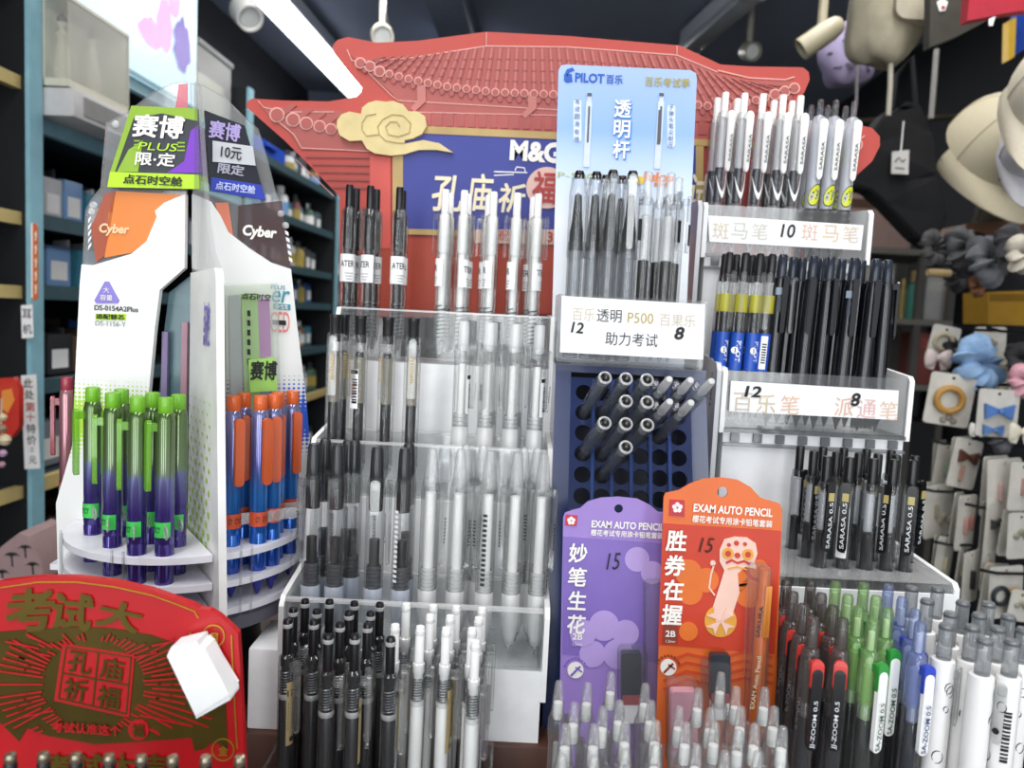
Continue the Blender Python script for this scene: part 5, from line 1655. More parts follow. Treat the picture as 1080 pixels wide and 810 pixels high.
for k in range(76):
    a = 2 * PI * k / 76
    r0 = 1.0; rx, ry = 52, 44
    segs = rnd.choice([[(1.05, 1.4), (1.5, 1.75)], [(1.02, 1.55)], [(1.1, 1.3), (1.4, 1.9)], [(1.05, 1.25), (1.32, 1.5), (1.6, 1.8)], [(1.2, 2.0)]])
    for (s0, s1) in segs:
        ca, sa = math.cos(a), math.sin(a)
        ex = 1.7 if abs(ca) > .75 else 1.0
        pa = (98 + rx * s0 * ca, 722 + ry * s0 * sa); pb = (98 + rx * (s0 + (s1 - s0) * ex) * ca, 722 + ry * (s0 + (s1 - s0) * (ex if abs(sa) < .6 else .55)) * sa)
        if all(668 < p_[1] < 776 and -20 < p_[0] < 232 for p_ in (pa, pb)):
            ribbon(bm, [pa, pb], 1.5, YR - .0011 - .000012 * k, .0005, 0, False)
link('sunburst', bm, redc, o, False)
sq = [(66, 679), (142, 691), (136, 757), (57, 739)]
link('seal_stamp', poly(B(), sq, YR - .0012, .0006), redc, o, False)
bm = B()
ins = [(69.5, 682.5), (138, 693.5), (133, 753), (61.5, 736.5)]
for i, (a_, b_) in enumerate(zip(ins, ins[1:] + ins[:1])):
    ribbon(bm, [a_, b_], 1.3, YR - .0016 - .00002 * i, .0004)
ribbon(bm, [(103.5, 688), (97.5, 745)], 1.6, YR - .0017, .0004); ribbon(bm, [(65, 710), (136, 723)], 1.6, YR - .00175, .0004)
link('seal_border', bm, foil, o, False)
for ch, x, y in (('孔', 85, 698), ('庙', 119, 705), ('祈', 80.5, 727), ('福', 115.5, 735)):
    lettering(ch, x, y, 26, 25, YR - .0013, foil, o, rot=8, weight=.025)
for ch, x, y, w_, h_, r_ in (('考', 33, 643, 56, 48, -6), ('试', 77, 645, 46, 42, 2), ('大', 126, 649, 50, 32, 10)):
    lettering(ch, x, y, w_, h_, YR - .0004, M('calligraphy_gold', '#66551a', .35, .45), o, rot=r_, weight=.035, shear=.1)
lettering('考试认准这个', 92, 768, 76, 12, YR - .0013, redc, o, weight=.03, rot=1)
bm = B(); poly(bm, circ(146, 770, 11, 22), YR - .0016, .0008)
s = link('round_stamp', bm, redc, o, False)
lettering('福', 146, 770, 14, 15, YR - .0018, foil, o, weight=.02)
bm = B()
for (cx_, cy_) in ((225, 671), (235, 791)):
    ribbon(bm, [(cx_ + 11.5 * math.cos(t * PI / 12), cy_ + 11.5 * math.sin(t * PI / 12)) for t in range(25)], 1, YR - .001)
ribbon(bm, [(0, 620), (40, 614), (80, 614), (120, 619), (160, 628), (185, 637), (205, 645), (209, 652)], .9, YR - .001); ribbon(bm, [(244, 670), (246, 720), (250, 790)], .9, YR - .001)
link('foil_outline', bm, brightfoil, o, False)
lettering('月', 226, 672, 9, 11, YR - .0006, brightfoil, o, weight=.02); lettering('金', 236, 791, 10, 11, YR - .0006, brightfoil, o, weight=.02)
for k, ch in enumerate('考试大吉'):
    lettering(ch, 62 + 34 * k, 806, 28, 26, YR - .0006, M('calligraphy_gold', '#7d6a22'), o, weight=.035)
bm = B(); poly(bm, [(200, 667), (206, 678), (232, 690), (236, 710), (229, 716), (220, 690), (196, 682)], YR - .0009, .0006)
link('bright_foil_patch', bm, brightfoil, o, False)
# small white box stuck on it
o = thing('white_paper_block', 'blank white folded paper block stuck on the red sign', 'paper block', P(209, 720, YR - .016))
Yw = YR - .016
bl_ = link('block_body', poly(B(), [(176, 692), (210, 682), (241, 733), (206, 755)], Yw, .0145), paper, o, False)
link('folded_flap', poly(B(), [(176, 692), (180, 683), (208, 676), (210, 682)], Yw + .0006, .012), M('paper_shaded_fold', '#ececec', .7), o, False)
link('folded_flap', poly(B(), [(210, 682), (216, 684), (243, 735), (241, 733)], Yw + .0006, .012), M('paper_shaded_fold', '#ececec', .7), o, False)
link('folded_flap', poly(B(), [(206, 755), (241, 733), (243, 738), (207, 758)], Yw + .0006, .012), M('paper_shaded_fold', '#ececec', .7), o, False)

# ------------------------------------------------------------------ blister cards
def card(name, label, outline, hole, Y, mat, lean=3.0):
    base = P(650, 800, Y); base.z = ZC + H + .001
    c = thing(name, label, 'pencil packet', base, 'hanging pencil sets')
    return c
def bottom_pts(px, Y):
    # pixel row where the card meets the ledge
    lo, hi = 700, 1100
    for _ in range(40):
        m_ = (lo + hi) / 2
        if P(px, m_, Y).z > ZC + H + .001:
            lo = m_
        else:
            hi = m_
    return lo
blist = CL('blister_film', '#f3f3f5', .04, .55)
# purple
YQ = .492
o = card('purple_pencil_set', '', None, None, YQ, None)
tag(o, 'purple hanging card of an exam pencil set, half behind the orange one', 'pencil packet', 'hanging pencil sets')
yb2 = bottom_pts(640, YQ)
puro = [(594, 546), (596, 541), (604, 538), (612, 536), (620, 529), (634, 525), (652, 524), (672, 526), (686, 533), (694, 540), (712, 542), (716, 548), (706, yb2), (588, yb2 - 4)]
pur = M('purple_card', '#9c80c9', .35, vary=.04); purd = M('purple_card_dark', '#8168b8', .35); purl = M('purple_card_light', '#b39bd8', .35)
link('card', poly(B(), puro, YQ, .0012, 0, [circ(652.5, 536.5, 4.6, 16)]), pur, o, False)
bm = B(); poly(bm, [(594, 566), (713, 574), (708, 700), (593, 690)], YQ - .0005, .0005, 0)
for (x, y, r) in ((615, 668, 14), (637, 660, 16), (660, 668, 14), (625, 690, 14), (652, 690, 16), (672, 590, 13), (688, 604, 12)):
    poly(bm, circ(x, y, r, 22), YQ - .0008 - .00007 * (x % 7), .0006, 1)
link('printed_field', bm, [M('purple_field', '#7f68b6', .35), purl], o, False)
bm = B(); poly(bm, [(597, 543), (609, 544), (608, 555), (596, 554)], YQ - .001, .001); link('logo_square', bm, M('logo_red', '#c03040', .5), o, False)
bm = B()
for k in range(5):
    a = R_(72 * k - 90); poly(bm, circ(602.5 + 2.6 * math.cos(a), 549.3 + 2.6 * math.sin(a), 1.9, 8), YQ - .0014, .0006)
link('blossom_logo', bm, wprint, o, False)
lettering('EXAM AUTO PENCIL', 662, 554, 78, 8, YQ - .0006, wprint, o, weight=.03, name='lettering')
lettering('樱花考试专用涂卡铅笔套装', 661, 563, 78, 7, YQ - .0006, wprint, o, weight=.02)
for k, ch in enumerate('妙笔生花'):
    lettering(ch, 609.5 - k * .6, 583 + 25 * k, 20, 21, YQ - .0012, wprint, o, weight=.025, shear=.06)
lettering('15', 647, 592, 16, 18, YQ - .0012, ink, o, weight=-.005, shear=.3, name='handwritten_price', rot=-5)
def card_small(o, x, y, Y, m2):
    bm = B(); prism(bm, [(x - 8, y - 8), (x, y - 13), (x + 8, y - 8), (x + 8, y + 9), (x - 8, y + 9)], .0006, (), 0, pxf(Y - .001)); link('grade_badge', bm, m2, o, False)
    lettering('2B', x, y - 2, 11, 7, Y - .0012, wprint, o, weight=.02); lettering('1.3mm', x, y + 6, 10, 3, Y - .0012, wprint, o)
    bm = B(); poly(bm, circ(x - 2, y + 34, 8.5, 22), Y - .001); s_ = link('round_badge', bm, wprint, o, False)
    bm = B(); ribbon(bm, [(x - 7, y + 40), (x + 3, y + 30)], 2.2, Y - .0014); ribbon(bm, [(x - 2, y + 31), (x + 5, y + 36)], 1.6, Y - .0014)
    for k in range(9):
        a = R_(200 + 17.5 * k); poly(bm, circ(x - 2 + 12 * math.cos(a), y + 34 + 12 * math.sin(a), 1.4, 5), Y - .001)
    link('badge_print', bm, m2, s_, False)
card_small(o, 609, 673, YQ, purd)
bm = B(); prism(bm, rr(30, 150, 6, 4, 668, 760), .009, (), 0, pxf(YQ - .0105)); link('blister', bm, blist, o)
lead = lambda o, x, y, Y, w_, h_, dk: (link('lead_case', prism(B(), rr(w_, h_, 3, 3, x, y), .005, (), 0, pxf(Y - .0085)), M('lead_case' + dk, dk, .25), o), link('case_label', prism(B(), rr(w_ * .9, h_ * .5, 1, 2, x, y + h_ * .62), .005, (), 0, pxf(Y - .0085)), whitecard, o), link('label_band', prism(B(), rr(w_ * .9, 10, 1, 2, x, y + h_ * .42), .0006, (), 0, pxf(Y - .0092)), M('lead_red', '#a04a50', .4), o))
lead(o, 666, 716, YQ, 21, 54, '#343843')
bm = B(); prism(bm, rr(22, 170, 6, 4, 692, 700), .009, (), 0, pxf(YQ - .0105)); link('blister', bm, blist, o)
# orange
YO = .470
o = card('orange_pencil_set', '', None, None, YO, None)
tag(o, 'orange and red hanging card of an exam pencil set with a lion dance picture', 'pencil packet', 'hanging pencil sets')
yb3 = bottom_pts(750, YO)
oro = [(700, 524), (702, 520), (716, 517), (728, 510), (742, 505), (760, 503.5), (778, 506), (792, 514), (802, 525), (812, 528), (822, 531), (825, 537), (813, yb3), (688, yb3 - 6)]
link('card', poly(B(), oro, YO, .0012, 0, [circ(762, 519, 5.6, 18)]), M('orange_card', '#de6b2c', .35, vary=.03), o, False)
bm = B(); poly(bm, [(699, 552), (824, 560), (817, 690), (694, 680)], YO - .0005, .0005, 0)
for (x, y, r) in ((726, 604, 14), (728, 625, 13), (745, 612, 13), (776, 612, 13), (790, 626, 15), (800, 600, 10), (726, 666, 10)):
    poly(bm, circ(x, y, r, 22), YO - .0008 - .00007 * (x % 7), .0006, 1)
for k in range(4):
    ribbon(bm, [(700, 700 + 9 * k), (725, 690 + 9 * k), (755, 696 + 9 * k), (785, 688 + 9 * k), (815, 694 + 9 * k)], 3, YO - .0006, .0006, 2)
link('printed_field', bm, [M('red_field', '#c63a1f', .35, vary=.05), M('orange_spot', '#dd6f26', .35), M('red_wave', '#cc4a26', .35)], o, False)
bm = B(); poly(bm, [(707, 527), (722, 528), (722, 545), (706, 544)], YO - .001, .001); link('logo_square', bm, M('logo_red', '#c03040'), o, False)
bm = B()
for k in range(5):
    a = R_(72 * k - 90); poly(bm, circ(714.5 + 3.3 * math.cos(a), 535.5 + 3.3 * math.sin(a), 2.4, 8), YO - .0014, .0006)
link('blossom_logo', bm, wprint, o, False)
lettering('EXAM AUTO PENCIL', 773, 538, 85, 9, YO - .0006, wprint, o, weight=.03, rot=1.2)
lettering('樱花考试专用涂卡铅笔套装', 772, 549.5, 86, 8, YO - .0006, wprint, o, weight=.02, rot=1.2)
for k, ch in enumerate('胜券在握'):
    lettering(ch, 713 - k * 1.5, 570 + 26 * k, 22, 23, YO - .0012, wprint, o, weight=.03, shear=.04)
lettering('15', 745, 575, 16, 16, YO - .0012, ink, o, weight=-.005, shear=.25, name='handwritten_price')
card_small(o, 707, 670, YO, M('badge_brown', '#8a3a2a', .4))
# lion dance picture on the card: head, body and ball
pk = M('lion_pink', '#ecc4b4', .4); rd2 = M('lion_red', '#c23a2a', .4); yl2 = M('lion_yellow', '#e0a03a', .4)
bm = B(); poly(bm, [(759, 580), (764, 569), (775, 566), (788, 567), (797, 573), (799, 584), (796, 592), (798, 600), (786, 598), (778, 605), (780, 625), (772, 650), (756, 660), (752, 640), (760, 615), (764, 602), (759, 592)], YO - .0016, .0008, 0)
ribbon(bm, [(754, 628), (748, 620), (750, 606), (753, 596)], 1.8, YO - .0016, .0008, 0); poly(bm, circ(752, 594, 3, 10), YO - .0016, .0008, 0)
for x, y, r, mi in ((768, 584, 6, 2), (789, 585, 6, 2), (768, 584, 3.2, 1), (789, 585, 3.2, 1), (777, 573, 2.6, 1), (769, 575, 2, 1), (786, 574, 2, 1), (778, 586, 3, 1)):
    poly(bm, circ(x, y, r, 14), YO - .002 - .0002 * (3 - mi), .0006, mi)
ribbon(bm, [(766, 594), (772, 591), (778, 594), (785, 592), (791, 595)], 2.4, YO - .0022, .0006, 1); ribbon(bm, [(768, 600), (778, 598), (788, 601)], 1.5, YO - .0022, .0006, 2)
poly(bm, circ(760, 655, 17, 24), YO - .0013, .0006, 2)
for k in range(4):
    a = R_(90 * k + 45); poly(bm, [(760, 655), (760 + 16 * math.cos(a - .4), 655 + 16 * math.sin(a - .4)), (760 + 11 * math.cos(a), 655 + 11 * math.sin(a)), (760 + 16 * math.cos(a + .4), 655 + 16 * math.sin(a + .4))], YO - .0022, .0006, 0)
link('lion_print', bm, [pk, rd2, yl2], o, False)
bm = B(); prism(bm, [(792, 596), (816, 599), (806, 860), (782, 858)], .010, (), 0, pxf(YO - .0115)); bmesh.ops.bevel(bm, geom=bm.edges[:], offset=.002, segments=2, affect='EDGES'); link('blister', bm, blist, o)
ax0, ax1 = P(807, 600, YO - .006), P(792, 850, YO - .006)
dv = (ax0 - ax1); qm = Matrix.Translation(ax1) @ dv.normalized().to_track_quat('Z', 'Y').to_matrix().to_4x4(); Lp = dv.length
pen_o = link('mechanical_pencil', lathe(B(), [(0, 0), (.0012, 0), (.0035, .012), (.0044, .02), (.0044, Lp * .86), (.0034, Lp * .87), (.0034, Lp), (0, Lp)], 14, 0, qm), M('pencil_orange', '#c9641f', .3), o)
link('pencil_clip', box(B(), P(803, 640, YO).x - .002, P(803, 640, YO).x + .002, YO - .0115, YO - .0105, P(804, 665, YO).z, P(804, 612, YO).z, 0, .0004), M('pencil_clip_orange', '#d98a3a', .3), o)
sb = B(); c_ = P(801, 656, YO - .0108)
put_text(sb, 'SAKURA', .02, .0026, lambda u, v: c_ + Vector((-v - .0, 0, u)) + Vector((u * .06, 0, 0)), 0, .02); link('lettering', sb, ink, o, False)
sb = B(); c_ = P(797, 720, YO - .0108)
put_text(sb, 'EXAM Auto Pencil', .034, .0028, lambda u, v: c_ + Vector((-v + u * .06, 0, u)), 0, .02); link('lettering', sb, cream, o, False)
bm = B(); prism(bm, rr(30, 120, 6, 4, 757, 760), .009, (), 0, pxf(YO - .0105)); link('blister', bm, blist, o)
lead(o, 760, 716, YO, 21, 50, '#2f333c')
bm = B(); prism(bm, rr(28, 80, 4, 3, 722, 770), .0075, (), 0, pxf(YO - .0088)); link('pink_eraser', bm, M('eraser_pink', '#e2a9b9', .6), o, label='pale pink eraser')
bm = B(); prism(bm, rr(34, 92, 6, 4, 722, 766), .010, (), 0, pxf(YO - .0112)); link('blister', bm, blist, o)

# ================================================================== pens
tipm = M('tip_metal', '#b9bcc0', .25, .9)
btn_black = M('push_black', '#1b1b1d', .25); btn_white = M('push_white', '#f4f4f2', .3)
printk = M('barrel_print', '#2a2b2e', .6)


def k_water(col):
    """clear clicker with a white wrap label round its middle"""
    r = .0052; bl = col == 'black'
    cm = btn_black if bl else btn_white; rf = refill_black if bl else refill_white
    parts = [turned('tip', [(0, 0), (.0008, .001), (.002, .006), (.0042, .014), (.0042, .016)], CL('tip_clear', '#eef0f0', .2, .6)),
             turned('refill', [(0, .004), (.0012, .006), (.0029, .018), (.0029, .096), (.002, .1), (0, .1)], rf),
             solid('spring', spring(.0034, .016, .046, 9, .0006), M('spring_grey', '#6d6f73' if bl else '#d5d7d8', .3, .6)),
             turned('barrel', [(.0040, .012), (r * .92, .018), (r, .03), (r, .112), (r * .93, .122), (r * .6, .124)], clear),
             turned('mechanism', [(.0034, .09), (.0037, .092), (.0037, .121), (.003, .122)], cm if bl else rf),
             turned('push_button', [(.0026, .118), (.0028, .12), (.0028, .1405), (.0024, .1425), (0, .1428)], cm)]
    bm = B(); band(bm, r * 1.03, .062, .085, -175, -5)
    if bl:
        wrap_text(bm, 'ATER', r * 1.06, .077, .0105, .0052, 1, False, -95, .01)
    else:
        wrap_text(bm, 'TER', r * 1.06, .077, .0085, .0052, 1, False, -95, .01)
    for i in range(3):
        wrap_text(bm, 'I' * 7, r * 1.06, .069 - .0024 * i, .006 - .001 * i, .0011, 1, False, -80, 0)
    parts.append(solid('wrap_label', bm, [paper, ink], 'white wrap label with black print'))
    parts.append(solid('clip', clip_bm(.088, .124, .0042, r, .0016, .0016, txt='WATER', tfit=(.5, .4)), [clear, printk]))
    return parts


def k_row2(col, barcode=False):
    r = .0054; bl = col == 'black'
    if bl:
        parts = [turned('tip', [(0, 0), (.0008, .001), (.0022, .008), (.0046, .014), (.0048, .016)], CL('tip_clear', '#eef0f0', .2, .6)),
                 turned('refill', [(0, .004), (.0012, .006), (.0034, .016), (.0034, .066), (.0026, .067), (.0026, .105), (0, .105)], refill_black),
                 turned('ink_sleeve', [(.0037, .066), (.0037, .1), (.003, .101)], CL('sleeve_beige', '#d9d1bd', .35, .4, .3, '#cfc6ae')),
                 turned('grip', grip_rings(r, .018, .034, 5), CL('grip_rubber', '#d5d8d9', .07, .9, .15)),
                 turned('barrel', [(r * .9, .014), (r, .02), (r, .112), (r * .95, .118), (r * .6, .119)], clear),
                 turned('push_button', [(.0034, .112), (.0036, .113), (.0036, .129), (.0039, .13), (.0039, .1325), (0, .1328)], btn_black),
                 solid('clip', clip_bm(.07, .117, .0050, r, .0016, .0012, txt='IIIIIIIII', tfit=(.42, .34)), [clear, gold])]
    else:
        parts = [turned('tip', [(0, 0), (.0008, .001), (.0024, .008), (.0046, .012), (.005, .014)], frost),
                 turned('refill', [(0, .004), (.0026, .012), (.0026, .1), (0, .1)], refill_white),
                 turned('grip', [(.0048, .012), (.0056, .02), (.0056, .05), (.0053, .052)], frost, 16),
                 turned('barrel', [(.0052, .05), (r, .052), (r, .108), (r * .95, .114), (r * .6, .115)], clear),
                 turned('spring_sleeve', grip_rings(.0046, .05, .062, 4), CL('grey_sleeve', '#b5b8ba', .35, .5)),
                 turned('push_button', [(.0034, .11), (.0037, .112), (.0037, .130), (.0033, .132), (0, .1322)], frost),
                 solid('clip', clip_bm(.066, .113, .0056, r, .0016, .0014, txt='IIIIIII', tfit=(.25, .3), toff=-.01), [clear, printk])]
    if barcode:
        bm = B(); band(bm, r * 1.04, .062, .092, -125, -55)
        for i in range(9):
            bm2 = band(bm, r * 1.07, .066 + .0022 * i, .0672 + .0022 * i + (.0006 if i % 3 == 0 else 0), -100, -62, 1, 4)
        band(bm, r * 1.07, .0885, .0915, -122, -58, 1, 4)
        parts.append(solid('barcode_label', bm, [paper, ink], 'white sticker with a black barcode'))
    return parts


def k_row3(col, barcode=False):
    r = .0056; bl = col == 'black'
    gm = bluefrost if bl else frost
    parts = [turned('tip', [(0, 0), (.0006, .0005), (.0007, .003), (.0022, .006), (.0030, .009)], tipm),
             turned('refill', [(0, .006), (.0028, .012), (.0031, .02), (.0031, .078 if bl else .112), (0, .079 if bl else .113)], refill_black if bl else refill_white),
             turned('grip', [(.0028, .008), (.0046, .016), (.0057, .03), (.0057, .044), (.0055, .0445)], gm, 16),
             turned('barrel', [(.0055, .044), (r, .045), (r, .112), (.0048, .12), (.0036, .1225)], clear),
             turned('spring_sleeve', grip_rings(.0042, .044, .060, 6), M('dark_sleeve', '#4d4f53', .35) if bl else CL('grey_sleeve', '#b5b8ba', .35, .5))]
    if bl:
        parts += [turned('mechanism', [(.0040, .098), (.0042, .1), (.0042, .118), (.003, .119)], btn_black),
                  turned('push_button', [(.0038, .117), (.0042, .12), (.0036, .1395), (.003, .142), (0, .1425)], M('smoky_black_button', '#2b2d30', .15))]
    else:
        parts += [turned('push_button', [(.0042, .116), (.0046, .119), (.0028, .140), (.0022, .1425), (0, .1428)], CL('clear_button', '#eef0f0', .2, .7))]
    bm = clip_bm(.062, .121, .0062, r, .0018, .0022, txt='Classical' if bl else 'IIIIIIII', tfit=(.34, .38) if bl else (.3, .26), toff=-.004, taper=.62)
    parts.append(solid('clip', bm, [clear, printk]))
    if barcode:
        bm = B(); wrap_text(bm, 'IIIIIIIIIIIIIII', r * 1.03, .075, .05, .0026, 0, True, -62, .02)
        parts.append(solid('barrel_print', bm, M('white_barrel_print', '#e8eaec', .5) if bl else printk))
    return parts


def k_front(col, variant):
    r = .0050; bl = col == 'black'
    cm = btn_black if bl else btn_white
    rf = M('dark_ink_tube', '#26282a', .2) if bl else refill_white
    parts = [turned('tip', [(0, 0), (.0008, .001), (.0022, .008), (.0042, .014)], tipm),
             turned('refill', [(0, .008), (.0042, .016), (.0042, .098), (.0036, .1), (0, .1)], rf),
             turned('barrel', [(.0040, .012), (r, .02), (r, .118), (r * .93, .1245), (r * .55, .126)], clear),
             turned('collar', [(.0043, .0985), (.0047, .0995), (.0047, .1012), (.0043, .102)], CL('collar_clear', '#eff1f1', .4, .6)),
             solid('spring', spring(.0036, .1025, .116, 8, .0005), greymetal),
             turned('mechanism', [(.0026, .102), (.0029, .104), (.0029, .118), (.0036, .119), (.0036, .1245), (.002, .125)], cm),
             turned('push_button', [(.0026, .122), (.0028, .124), (.0028, .1455), (.0024, .1475), (0, .148)], cm),
             turned('button_ring', [(.00285, .1425), (.0031, .1428), (.0031, .1448), (.00285, .145)], CL('collar_clear', '#eff1f1', .4, .6))]
    bm = clip_bm(.078, .124, .0046, r, .0022, .0028)
    parts.append(solid('clip', bm, CL('clip_clear', '#eef0ef', .05, .95)))
    if variant:
        bm = B(); band(bm, r * 1.03, .070, .110, -128, -68)
        wrap_text(bm, '17', r * 1.06, .103, .0048, .0040, 1, False, -98, .02); wrap_text(bm, 'IIIIIIII', r * 1.06, .0885, .017, .0036, 1, True, -98, .02)
        lathe(bm, [(0, 0), (.0017, .0002), (0, .0003)], 12, 1, Matrix.Translation((0, -r * 1.07, .074)) @ Matrix.Rotation(PI / 2, 4, 'X'))
        parts.append(solid('barrel_label', bm, [M('straw_label', '#a9966c', .5), printk if bl else M('label_brown', '#7d6a48', .5)], 'straw coloured printed label'))
    return parts


def k_capped():
    """clear capped roller: dark feed under a see-through cap with a black end ball"""
    r = .0054
    return [turned('barrel', [(0, 0), (.005, .0005), (r, .002), (r, .09), (.0052, .091)], CL('grey_clear', '#b9bcc0', .05, .8)),
            turned('ink_tube', [(0, .002), (.0042, .003), (.0042, .084), (0, .085)], CL('ink_grey', '#b4bac0', .3, .4, .2, '#989fa7')),
            turned('section', [(.0046, .084), (.0046, .098), (.0036, .106), (.0024, .126), (0, .128)], M('section_charcoal', '#303236', .25)),
            turned('cap', [(.0058, .078), (.0061, .079), (.0061, .128), (.005, .138), (.0038, .141)], clear, 16),
            turned('end_ball', [(0, .1385), (.0034, .139), (.0036, .142), (.0026, .1445), (0, .145)], M('end_black', '#121214', .15)),
            solid('clip', clip_bm(.085, .141, .0058, .0061, .0022, .0012, taper=.7), CL('clip_clear', '#eef0ef', .05, .95))]


def k_juice():
    r = .0054
    bm = clip_bm(.086, .130, .0044, r, .0018, .0022, txt='0.5', tfit=(.1, .6), toff=.012)
    box(bm, -.0012, .0012, -(r + .0046), -(r + .0040), .092, .108, 1)
    return [turned('tip', [(0, 0), (.0008, .001), (.0024, .008), (.0046, .014)], CL('tip_clear', '#eef0f0', .2, .6)),
            turned('refill', [(0, .006), (.0036, .016), (.0036, .078), (0, .079)], M('brown_black_ink', '#25221f', .3)),
            turned('upper_refill', [(.003, .079), (.003, .112), (0, .113)], frost),
            turned('grip', grip_rings(r, .02, .044, 7), CL('grip_rubber', '#d5d8d9', .07, .9, .15)),
            turned('barrel', [(r * .9, .014), (r, .02), (r, .118), (r * .8, .124), (.003, .126)], clear),
            turned('push_button', [(.0028, .12), (.003, .122), (.0028, .144), (0, .1452)], CL('clear_button', '#eef0f0', .2, .7)),
            solid('clip', bm, [clear, ink])]


def crescent(r, z0, rise, a0, a1, wd, mi=0, n=14):
    """a pale crescent hugging the barrel, lowest in its middle"""
    bm = B(); prev = None
    for k in range(n + 1):
        t = k / n * 2 - 1
        a = R_(a0 + (a1 - a0) * k / n); zc = z0 + rise * abs(t) ** 1.6 + (.006 if t > 0 else 0) * t; h = wd * (1 - abs(t)) ** .6 + .0004
        c = [bm.verts.new((q * math.cos(a), q * math.sin(a), zz)) for q, zz in ((r, zc), (r, zc + h), (r * 1.06, zc + h), (r * 1.06, zc))]
        if prev:
            for i in range(4):
                bm.faces.new((prev[i], c[i], c[(i + 1) % 4], prev[(i + 1) % 4]))
        prev = c
    return bm


def k_sarasa_white():
    r = .0060
    return [turned('tip', [(0, 0), (.0008, .001), (.0024, .008), (.0046, .014)], CL('tip_clear', '#eef0f0', .2, .6)),
            turned('refill', [(0, .006), (.0016, .012), (.0018, .046), (.0036, .048), (.0036, .078), (0, .079)], M('blueblack_ink', '#2b2f38', .3)),
            turned('upper_tube', [(.0038, .078), (.0038, .122), (.003, .123)], CL('milky_tube', '#f0f2f4', .45, .5, .2, '#eef1f4')),
            turned('grip', grip_rings(r * .99, .020, .046, 6), CL('grip_rubber', '#d5d8d9', .07, .9, .15)),
            turned('barrel', [(r * .9, .012), (r, .02), (r, .122), (r * .8, .127), (.003, .128)], clear),
            turned('push_button', [(.0030, .122), (.0032, .124), (.0032, .143), (.0028, .145), (0, .1452)], btn_white),
            solid('clip', clip_bm(.074, .128, .0082, r, .0018, .0016, txt='SARASA', tfit=(.46, .36), toff=-.006, taper=.6), [btn_white, softink], 'white clip with black print'),
            solid('crescent_print', crescent(r * 1.01, .050, .020, -165, -30, .0055), btn_white)]


def k_sarasa_yellow():
    r = .0060
    bm = B()
    def spot(ac, zc, ra, rz, mi, rad, n=18):
        vs = [bm.verts.new((rad * math.cos(R_(ac)), rad * math.sin(R_(ac)), zc))]
        ring = [bm.verts.new((rad * math.cos(R_(ac + ra * math.cos(2 * PI * k / n))), rad * math.sin(R_(ac + ra * math.cos(2 * PI * k / n))), zc + rz * math.sin(2 * PI * k / n) + rz * .35 * math.cos(2 * PI * k / n))) for k in range(n)]
        for k in range(n):
            f = bm.faces.new((vs[0], ring[k], ring[(k + 1) % n])); f.material_index = mi
    spot(-88, .057, 62, .0095, 1, r * 1.02); spot(-88, .057, 56, .0086, 0, r * 1.035)
    for da, dz in ((-20, .002), (6, -.003), (24, .003), (0, .004), (-30, -.002), (14, 0)):
        spot(-88 + da, .057 + dz, 6, .0010, 1, r * 1.05, 8)
    spot(-20, .095, 30, .010, 0, r * 1.02)
    return [turned('tip', [(0, 0), (.0008, .001), (.0024, .008), (.0046, .014)], tipm),
            turned('grip', grip_rings(r * .99, .014, .045, 5), black),
            turned('refill', [(0, .006), (.0034, .016), (.0034, .11), (0, .111)], CL('milky_tube', '#f0f2f4', .45, .5, .2, '#eef1f4')),
            turned('barrel', [(r * .95, .045), (r, .046), (r, .122), (r * .8, .127), (.003, .128)], CL('silver_clear', '#dfe2e6', .45, .7, .1, '#dcdfea')),
            solid('printed_patch', bm, [M('acid_yellow', '#cfd42a', .4), ink], 'acid yellow oval print with black dots'),
            turned('push_button', [(.0026, .122), (.0028, .124), (.0026, .142), (0, .1435)], clear),
            solid('clip', clip_bm(.070, .124, .0080, r, .0018, .0016, txt='SARASA', tfit=(.46, .36), toff=-.006, taper=.65), [btn_white, softink], 'white clip with black print')]


def k_bluelabel(barcode=False):
    r = .0053
    bm = B(); band(bm, r * 1.03, .047, .079, -190, 10, 0, 16)
    if barcode:
        band(bm, r * 1.05, .049, .077, -110, -50, 1, 6)
        for i in range(8):
            band(bm, r * 1.07, .054 + .0022 * i, .0552 + .0022 * i, -96, -58, 2, 4)
    else:
        wrap_text(bm, 'PILOT', r * 1.06, .063, .018, .004, 1, True, -72, .02)
        lathe(bm, [(0, 0), (.0030, .0002), (0, .0004)], 12, 1, Matrix.Translation((-.0014, -r * 1.05, .064)) @ Matrix.Rotation(PI / 2, 4, 'X'))
        wrap_text(bm, '8', r * 1.16, .064, .0024, .004, 2, False, -105, .02)
    b2 = B(); band(b2, r * 1.02, .096, .111, -180, 0, 0, 12)
    return [turned('tip', [(0, 0), (.0008, .001), (.0024, .008), (.0046, .014)], CL('tip_clear', '#eef0f0', .2, .6)),
            turned('refill', [(0, .006), (.0034, .016), (.0034, .098), (0, .099)], refill_black),
            turned('grip', grip_rings(r, .016, .046, 7), CL('smoky_grip', '#a9acae', .08, .9, .12)),
            turned('barrel', [(r * .9, .014), (r, .032), (r, .120), (r * .85, .127), (.003, .128)], clear),
            solid('blue_label', bm, [M('label_blue', '#2454b8', .35), paper, ink], 'blue printed label'),
            solid('yellow_band', b2, CL('yellow_film', '#e6d83a', .7, .3, .3, '#c9c22c')),
            turned('push_button', [(.0034, .122), (.0037, .124), (.0034, .143), (.0028, .1455), (0, .146)], btn_black),
            solid('clip', clip_bm(.082, .130, .0046, r, .0016, .0022, taper=.8), clear)]


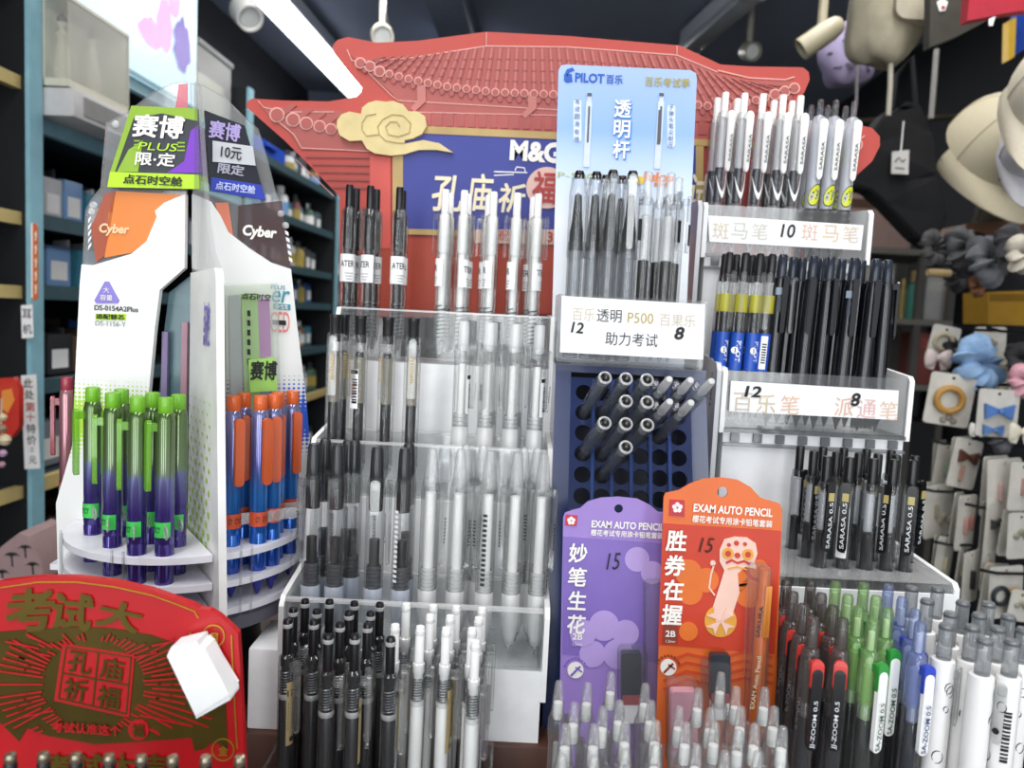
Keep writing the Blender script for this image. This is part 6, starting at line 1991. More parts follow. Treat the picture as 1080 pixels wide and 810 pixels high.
def k_pentel(sticker=False):
    r = .0058
    dk = M('translucent_black', '#15161c', .12, coat=.4)
    p = [turned('tip', [(0, 0), (.0008, .001), (.0026, .008), (.0050, .014)], black),
         turned('barrel', [(.0050, .012), (r, .02), (r, .055), (r * .985, .0555), (r * .985, .058), (r, .0585), (r, .118), (r * .85, .126), (.0036, .127)], dk, 16),
         turned('push_button', [(.0038, .124), (.0041, .126), (.0038, .1445), (.0030, .146), (0, .1462)], M('smoky_navy', '#2a2f3a', .12)),
         solid('clip', clip_bm(.080, .128, .0052, r, .0018, .0022, taper=.75), dk)]
    if sticker:
        bm = B(); band(bm, r * 1.02, .112, .118, -150, -60, 0, 8); band(bm, r * 1.02, .098, .110, -130, -70, 1, 8)
        wrap_text(bm, 'IIIIIIII', r * 1.05, .104, .011, .002, 0, True, -98, .0)
        p.append(solid('barrel_label', bm, [M('label_pale', '#9aa6b5', .5), M('label_slate', '#323b4c', .4)]))
    return p


def k_sarasa_black(sticker=False):
    r = .0055
    p = [turned('tip', [(0, 0), (.0008, .001), (.0026, .008), (.0048, .014)], tipm),
         turned('refill', [(0, .006), (.0036, .016), (.0036, .088), (0, .089)], refill_black),
         turned('upper_tube', [(.0032, .09), (.0032, .118), (0, .119)], CL('milky_tube', '#f0f2f4', .45, .5, .2, '#eef1f4')),
         turned('grip', grip_rings(r, .046, .062, 5), CL('smoky_grip', '#a9acae', .08, .9, .12)),
         turned('barrel', [(r * .9, .012), (r, .018), (r, .118), (r * .85, .125), (.003, .126)], CL('cool_clear', '#d5d9de', .025, .8)),
         turned('push_button', [(.0032, .12), (.0034, .122), (.0034, .1425), (.003, .1445), (0, .145)], btn_black),
         solid('clip', clip_bm(.075, .127, .0064, r, .0018, .0016, txt='SARASA 0.5', tfit=(.66, .45), toff=-.006), [black, M('clip_print_white', '#d9dbde', .5)], 'black clip with white print')]
    b2 = B(); box(b2, -.0022, .0022, -r - .0042, -r - .0034, .113, .119)
    p.append(solid('gold_chip', b2, M('chip_gold', '#b3a468', .4)))
    if sticker:
        bm = B(); band(bm, r * 1.06, .07, .108, -135, -55, 0, 8)
        for i in range(12):
            band(bm, r * 1.09, .074 + .0022 * i, .0752 + .0022 * i, -92, -66, 1, 4)
        p.append(solid('barcode_label', bm, [paper, softink], 'white sticker with a barcode'))
    return p


def k_jelly(kind):
    """four colour series: tinted top housing, coloured clip, printed clip face"""
    r = .0057
    spec = {'black': ('#8c8482', '#c8352f', '#1b1b1e', '#d9dbde', '#242629'), 'green': ('#bfe3a2', '#2f8f3a', '#f2f3f0', '#3c5a3f', '#2c2f2c'), 'blue': ('#b9c6ee', '#2b45b8', '#f2f3f6', '#33406a', '#262a36')}[kind]
    top, clipc, face, pr, inkc = spec
    tm = CL('tint_' + kind, top, .2, .7, .08, top, .6)
    bm = B()
    b1 = clip_bm(.106, .124, .0072, r, .0022, .0020); 
    bm = clip_bm(.072, .119, .0060, r, .0026, .0024, txt='JJ-ZOOM 0.5' if kind == 'black' else 'SA-ZOOM 0.5', tfit=(.6, .5), toff=-.008, bridge=False)
    return [turned('tip', [(0, 0), (.0008, .001), (.0026, .008), (.0048, .014)], tipm),
            turned('refill', [(0, .006), (.0040, .016), (.0040, .086), (0, .087)], M('ink_' + kind, inkc, .25)),
            turned('barrel', [(r * .9, .012), (r, .018), (r, .098), (.0054, .099)], CL('cool_clear', '#d5d9de', .025, .8)),
            turned('inner_tube', [(.0030, .087), (.0030, .118), (0, .119)], CL('inner_' + kind, top, .45, .3, .3, top)),
            turned('top_housing', [(.0054, .096), (r * 1.02, .097), (r * 1.02, .118), (.0048, .126), (.0034, .127)], tm, 16),
            turned('push_button', [(.0034, .124), (.0036, .126), (.0034, .1425), (.0028, .1448), (0, .145)], CL('button_' + kind, top, .16, .9, .06, top, .6)),
            turned('button_core', [(0, .127), (.0018, .1275), (.0018, .138), (0, .1385)], btn_white if kind != 'black' else M('core_grey', '#77716f', .4)),
            solid('clip_arch', b1, M('clip_' + kind, clipc, .3), {'black': 'red', 'green': 'green', 'blue': 'blue'}[kind] + ' clip top'),
            solid('clip', bm, [M('face_' + kind, face, .3), M('facepr_' + kind, pr, .5)])]


def k_white(barcode=False, seed=0):
    r = .0064
    rnd = random.Random(seed)
    bm = B()
    # small line doodles printed on the barrel
    for k in range(16):
        a = rnd.uniform(-160, -20); z = rnd.uniform(.03, .115); s = rnd.uniform(.0012, .0030)
        pts = [(z + s * math.sin(t * PI / 5) * 1.3, a + math.degrees(s * math.cos(t * PI / 5) / r)) for t in range(11)]
        for (z0, a0), (z1, a1) in zip(pts, pts[1:]):
            q = [(r * 1.02 * math.cos(R_(a_)), r * 1.02 * math.sin(R_(a_)), zz) for zz, a_ in ((z0, a0), (z1, a1), (z1 - .0004, a1 + 4), (z0 - .0004, a0 + 4))]
            bm.faces.new([bm.verts.new(p) for p in q])
    if barcode:
        for i in range(14):
            band(bm, r * 1.02, .078 + .0021 * i, .0792 + .0021 * i + (.0005 if i % 3 == 0 else 0), -74, -40, 0, 4)
    p = [turned('tip', [(0, 0), (.0008, .001), (.0026, .008), (.0050, .014)], tipm),
         turned('barrel', [(.0050, .012), (r, .02), (r, .1215), (r * .96, .124), (r * .6, .1245)], M('pen_white', '#f1f0ee', .3, vary=.02), 18),
         solid('barrel_print', bm, ink),
         turned('push_button', [(.0036, .123), (.0040, .125), (.0038, .143), (.0034, .1445), (0, .145)], CL('grey_button', '#b9bcbe', .4, .9, .08, '#a5a9ac')),
         turned('button_top', [(.0035, .1415), (.0041, .1418), (.0041, .1432), (.0035, .1435)], M('button_dark', '#5b5e62', .3))]
    b2 = clip_bm(.088, .122, .0058, r, .0014, .0014)
    lathe(b2, [(0, 0), (.0018, .0003), (.0018, .0006), (0, .0008)], 10, 1, Matrix.Translation((0, -r - .0038, .096)) @ Matrix.Rotation(PI / 2, 4, 'X'))
    p.append(solid('clip', b2, [CL('clip_clear', '#eef0ef', .05, .95), ink]))
    return p


def k_pencil():
    """clear mechanical pencil with a tapering eraser cap"""
    r = .0045
    return [turned('tip', [(0, 0), (.0006, .001), (.0012, .006), (.0038, .018)], CL('tip_clear', '#eef0f0', .2, .6)),
            turned('lead_tube', [(0, .015), (.0015, .016), (.0015, .098), (0, .099)], CL('lead_tube_mat', '#d5d9db', .25, .6)),
            turned('barrel', [(.0038, .016), (r, .022), (r, .100), (r * 1.1, .104), (r * 1.1, .112), (r * .75, .116)], CL('pencil_clear', '#e9ecea', .05, .9)),
            turned('eraser', [(.0024, .112), (.0026, .114), (.0024, .121), (0, .122)], M('eraser_white', '#f0f0ee', .6)),
            turned('eraser_cap', [(.0034, .113), (.0036, .115), (.0024, .1305), (.0019, .1325), (0, .133)], CL('cap_clear', '#edf0ee', .12, .8)),
            solid('clip', clip_bm(.078, .112, .0040, r, .0016, .0022, taper=.75), CL('clip_clear', '#eef0ef', .05, .95))]


def k_cyber(kind):
    r = .0053
    c = {'green': ('#86cf2a', '#3a2f86', '#8fe02e', '#47d05a'), 'blue': ('#f07028', '#1f4fb0', '#f08038', '#c9502a'), 'red': ('#c04058', '#8a3040', '#d05048', '#a04050')}[kind]
    irid = bpy.data.materials.get('iridescent_' + kind)
    if irid is None:
        stops = {'green': [(0, '#5a86d0'), (.12, '#3c2c78'), (.5, '#4a3d90'), (.66, '#6f74a8'), (.7, '#6d8060'), (1, '#56703a')], 'blue': [(0, '#3a3c98'), (.2, '#1f56b8'), (.55, '#2a78c8'), (.72, '#5a5e9c'), (1, '#7d80a8')], 'red': [(0, '#804050'), (1, '#b08088')]}[kind]
        irid = printed_ramp('iridescent_' + kind, stops, 'Z', .16, 0, .131)
        irid.node_tree.nodes['Principled BSDF'].inputs['Metallic'].default_value = .55
        irid.node_tree.nodes['Principled BSDF'].inputs['Coat Weight'].default_value = .6
    tint = CL('tint_cyber_' + kind, c[0], .45, .5, .1, c[0])
    tagbm = B()
    box(tagbm, r * .6, r * 2.1, -r * .35, -r * .35 + .0004, .051, .059)
    lathe(tagbm, [(0, 0), (.0040, 0), (.0044, .0004), (.0040, .0008), (0, .0008)], 16, 0, Matrix.Translation((r * 2.3, -r * .35, .055)) @ Matrix.Rotation(PI / 2, 4, 'X'))
    bm = B(); band(bm, r * 1.05, .050, .060, -200, 20, 0, 16)
    for a in (-120, -80, -50):
        wrap_text(bm, 'CY', r * 1.08, .055, .0026, .004, 1, False, a, .02)
    return [turned('tip', [(0, 0), (.001, .001), (.0028, .006), (.0048, .012)], M('tip_' + kind, {'green': '#5a86d0', 'blue': '#3a3c98', 'red': '#804050'}[kind], .2, .5)),
            turned('barrel', [(.0047, .011), (r, .016), (r, .044), (r * .97, .0445), (r * .97, .046), (r, .0465), (r, .125), (r * .85, .130), (.0036, .131)], irid, 16),
            solid('ring_label', bm, [M('ring_' + kind, c[3], .35), M('ring_print_' + kind, '#233038', .5)]),
            turned('push_button', [(.0036, .1285), (.0042, .1295), (.0042, .1385), (.0040, .140), (.003, .1405), (0, .1405)], CL('button_cyber_' + kind, c[0], .65, .5, .1, c[0]), 16),
            turned('button_core', [(0, .1312), (.0026, .1315), (.0026, .138), (0, .1385)], M('core_' + kind, c[2], .4)),
            solid('clip', clip_bm(.080, .126, .0056, r, .0026, .0026), tint),
            solid('round_tag', tagbm, CL('tag_clear', '#e6eaea', .25, .7))]


# ------------------------------------------------------------------ put the pens in their places
def cnt(i, n, anchor, rev=False):
    """which one, counted from something one can find in the photo"""
    return ORD[(n - i) if rev else (i + 1)] + ' from the ' + anchor if n > 1 else 'the only one'


# rows of the stepped stand -----------------------------------------------------------
KW = {c: k_water(c) for c in ('black', 'white')}
K2 = {(c, b): k_row2(c, b) for c in ('black', 'white') for b in (False, True)}
K3 = {(c, b): k_row3(c, b) for c in ('black', 'white') for b in (False, True)}


def tier(front, back, Yf, Yb, z0, kf, pen_name, gname, desc, place):
    rev = 'black' not in desc
    anc = 'navy stand' if rev else 'rocket display'
    for rank, its, Y in (('front', front, Yf), ('rear', back, Yb)):
        its = sorted(its); n = len(its)
        for i, it in enumerate(its):
            top = P(it[0], it[1], Y)
            x = top.x
            bm_ = f"{desc}, {cnt(i, n, anc, rev)}, {rank} row, {place}"
            put_pen(kf(i, it), pen_name, bm_, 'pen', gname, (x, Y, z0 + H + .0006), (it[2] if len(it) > 2 else 0), 0, 0, 1.16)


t1 = "stepped stand's top tier"
tier([(369, 198, 15), (391, 200, -30), (422, 199, 25)], [(376, 203, 0), (397.5, 202, 20), (425, 201, 10)], .655, .673, -.040, lambda i, it: KW['black'], 'gel_pen', 'black gel pens in the top tier', 'black-button gel pen', t1)
tier([(470, 205, -80), (490, 206, 70), (521, 204, -75), (546, 205, -75), (568, 207, 65)], [(475, 209, -60), (494, 209, 30), (516, 206, -80), (563, 208, -50)], .655, .674, -.040, lambda i, it: KW['white'], 'gel_pen', 'white gel pens in the top tier', 'white-button gel pen', t1)
t2 = "stepped stand's middle tier"
tier([(354, 332, 5), (381, 332, -30), (410, 333, -15), (437, 333, 5)], [(363, 332, 20)], .586, .605, -.138, lambda i, it: K2[('black', it[2] == -30)], 'gel_pen', 'black gel pens in the middle tier', 'black-button gel pen', t2)
tier([(490, 331, 75), (517, 330, -20), (544, 331, -60), (570, 333, 60)], [(520, 338, 80), (547, 338, 85)], .586, .606, -.138, lambda i, it: K2[('white', it[2] in (75, 60))], 'gel_pen', 'white gel pens in the middle tier', 'frosted-tip gel pen', t2)
t3 = "stepped stand's bottom tier"
tier([(331, 490, -35), (356, 491, 0), (398, 486, 5), (427, 490, -60)], [(343, 480, 30), (367, 484, 10), (374, 479, 20), (431, 485, 20)], .516, .536, -.235, lambda i, it: K3[('black', it[0] == 427)], 'gel_pen', 'black gel pens in the bottom tier', 'tapered black-button gel pen', t3)
tier([(456, 482, 60), (486, 483, 40), (517, 484, -40), (546, 482, -50), (574, 483, 45)], [(491, 490, 70), (509, 492, -30), (552, 494, -60), (566, 494, -30)], .518, .540, -.235, lambda i, it: K3[('white', i in (2, 4))], 'gel_pen', 'white gel pens in the bottom tier', 'white-refill gel pen', t3)

# cluster in front of the stepped stand ------------------------------------------------
KF = {(c, v): k_front(c, v) for c in ('black', 'white') for v in (False, True)}
FB = [(296, 662), (301, 651), (313, 643), (329, 651), (325, 662), (342, 642), (341, 676), (355, 663), (365, 651), (369, 643), (371, 676), (385, 664), (388, 649), (396, 646), (412, 676)]
FW_ = [(414, 663), (424, 646), (441, 664), (452, 653), (455, 645), (470, 664), (475, 653), (480, 644), (498, 665), (504, 652), (508, 644), (502, 681)]
ZT_F = -.188; LF = .148
RANKS = {0: .484, 1: .4675, 2: .4495, 3: .432}


def rank_of(py):
    return 0 if py < 648 else 1 if py < 657 else 2 if py < 670 else 3


RN = ['rear row', 'third row', 'second row', 'front row']
pts = []
for c_, its in (('black', FB), ('white', FW_)):
    for it in its:
        rk = rank_of(it[1]); v = PZ(it[0], it[1], ZT_F)
        pts.append([c_, rk, it, Vector((v.x, RANKS[rk]))])
# keep them apart by a pen's width
for _ in range(200):
    for i in range(len(pts)):
        for j in range(i + 1, len(pts)):
            dv = pts[j][3] - pts[i][3]; L = dv.length or 1e-5
            if L < .0128:
                m_ = dv / L * (.0128 - L) * .5
                pts[i][3] = pts[i][3] - m_; pts[j][3] = pts[j][3] + m_
for c_ in ('black', 'white'):
    for rk in range(4):
        sel = sorted([p for p in pts if p[0] == c_ and p[1] == rk], key=lambda p: p[3].x / p[3].y)
        for i, p in enumerate(sel):
            d_ = 'black' if c_ == 'black' else 'white'
            n = len(sel)
            anc = cnt(i, n, 'rocket display') if c_ == 'black' else cnt(i, n, 'purple pencil set', True)
            lb = f"{d_}-button clear pen before the stepped stand, {RN[rk]}, {anc}"
            rnd = random.Random(int(p[2][0]))
            rz = rnd.choice([70, 85, 60, 95]) if c_ == 'white' or rnd.random() < .7 else rnd.choice([-20, 20])
            put_pen(KF[(c_, (i + rk) % 2 == 0)], 'gel_pen', lb, 'pen', f"pens with {d_} buttons before the stepped stand", (p[3].x, p[3].y, ZT_F - LF + H), rz, rnd.uniform(-.3, .3), rnd.uniform(-.4, .4))
xs = [p[3].x for p in pts]; ys = [p[3].y for p in pts]


def pencup(label, x0, x1, y0, y1, zf, hgt, mat=None):
    o = thing('pen_box', label, 'pen box', ((x0 + x1) / 2, (y0 + y1) / 2, ZC + H))
    link('box_floor', box(B(), x0, x1, y0, y1, ZC + H + .0003, zf + H), acrylic if mat is None else mat, o, False)
    bm = B(); box(bm, x0, x1, y0, y0 + .002, zf + H, zf + hgt + H); box(bm, x0, x1, y1 - .002, y1, zf + H, zf + hgt + H); box(bm, x0, x0 + .002, y0 + .002, y1 - .002, zf + H, zf + hgt + H); box(bm, x1 - .002, x1, y0 + .002, y1 - .002, zf + H, zf + hgt + H)
    link('box_walls', bm, acrylic if mat is None else mat, o, False)
    return o


ZT_F_floor = ZT_F - LF


# that floor equals the ledge, so these stand straight on a thin tray
o = thing('pen_tray', 'clear shallow tray under the pens before the stepped stand', 'tray', (sum(xs) / len(xs), sum(ys) / len(ys), ZC + H))
x0, x1, y0, y1 = min(xs) - .012, max(xs) + .012, min(ys) - .012, max(ys) + .0095
bm = B(); zb0 = ZC + H + .0003
box(bm, x0, x1, y0, y0 + .002, zb0, zb0 + .05); box(bm, x0, x1, y1 - .002, y1, zb0, zb0 + .05); box(bm, x0, x0 + .002, y0 + .002, y1 - .002, zb0, zb0 + .05); box(bm, x1 - .002, x1, y0 + .002, y1 - .002, zb0, zb0 + .05)
link('tray_walls', bm, acrylic, o, False)

# capped clear pens and the others in the label box --------------------------------------
KC, KJ = k_capped(), k_juice()
its = [(611, 190, .604, 70), (629, 190, .604, 75), (646, 194, .594, 0), (667, 191, .594, -5), (639, 197, .616, 0), (656, 197, .616, 20)]
fr = sorted(its, key=lambda a: a[0])
for i, (px, py, Y, rz) in enumerate(fr):
    put_pen(KC, 'capped_pen', f"clear capped pen in the label box, {cnt(i, len(fr), 'stepped stand')}", 'pen', 'clear capped pens in the label box', (P(px, py, Y).x, Y, PENZ + .0004), rz, 0, 0, 1.13)
its = [(684, 186, .594, -30), (698, 187, .610, 30), (708, 185, .594, 40), (716, 192, .612, 60)]
for i, (px, py, Y, rz) in enumerate(its):
    put_pen(KJ, 'gel_pen', f"brown-ink clicker pen in the label box, {cnt(i, len(its), 'tiered pen rack', True)}", 'pen', 'clear clicker pens in the label box', (P(px, py, Y).x, Y, PENZ + .0004), rz, 0, 0, 1.13)

# pens stuck in the navy stand's holes, ends towards the viewer ----------------------------
KD = [turned('barrel', [(0, 0), (.0048, .001), (.0055, .004), (.0055, .075), (.0046, .079), (.0046, .081)], clear, 16), turned('refill', [(0, .002), (.0032, .003), (.0032, .072), (0, .073)], CL('ink_grey', '#b4bac0', .3, .4, .2, '#989fa7')),
      turned('end_ring', [(.0043, .0795), (.0047, .080), (.0047, .083), (.0034, .0838), (.0034, .081)], CL('collar_clear', '#eff1f1', .4, .6)), turned('end_plug', [(0, .0782), (.0036, .0785), (.0036, .0815), (.0018, .082), (.0012, .0835), (0, .0836)], black), ]
KE = [turned('barrel', [(0, 0), (.0048, .001), (.0050, .004), (.0050, .06), (.0044, .068)], clear, 16), turned('refill', [(0, .002), (.003, .003), (.003, .058), (0, .059)], CL('ink_grey', '#b4bac0', .3, .4, .2, '#989fa7')),
      turned('push_button', [(.0030, .066), (.0032, .068), (.0028, .084), (.0022, .086), (0, .0862)], frost), solid('clip', clip_bm(.034, .066, .0046, .005, .0018, .0022, txt='0.5', tfit=(.25, .6), toff=-.008), [clear, ink])]
zaxis = (nrm + Vector((0.10, 0, .10))).normalized()
qn = zaxis.to_track_quat('Z', 'Y')
cells_d = [(0, 1), (1, 1), (2, 1), (1, 3), (2, 3), (0, 4), (1, 5), (2, 5), (1, 6)]
DARK = [(627, 392), (651, 394), (675, 393), (650, 416), (673, 417), (625, 437), (650, 440), (673, 439), (650, 463)]
LIGHT = [(716, 393), (710, 413), (722, 415), (742, 414), (718, 424)]
used = set()


def hole_for(px, py, Lp_):
    """the free hole whose pen end comes out nearest to this spot of the photo"""
    best = None
    for i, a in enumerate(HX):
        for j, b in enumerate(HV):
            if (i, j) in used:
                continue
            e = NV(a, b, .018) + zaxis * Lp_
            q = proj(e); dd = (q[0] - px) ** 2 + (q[1] - py) ** 2
            if best is None or dd < best[0]:
                best = (dd, i, j)
    used.add((best[1], best[2]))
    return NV(HX[best[1]], HV[best[2]], .018)


def slanted(parts, name, label, group, base, roll=0):
    o = bpy.data.objects.new(name, None); COL.objects.link(o); o.empty_display_size = .01
    o.location = base; o.rotation_mode = 'QUATERNION'
    o.rotation_quaternion = qn @ Matrix.Rotation(R_(roll), 3, 'Z').to_quaternion()
    tag(o, label, 'pen', group)
    for n, me, lb in parts:
        c = bpy.data.objects.new(n, me); COL.objects.link(c); c.parent = o
    return o


DL = ["top row, first from the stepped stand", "top row, middle one", "top row, third from the stepped stand", "second row, nearer the stepped stand", "second row, farther from the stepped stand", "third row, first from the stepped stand", "third row, middle one", "third row, third from the stepped stand", "lowest of all"]
for (px, py), lb in zip(DARK, DL):
    slanted(KD, 'hole_pen', f"dark ended clear pen in the navy stand's holes, {lb}", 'dark ended pens in the navy stand', hole_for(px, py, .083))
EL = ["highest of five", "second row, farther from the rack", "second row, middle one", "closest to the tiered rack", "lowest of five"]
for (px, py), lb in zip(LIGHT, EL):
    slanted(KE, 'hole_pen', f"clear clicker pen poking out of the navy stand, {lb}", 'clear clicker pens in the navy stand', hole_for(px, py, .086), 200)

# top tier of the right rack ---------------------------------------------------------------
KSW, KSY = k_sarasa_white(), k_sarasa_yellow()
zt_ = .0655
for rank, its, Y in (('front', [(763, 104, 25), (783, 106, 20), (802, 108, 15), (823, 109, 10), (841, 111, 5)], .715), ('rear', [(755, 110, 30), (775, 112, 10), (814, 114, 20), (832, 116, 0)], .733)):
    for i, (px, py, rz) in enumerate(its):
        b = P(px - 9, 260, Y)
        put_pen(KSW, 'gel_pen', f"white-clip gel pen, {cnt(i, len(its), 'blue backing card')}, {rank} row, tiered rack's top tier", 'pen', "white clip pens in the rack's top tier", (P(px, py + 30, Y).x - .002, Y, zt_ + H + .0006), rz + 12, 0, 1.2)
for rank, its, Y in (('front', [(862, 116, 10), (878, 117, 10), (897, 119, 10)], .715), ('rear', [(853, 120, 30), (870, 121, 20), (888, 122, 0)], .733)):
    for i, (px, py, rz) in enumerate(its):
        put_pen(KSY, 'gel_pen', f"yellow-printed gel pen, {cnt(i, len(its), 'hanging caps', True)}, {rank} row, tiered rack's top tier", 'pen', "yellow wrapped pens in the rack's top tier", (P(px, py + 30, Y).x - .002, Y, zt_ + H + .0006), rz, 0, 1.2)

# middle tier ----------------------------------------------------------------------------
KB = {b: k_bluelabel(b) for b in (False, True)}; KP = {b: k_pentel(b) for b in (False, True)}
zm_ = -.0835
for rank, its, Y in (('front', [(771, 268, 20), (789, 268, -10), (801, 268, 25)], .651), ('rear', [(763, 270, 10), (779, 267, -30), (796, 270, 10), (808, 270, 0)], .668)):
    pass
fr = [(768, 268, 20), (784, 267, -15), (800, 267, 15), (812, 268, -20)]
bk = [(763, 270, 10), (776, 267, 30), (791, 268, 0), (806, 270, 20)]
for rank, its, Y in (('front', fr, .652), ('rear', bk, .670)):
    for i, (px, py, rz) in enumerate(its):
        put_pen(KB[rank == 'front' and i == 3], 'gel_pen', f"blue-label pen, {cnt(i, len(its), 'blue backing card')}, {rank} row, tiered rack's middle tier", 'pen', "blue label pens in the rack's middle tier", (P(px, py + 20, Y).x - .003, Y, zm_ + H + .0006), rz, 0, 1.6)
fr = [(824, 266, 10), (856, 264, -10), (875, 265, 20), (899, 266, 0), (922, 268, 0), (941, 269, 80)]
bk = [(835, 266, 0), (846, 266, 30), (866, 265, 10), (886, 267, 0), (908, 267, 20), (930, 268, 40)]
for rank, its, Y in (('front', fr, .652), ('rear', bk, .670)):
    for i, (px, py, rz) in enumerate(its):
        put_pen(KP[rank == 'front' and i in (0, 3)], 'gel_pen', f"glossy black pen, {cnt(i, len(its), 'hanging caps', True)}, {rank} row, tiered rack's middle tier", 'pen', "black pens in the rack's middle tier", (P(px, py + 20, Y).x - .003, Y, zm_ + H + .0006), rz, 0, 1.6)

# lower tier with its hole plate ------------------------------------------------------------
KS = {b: k_sarasa_black(b) for b in (False, True)}
SAR = [(844, 467), (868, 466), (858, 473), (882, 473), (872, 480), (896, 480), (906, 472), (890, 466), (921, 481), (929, 473), (944, 481), (914, 466), (952, 474), (962, 480), (972, 475), (940, 466)]
ya, yb, zf, xa, xb = LOW
pts = []
for px, py in SAR:
    rk = 0 if py < 470 else 1 if py < 478 else 2
    Y = {0: .605, 1: .583, 2: .560}[rk]
    b = P(px - 6, 560, Y)
    pts.append([rk, (px, py), Vector((P(px, py + 10, Y).x, Y))])
for _ in range(200):
    for i in range(len(pts)):
        for j in range(i + 1, len(pts)):
            dv = pts[j][2] - pts[i][2]; L = dv.length or 1e-5
            if L < .0142:
                m_ = dv / L * (.0142 - L) * .5
                pts[i][2] = pts[i][2] - m_; pts[j][2] = pts[j][2] + m_
    for p in pts:
        p[2].x = min(max(p[2].x, xa + .009), xb - .010); p[2].y = min(max(p[2].y, ya + .010), yb - .0095)
zpl = -.1735
rack = bpy.data.objects['tiered_pen_rack']
holes = [circ(p[2].x, p[2].y, .0066, 14) for p in pts]
bm = B(); prism(bm, [(xa + .001, ya + .003), (xb - .001, ya + .003), (xb - .001, yb - .001), (xa + .001, yb - .001)], .0025, holes, 0, lambda u, v, w_: Vector((u, v, zpl + H - w_)))
link('hole_plate', bm, CL('acrylic_plate', '#e2e5e6', .22, .6), rack, False)
for rk in range(3):
    sel = sorted([p for p in pts if p[0] == rk], key=lambda p: p[2].x / p[2].y)
    for i, p in enumerate(sel):
        put_pen(KS[p[1] == (896, 480)], 'gel_pen', f"black-clip gel pen, {cnt(i, len(sel), 'navy stand')}, {['rear', 'middle', 'front'][rk]} row, tiered rack's bottom tier", 'pen', "black clip pens in the rack's bottom tier", (p[2].x, p[2].y, zf + H + .0006), random.Random(int(p[1][0])).uniform(-50, 60), 0, 0)

# cluster before the right rack ------------------------------------------------------------
KJL = {k: k_jelly(k) for k in ('black', 'green', 'blue')}
KWH = [k_white(False, 1), k_white(False, 5), k_white(True, 9)]
BK = [(829, 621), (855, 620), (836, 634), (866, 634), (847, 648), (878, 648), (857, 664), (888, 664)]
GN = [(881, 622), (911, 621), (894, 635), (924, 636), (905, 650), (936, 649), (920, 663)]
BL = [(937, 620), (952, 634), (965, 648), (982, 661)]
WH = [(962, 620), (978, 635), (989, 622), (1003, 647), (994, 664), (1016, 634), (1021, 661), (1033, 648), (1039, 677), (1051, 660), (1068, 675), (1043, 634), (1064, 648), (1080, 662)]
ZT_R = -.160; LR = .1452
RY = [.4845, .4615, .441, .4215, .4035]
allp = []
for kd, its in (('black', BK), ('green', GN), ('blue', BL), ('white', WH)):
    for px, py in its:
        rk = 0 if py < 628 else 1 if py < 641 else 2 if py < 655 else 3 if py < 669 else 4
        v = PZ(px, py, ZT_R)
        allp.append([kd, rk, (px, py), Vector((P(px, py, RY[rk]).x, RY[rk]))])
for _ in range(300):
    for i in range(len(allp)):
        for j in range(i + 1, len(allp)):
            dv = allp[j][3] - allp[i][3]; L = dv.length or 1e-5
            if L < .0146:
                m_ = dv / L * (.0146 - L) * .5
                allp[i][3] = allp[i][3] - m_; allp[j][3] = allp[j][3] + m_
    for p in allp:
        p[3].y = min(p[3].y, .4848)
RKN = ['rear', 'fourth', 'third', 'second', 'front']
DESC = {'black': 'red-clipped clear pen', 'green': 'green-topped pen', 'blue': 'blue-topped pen', 'white': 'white-barrelled pen'}
for kd in DESC:
    for rk in range(5):
        sel = sorted([p for p in allp if p[0] == kd and p[1] == rk], key=lambda p: p[3].x / p[3].y)
        for i, p in enumerate(sel):
            par = KJL[kd] if kd != 'white' else KWH[2 if p[2] == (1068, 675) else (i + rk) % 2]
            n = len(sel)
            rz = {'black': -8, 'green': 18, 'blue': 12, 'white': 40}[kd] + random.Random(int(p[2][0])).uniform(-12, 12) + (random.Random(int(p[2][0])).choice([0, -90, 60]) if kd == 'white' else 0)
            put_pen(par, 'gel_pen', f"{DESC[kd]}, {cnt(i, n, 'orange pencil set')}, {RKN[rk]} row before the tiered rack", 'pen', f"{ {'black': 'red clip', 'green': 'green top', 'blue': 'blue top', 'white': 'white barrel'}[kd]} pens before the tiered rack", (p[3].x, p[3].y, ZT_R - LR + H), rz, 0, 0)
xs = [p[3].x for p in allp]; ys = [p[3].y for p in allp]
pencup('clear acrylic box holding the colourful and white pens before the tiered rack', min(xs) - .012, max(xs) + .012, min(ys) - .012, max(ys) + .0098, ZT_R - LR - .0006, .05)

# clear pencils, bottom centre ---------------------------------------------------------------
KPC = k_pencil()
PC = [(645, 709), (590, 718), (620, 720), (681, 721), (653, 739), (637, 745), (687, 739), (606, 741), (597, 764), (627, 764), (660, 760), (692, 760), (717, 745), (724, 762), (761, 709), (777, 724), (807, 725), (750, 747), (757, 762), (782, 745), (778, 768), (795, 764), (817, 745), (826, 766), (593, 795), (627, 797), (660, 790), (692, 785), (737, 726), (735, 785), (765, 792), (800, 792)]
LPC = .133; ZT_P = -.195
pts = []
for px, py in PC:
    v = PZ(px, py, ZT_P)
    pts.append([(px, py), Vector((v.x, v.y))])
for _ in range(400):
    for i in range(len(pts)):
        for j in range(i + 1, len(pts)):
            dv = pts[j][1] - pts[i][1]; L = dv.length or 1e-5
            if L < .0118:
                m_ = dv / L * (.0118 - L) * .5
                pts[i][1] = pts[i][1] - m_; pts[j][1] = pts[j][1] + m_
    for p in pts:
        p[1].y = min(p[1].y, .448)
pts.sort(key=lambda p: p[1].y)
bands = [pts[0:8], pts[8:16], pts[16:24], pts[24:32]]
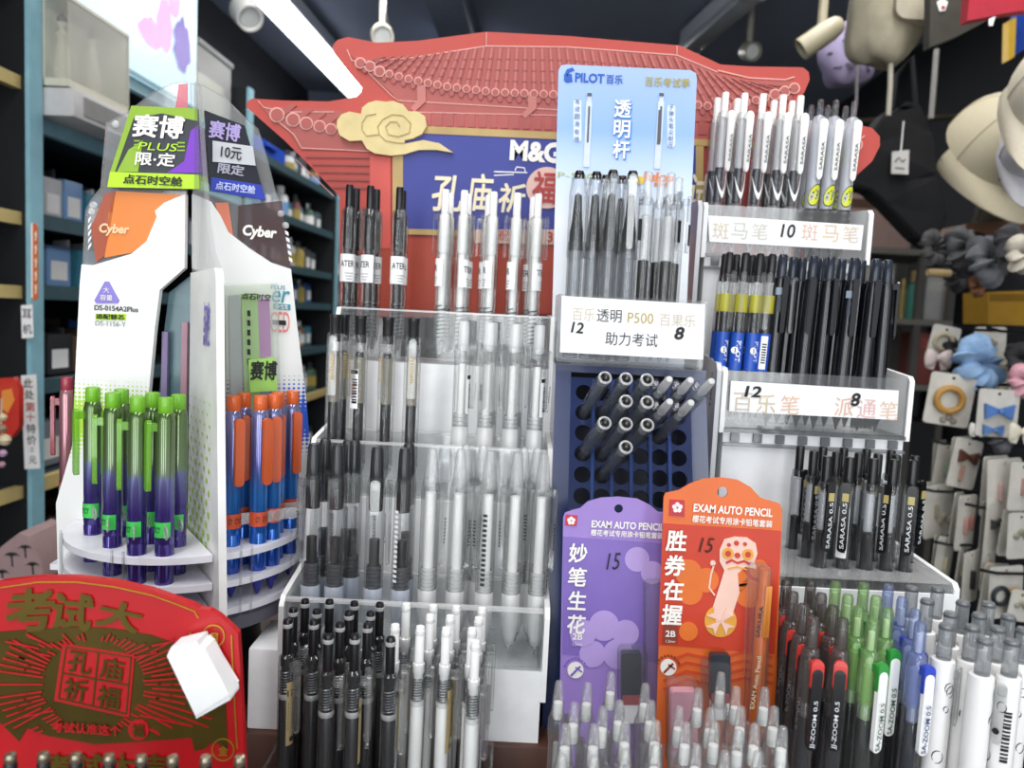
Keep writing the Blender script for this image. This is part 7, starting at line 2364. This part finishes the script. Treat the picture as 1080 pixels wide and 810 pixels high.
for b, nm in zip(bands, ('front', 'second', 'third', 'rear')):
    b.sort(key=lambda p: p[1].x / p[1].y)
    for i, p in enumerate(b):
        rnd = random.Random(int(p[0][0] * 3 + p[0][1]))
        put_pen(KPC, 'clear_pencil', f"clear mechanical pencil, {cnt(i, len(b), 'stepped stand')}, {nm} row before the hanging pencil sets", 'pencil', 'clear pencils before the pencil sets', (p[1].x, p[1].y, ZT_P - LPC + H), rnd.uniform(-140, 140))
xs = [p[1].x for p in pts]; ys = [p[1].y for p in pts]
pencup('clear acrylic box holding the clear mechanical pencils in front', min(xs) - .010, max(xs) + .010, min(ys) - .010, max(ys) + .0095, ZT_P - LPC - .0006, .05)

# rocket display pens ----------------------------------------------------------------------
KG, KBL, KRD = k_cyber('green'), k_cyber('blue'), k_cyber('red')
zr_ = Z3[2] + H + .0005
for par, pp, nm, rz0 in ((KG, GP, 'green topped purple pen', 55), (KBL, BP, 'orange topped blue pen', 35)):
    sel = sorted(pp, key=lambda p: p.x / p.y)
    for i, p in enumerate(sel):
        put_pen(par, 'gel_pen', f"{nm} in the rocket display, {cnt(i, len(sel), 'white front fin', nm[0] == 'g')}", 'pen', f"{nm}s in the rocket display", (p.x, p.y, zr_), (-rz0 if nm[0] == 'g' else rz0) + random.Random(i).uniform(-12, 12), 0, 0, 1.12)
v = P(73, 412, .585)
put_pen(KRD, 'gel_pen', 'red topped pen behind the left fin of the rocket display', 'pen', None, (v.x, AX.y + .022, zr_), -70)
# shelf behind the fin that carries it
rk_ = bpy.data.objects['rocket_pen_display']
bm = B()
prism(bm, [(AX.x - .004, AX.y + .006), (AX.x - .108, AX.y + .006), (AX.x - .110, AX.y + .030), (AX.x - .08, AX.y + .055), (AX.x - .03, AX.y + .08), (AX.x - .004, AX.y + .085)], .0045, (), 0, lambda u, v, w_: Vector((u, v, Z3[2] + H - w_)))
link('disc_shelf', bm, M('disc_white', '#ecebf2'), rk_)

# pens before the red sign --------------------------------------------------------------------
r = .0040
KRS = [turned('tip', [(0, 0), (.0008, .001), (.0026, .008), (.0040, .014)], tipm), turned('barrel', [(.0040, .012), (r, .018), (r, .112), (.004, .115)], M('dark_red_barrel', '#3a1416', .25)),
       turned('push_button', [(.0024, .113), (.0026, .115), (.0026, .141), (.0022, .1425)], btn_black), turned('button_top', [(.0021, .142), (.0024, .1425), (.0024, .1445), (.002, .146), (0, .1463)], M('gold_cap', '#9a8f7c', .2, .8)),
       solid('clip', clip_bm(.075, .112, .0042, r, .0014, .0012), M('gold_clip', '#a98f4a', .25, .7))]
its = [(11, 794), (46, 793), (80, 794), (115, 795), (149, 796), (182, 797), (217, 797), (253, 797)]
zb_ = ZC + H + .0016
for i, (px, py) in enumerate(its):
    v = PZ(px, py, ZC + .0016 + .1463)
    put_pen(KRS, 'gift_pen', f"black pen with metal top before the red sign, {cnt(i, 8, 'stepped stand', True)}", 'pen', 'pens before the red sign', (v.x, v.y, zb_), 0)
v0 = PZ(11, 794, ZC + .1479); v1 = PZ(253, 797, ZC + .1479)
o = thing('gift_pen_tray', 'dark red tray holding the black capped pens before the red sign', 'tray', ((v0.x + v1.x) / 2, v0.y, ZC + H))
bm = B(); box(bm, v0.x - .03, v1.x + .012, v0.y - .012, v0.y + .014, ZC + H + .0003, ZC + H + .0013); box(bm, v0.x - .03, v1.x + .012, v0.y - .014, v0.y - .012, ZC + H + .0003, ZC + H + .04); box(bm, v0.x - .03, v1.x + .012, v0.y + .012, v0.y + .014, ZC + H + .0013, ZC + H + .04)
link('tray_body', bm, M('tray_dark_red', '#5a1418', .4), o, False)
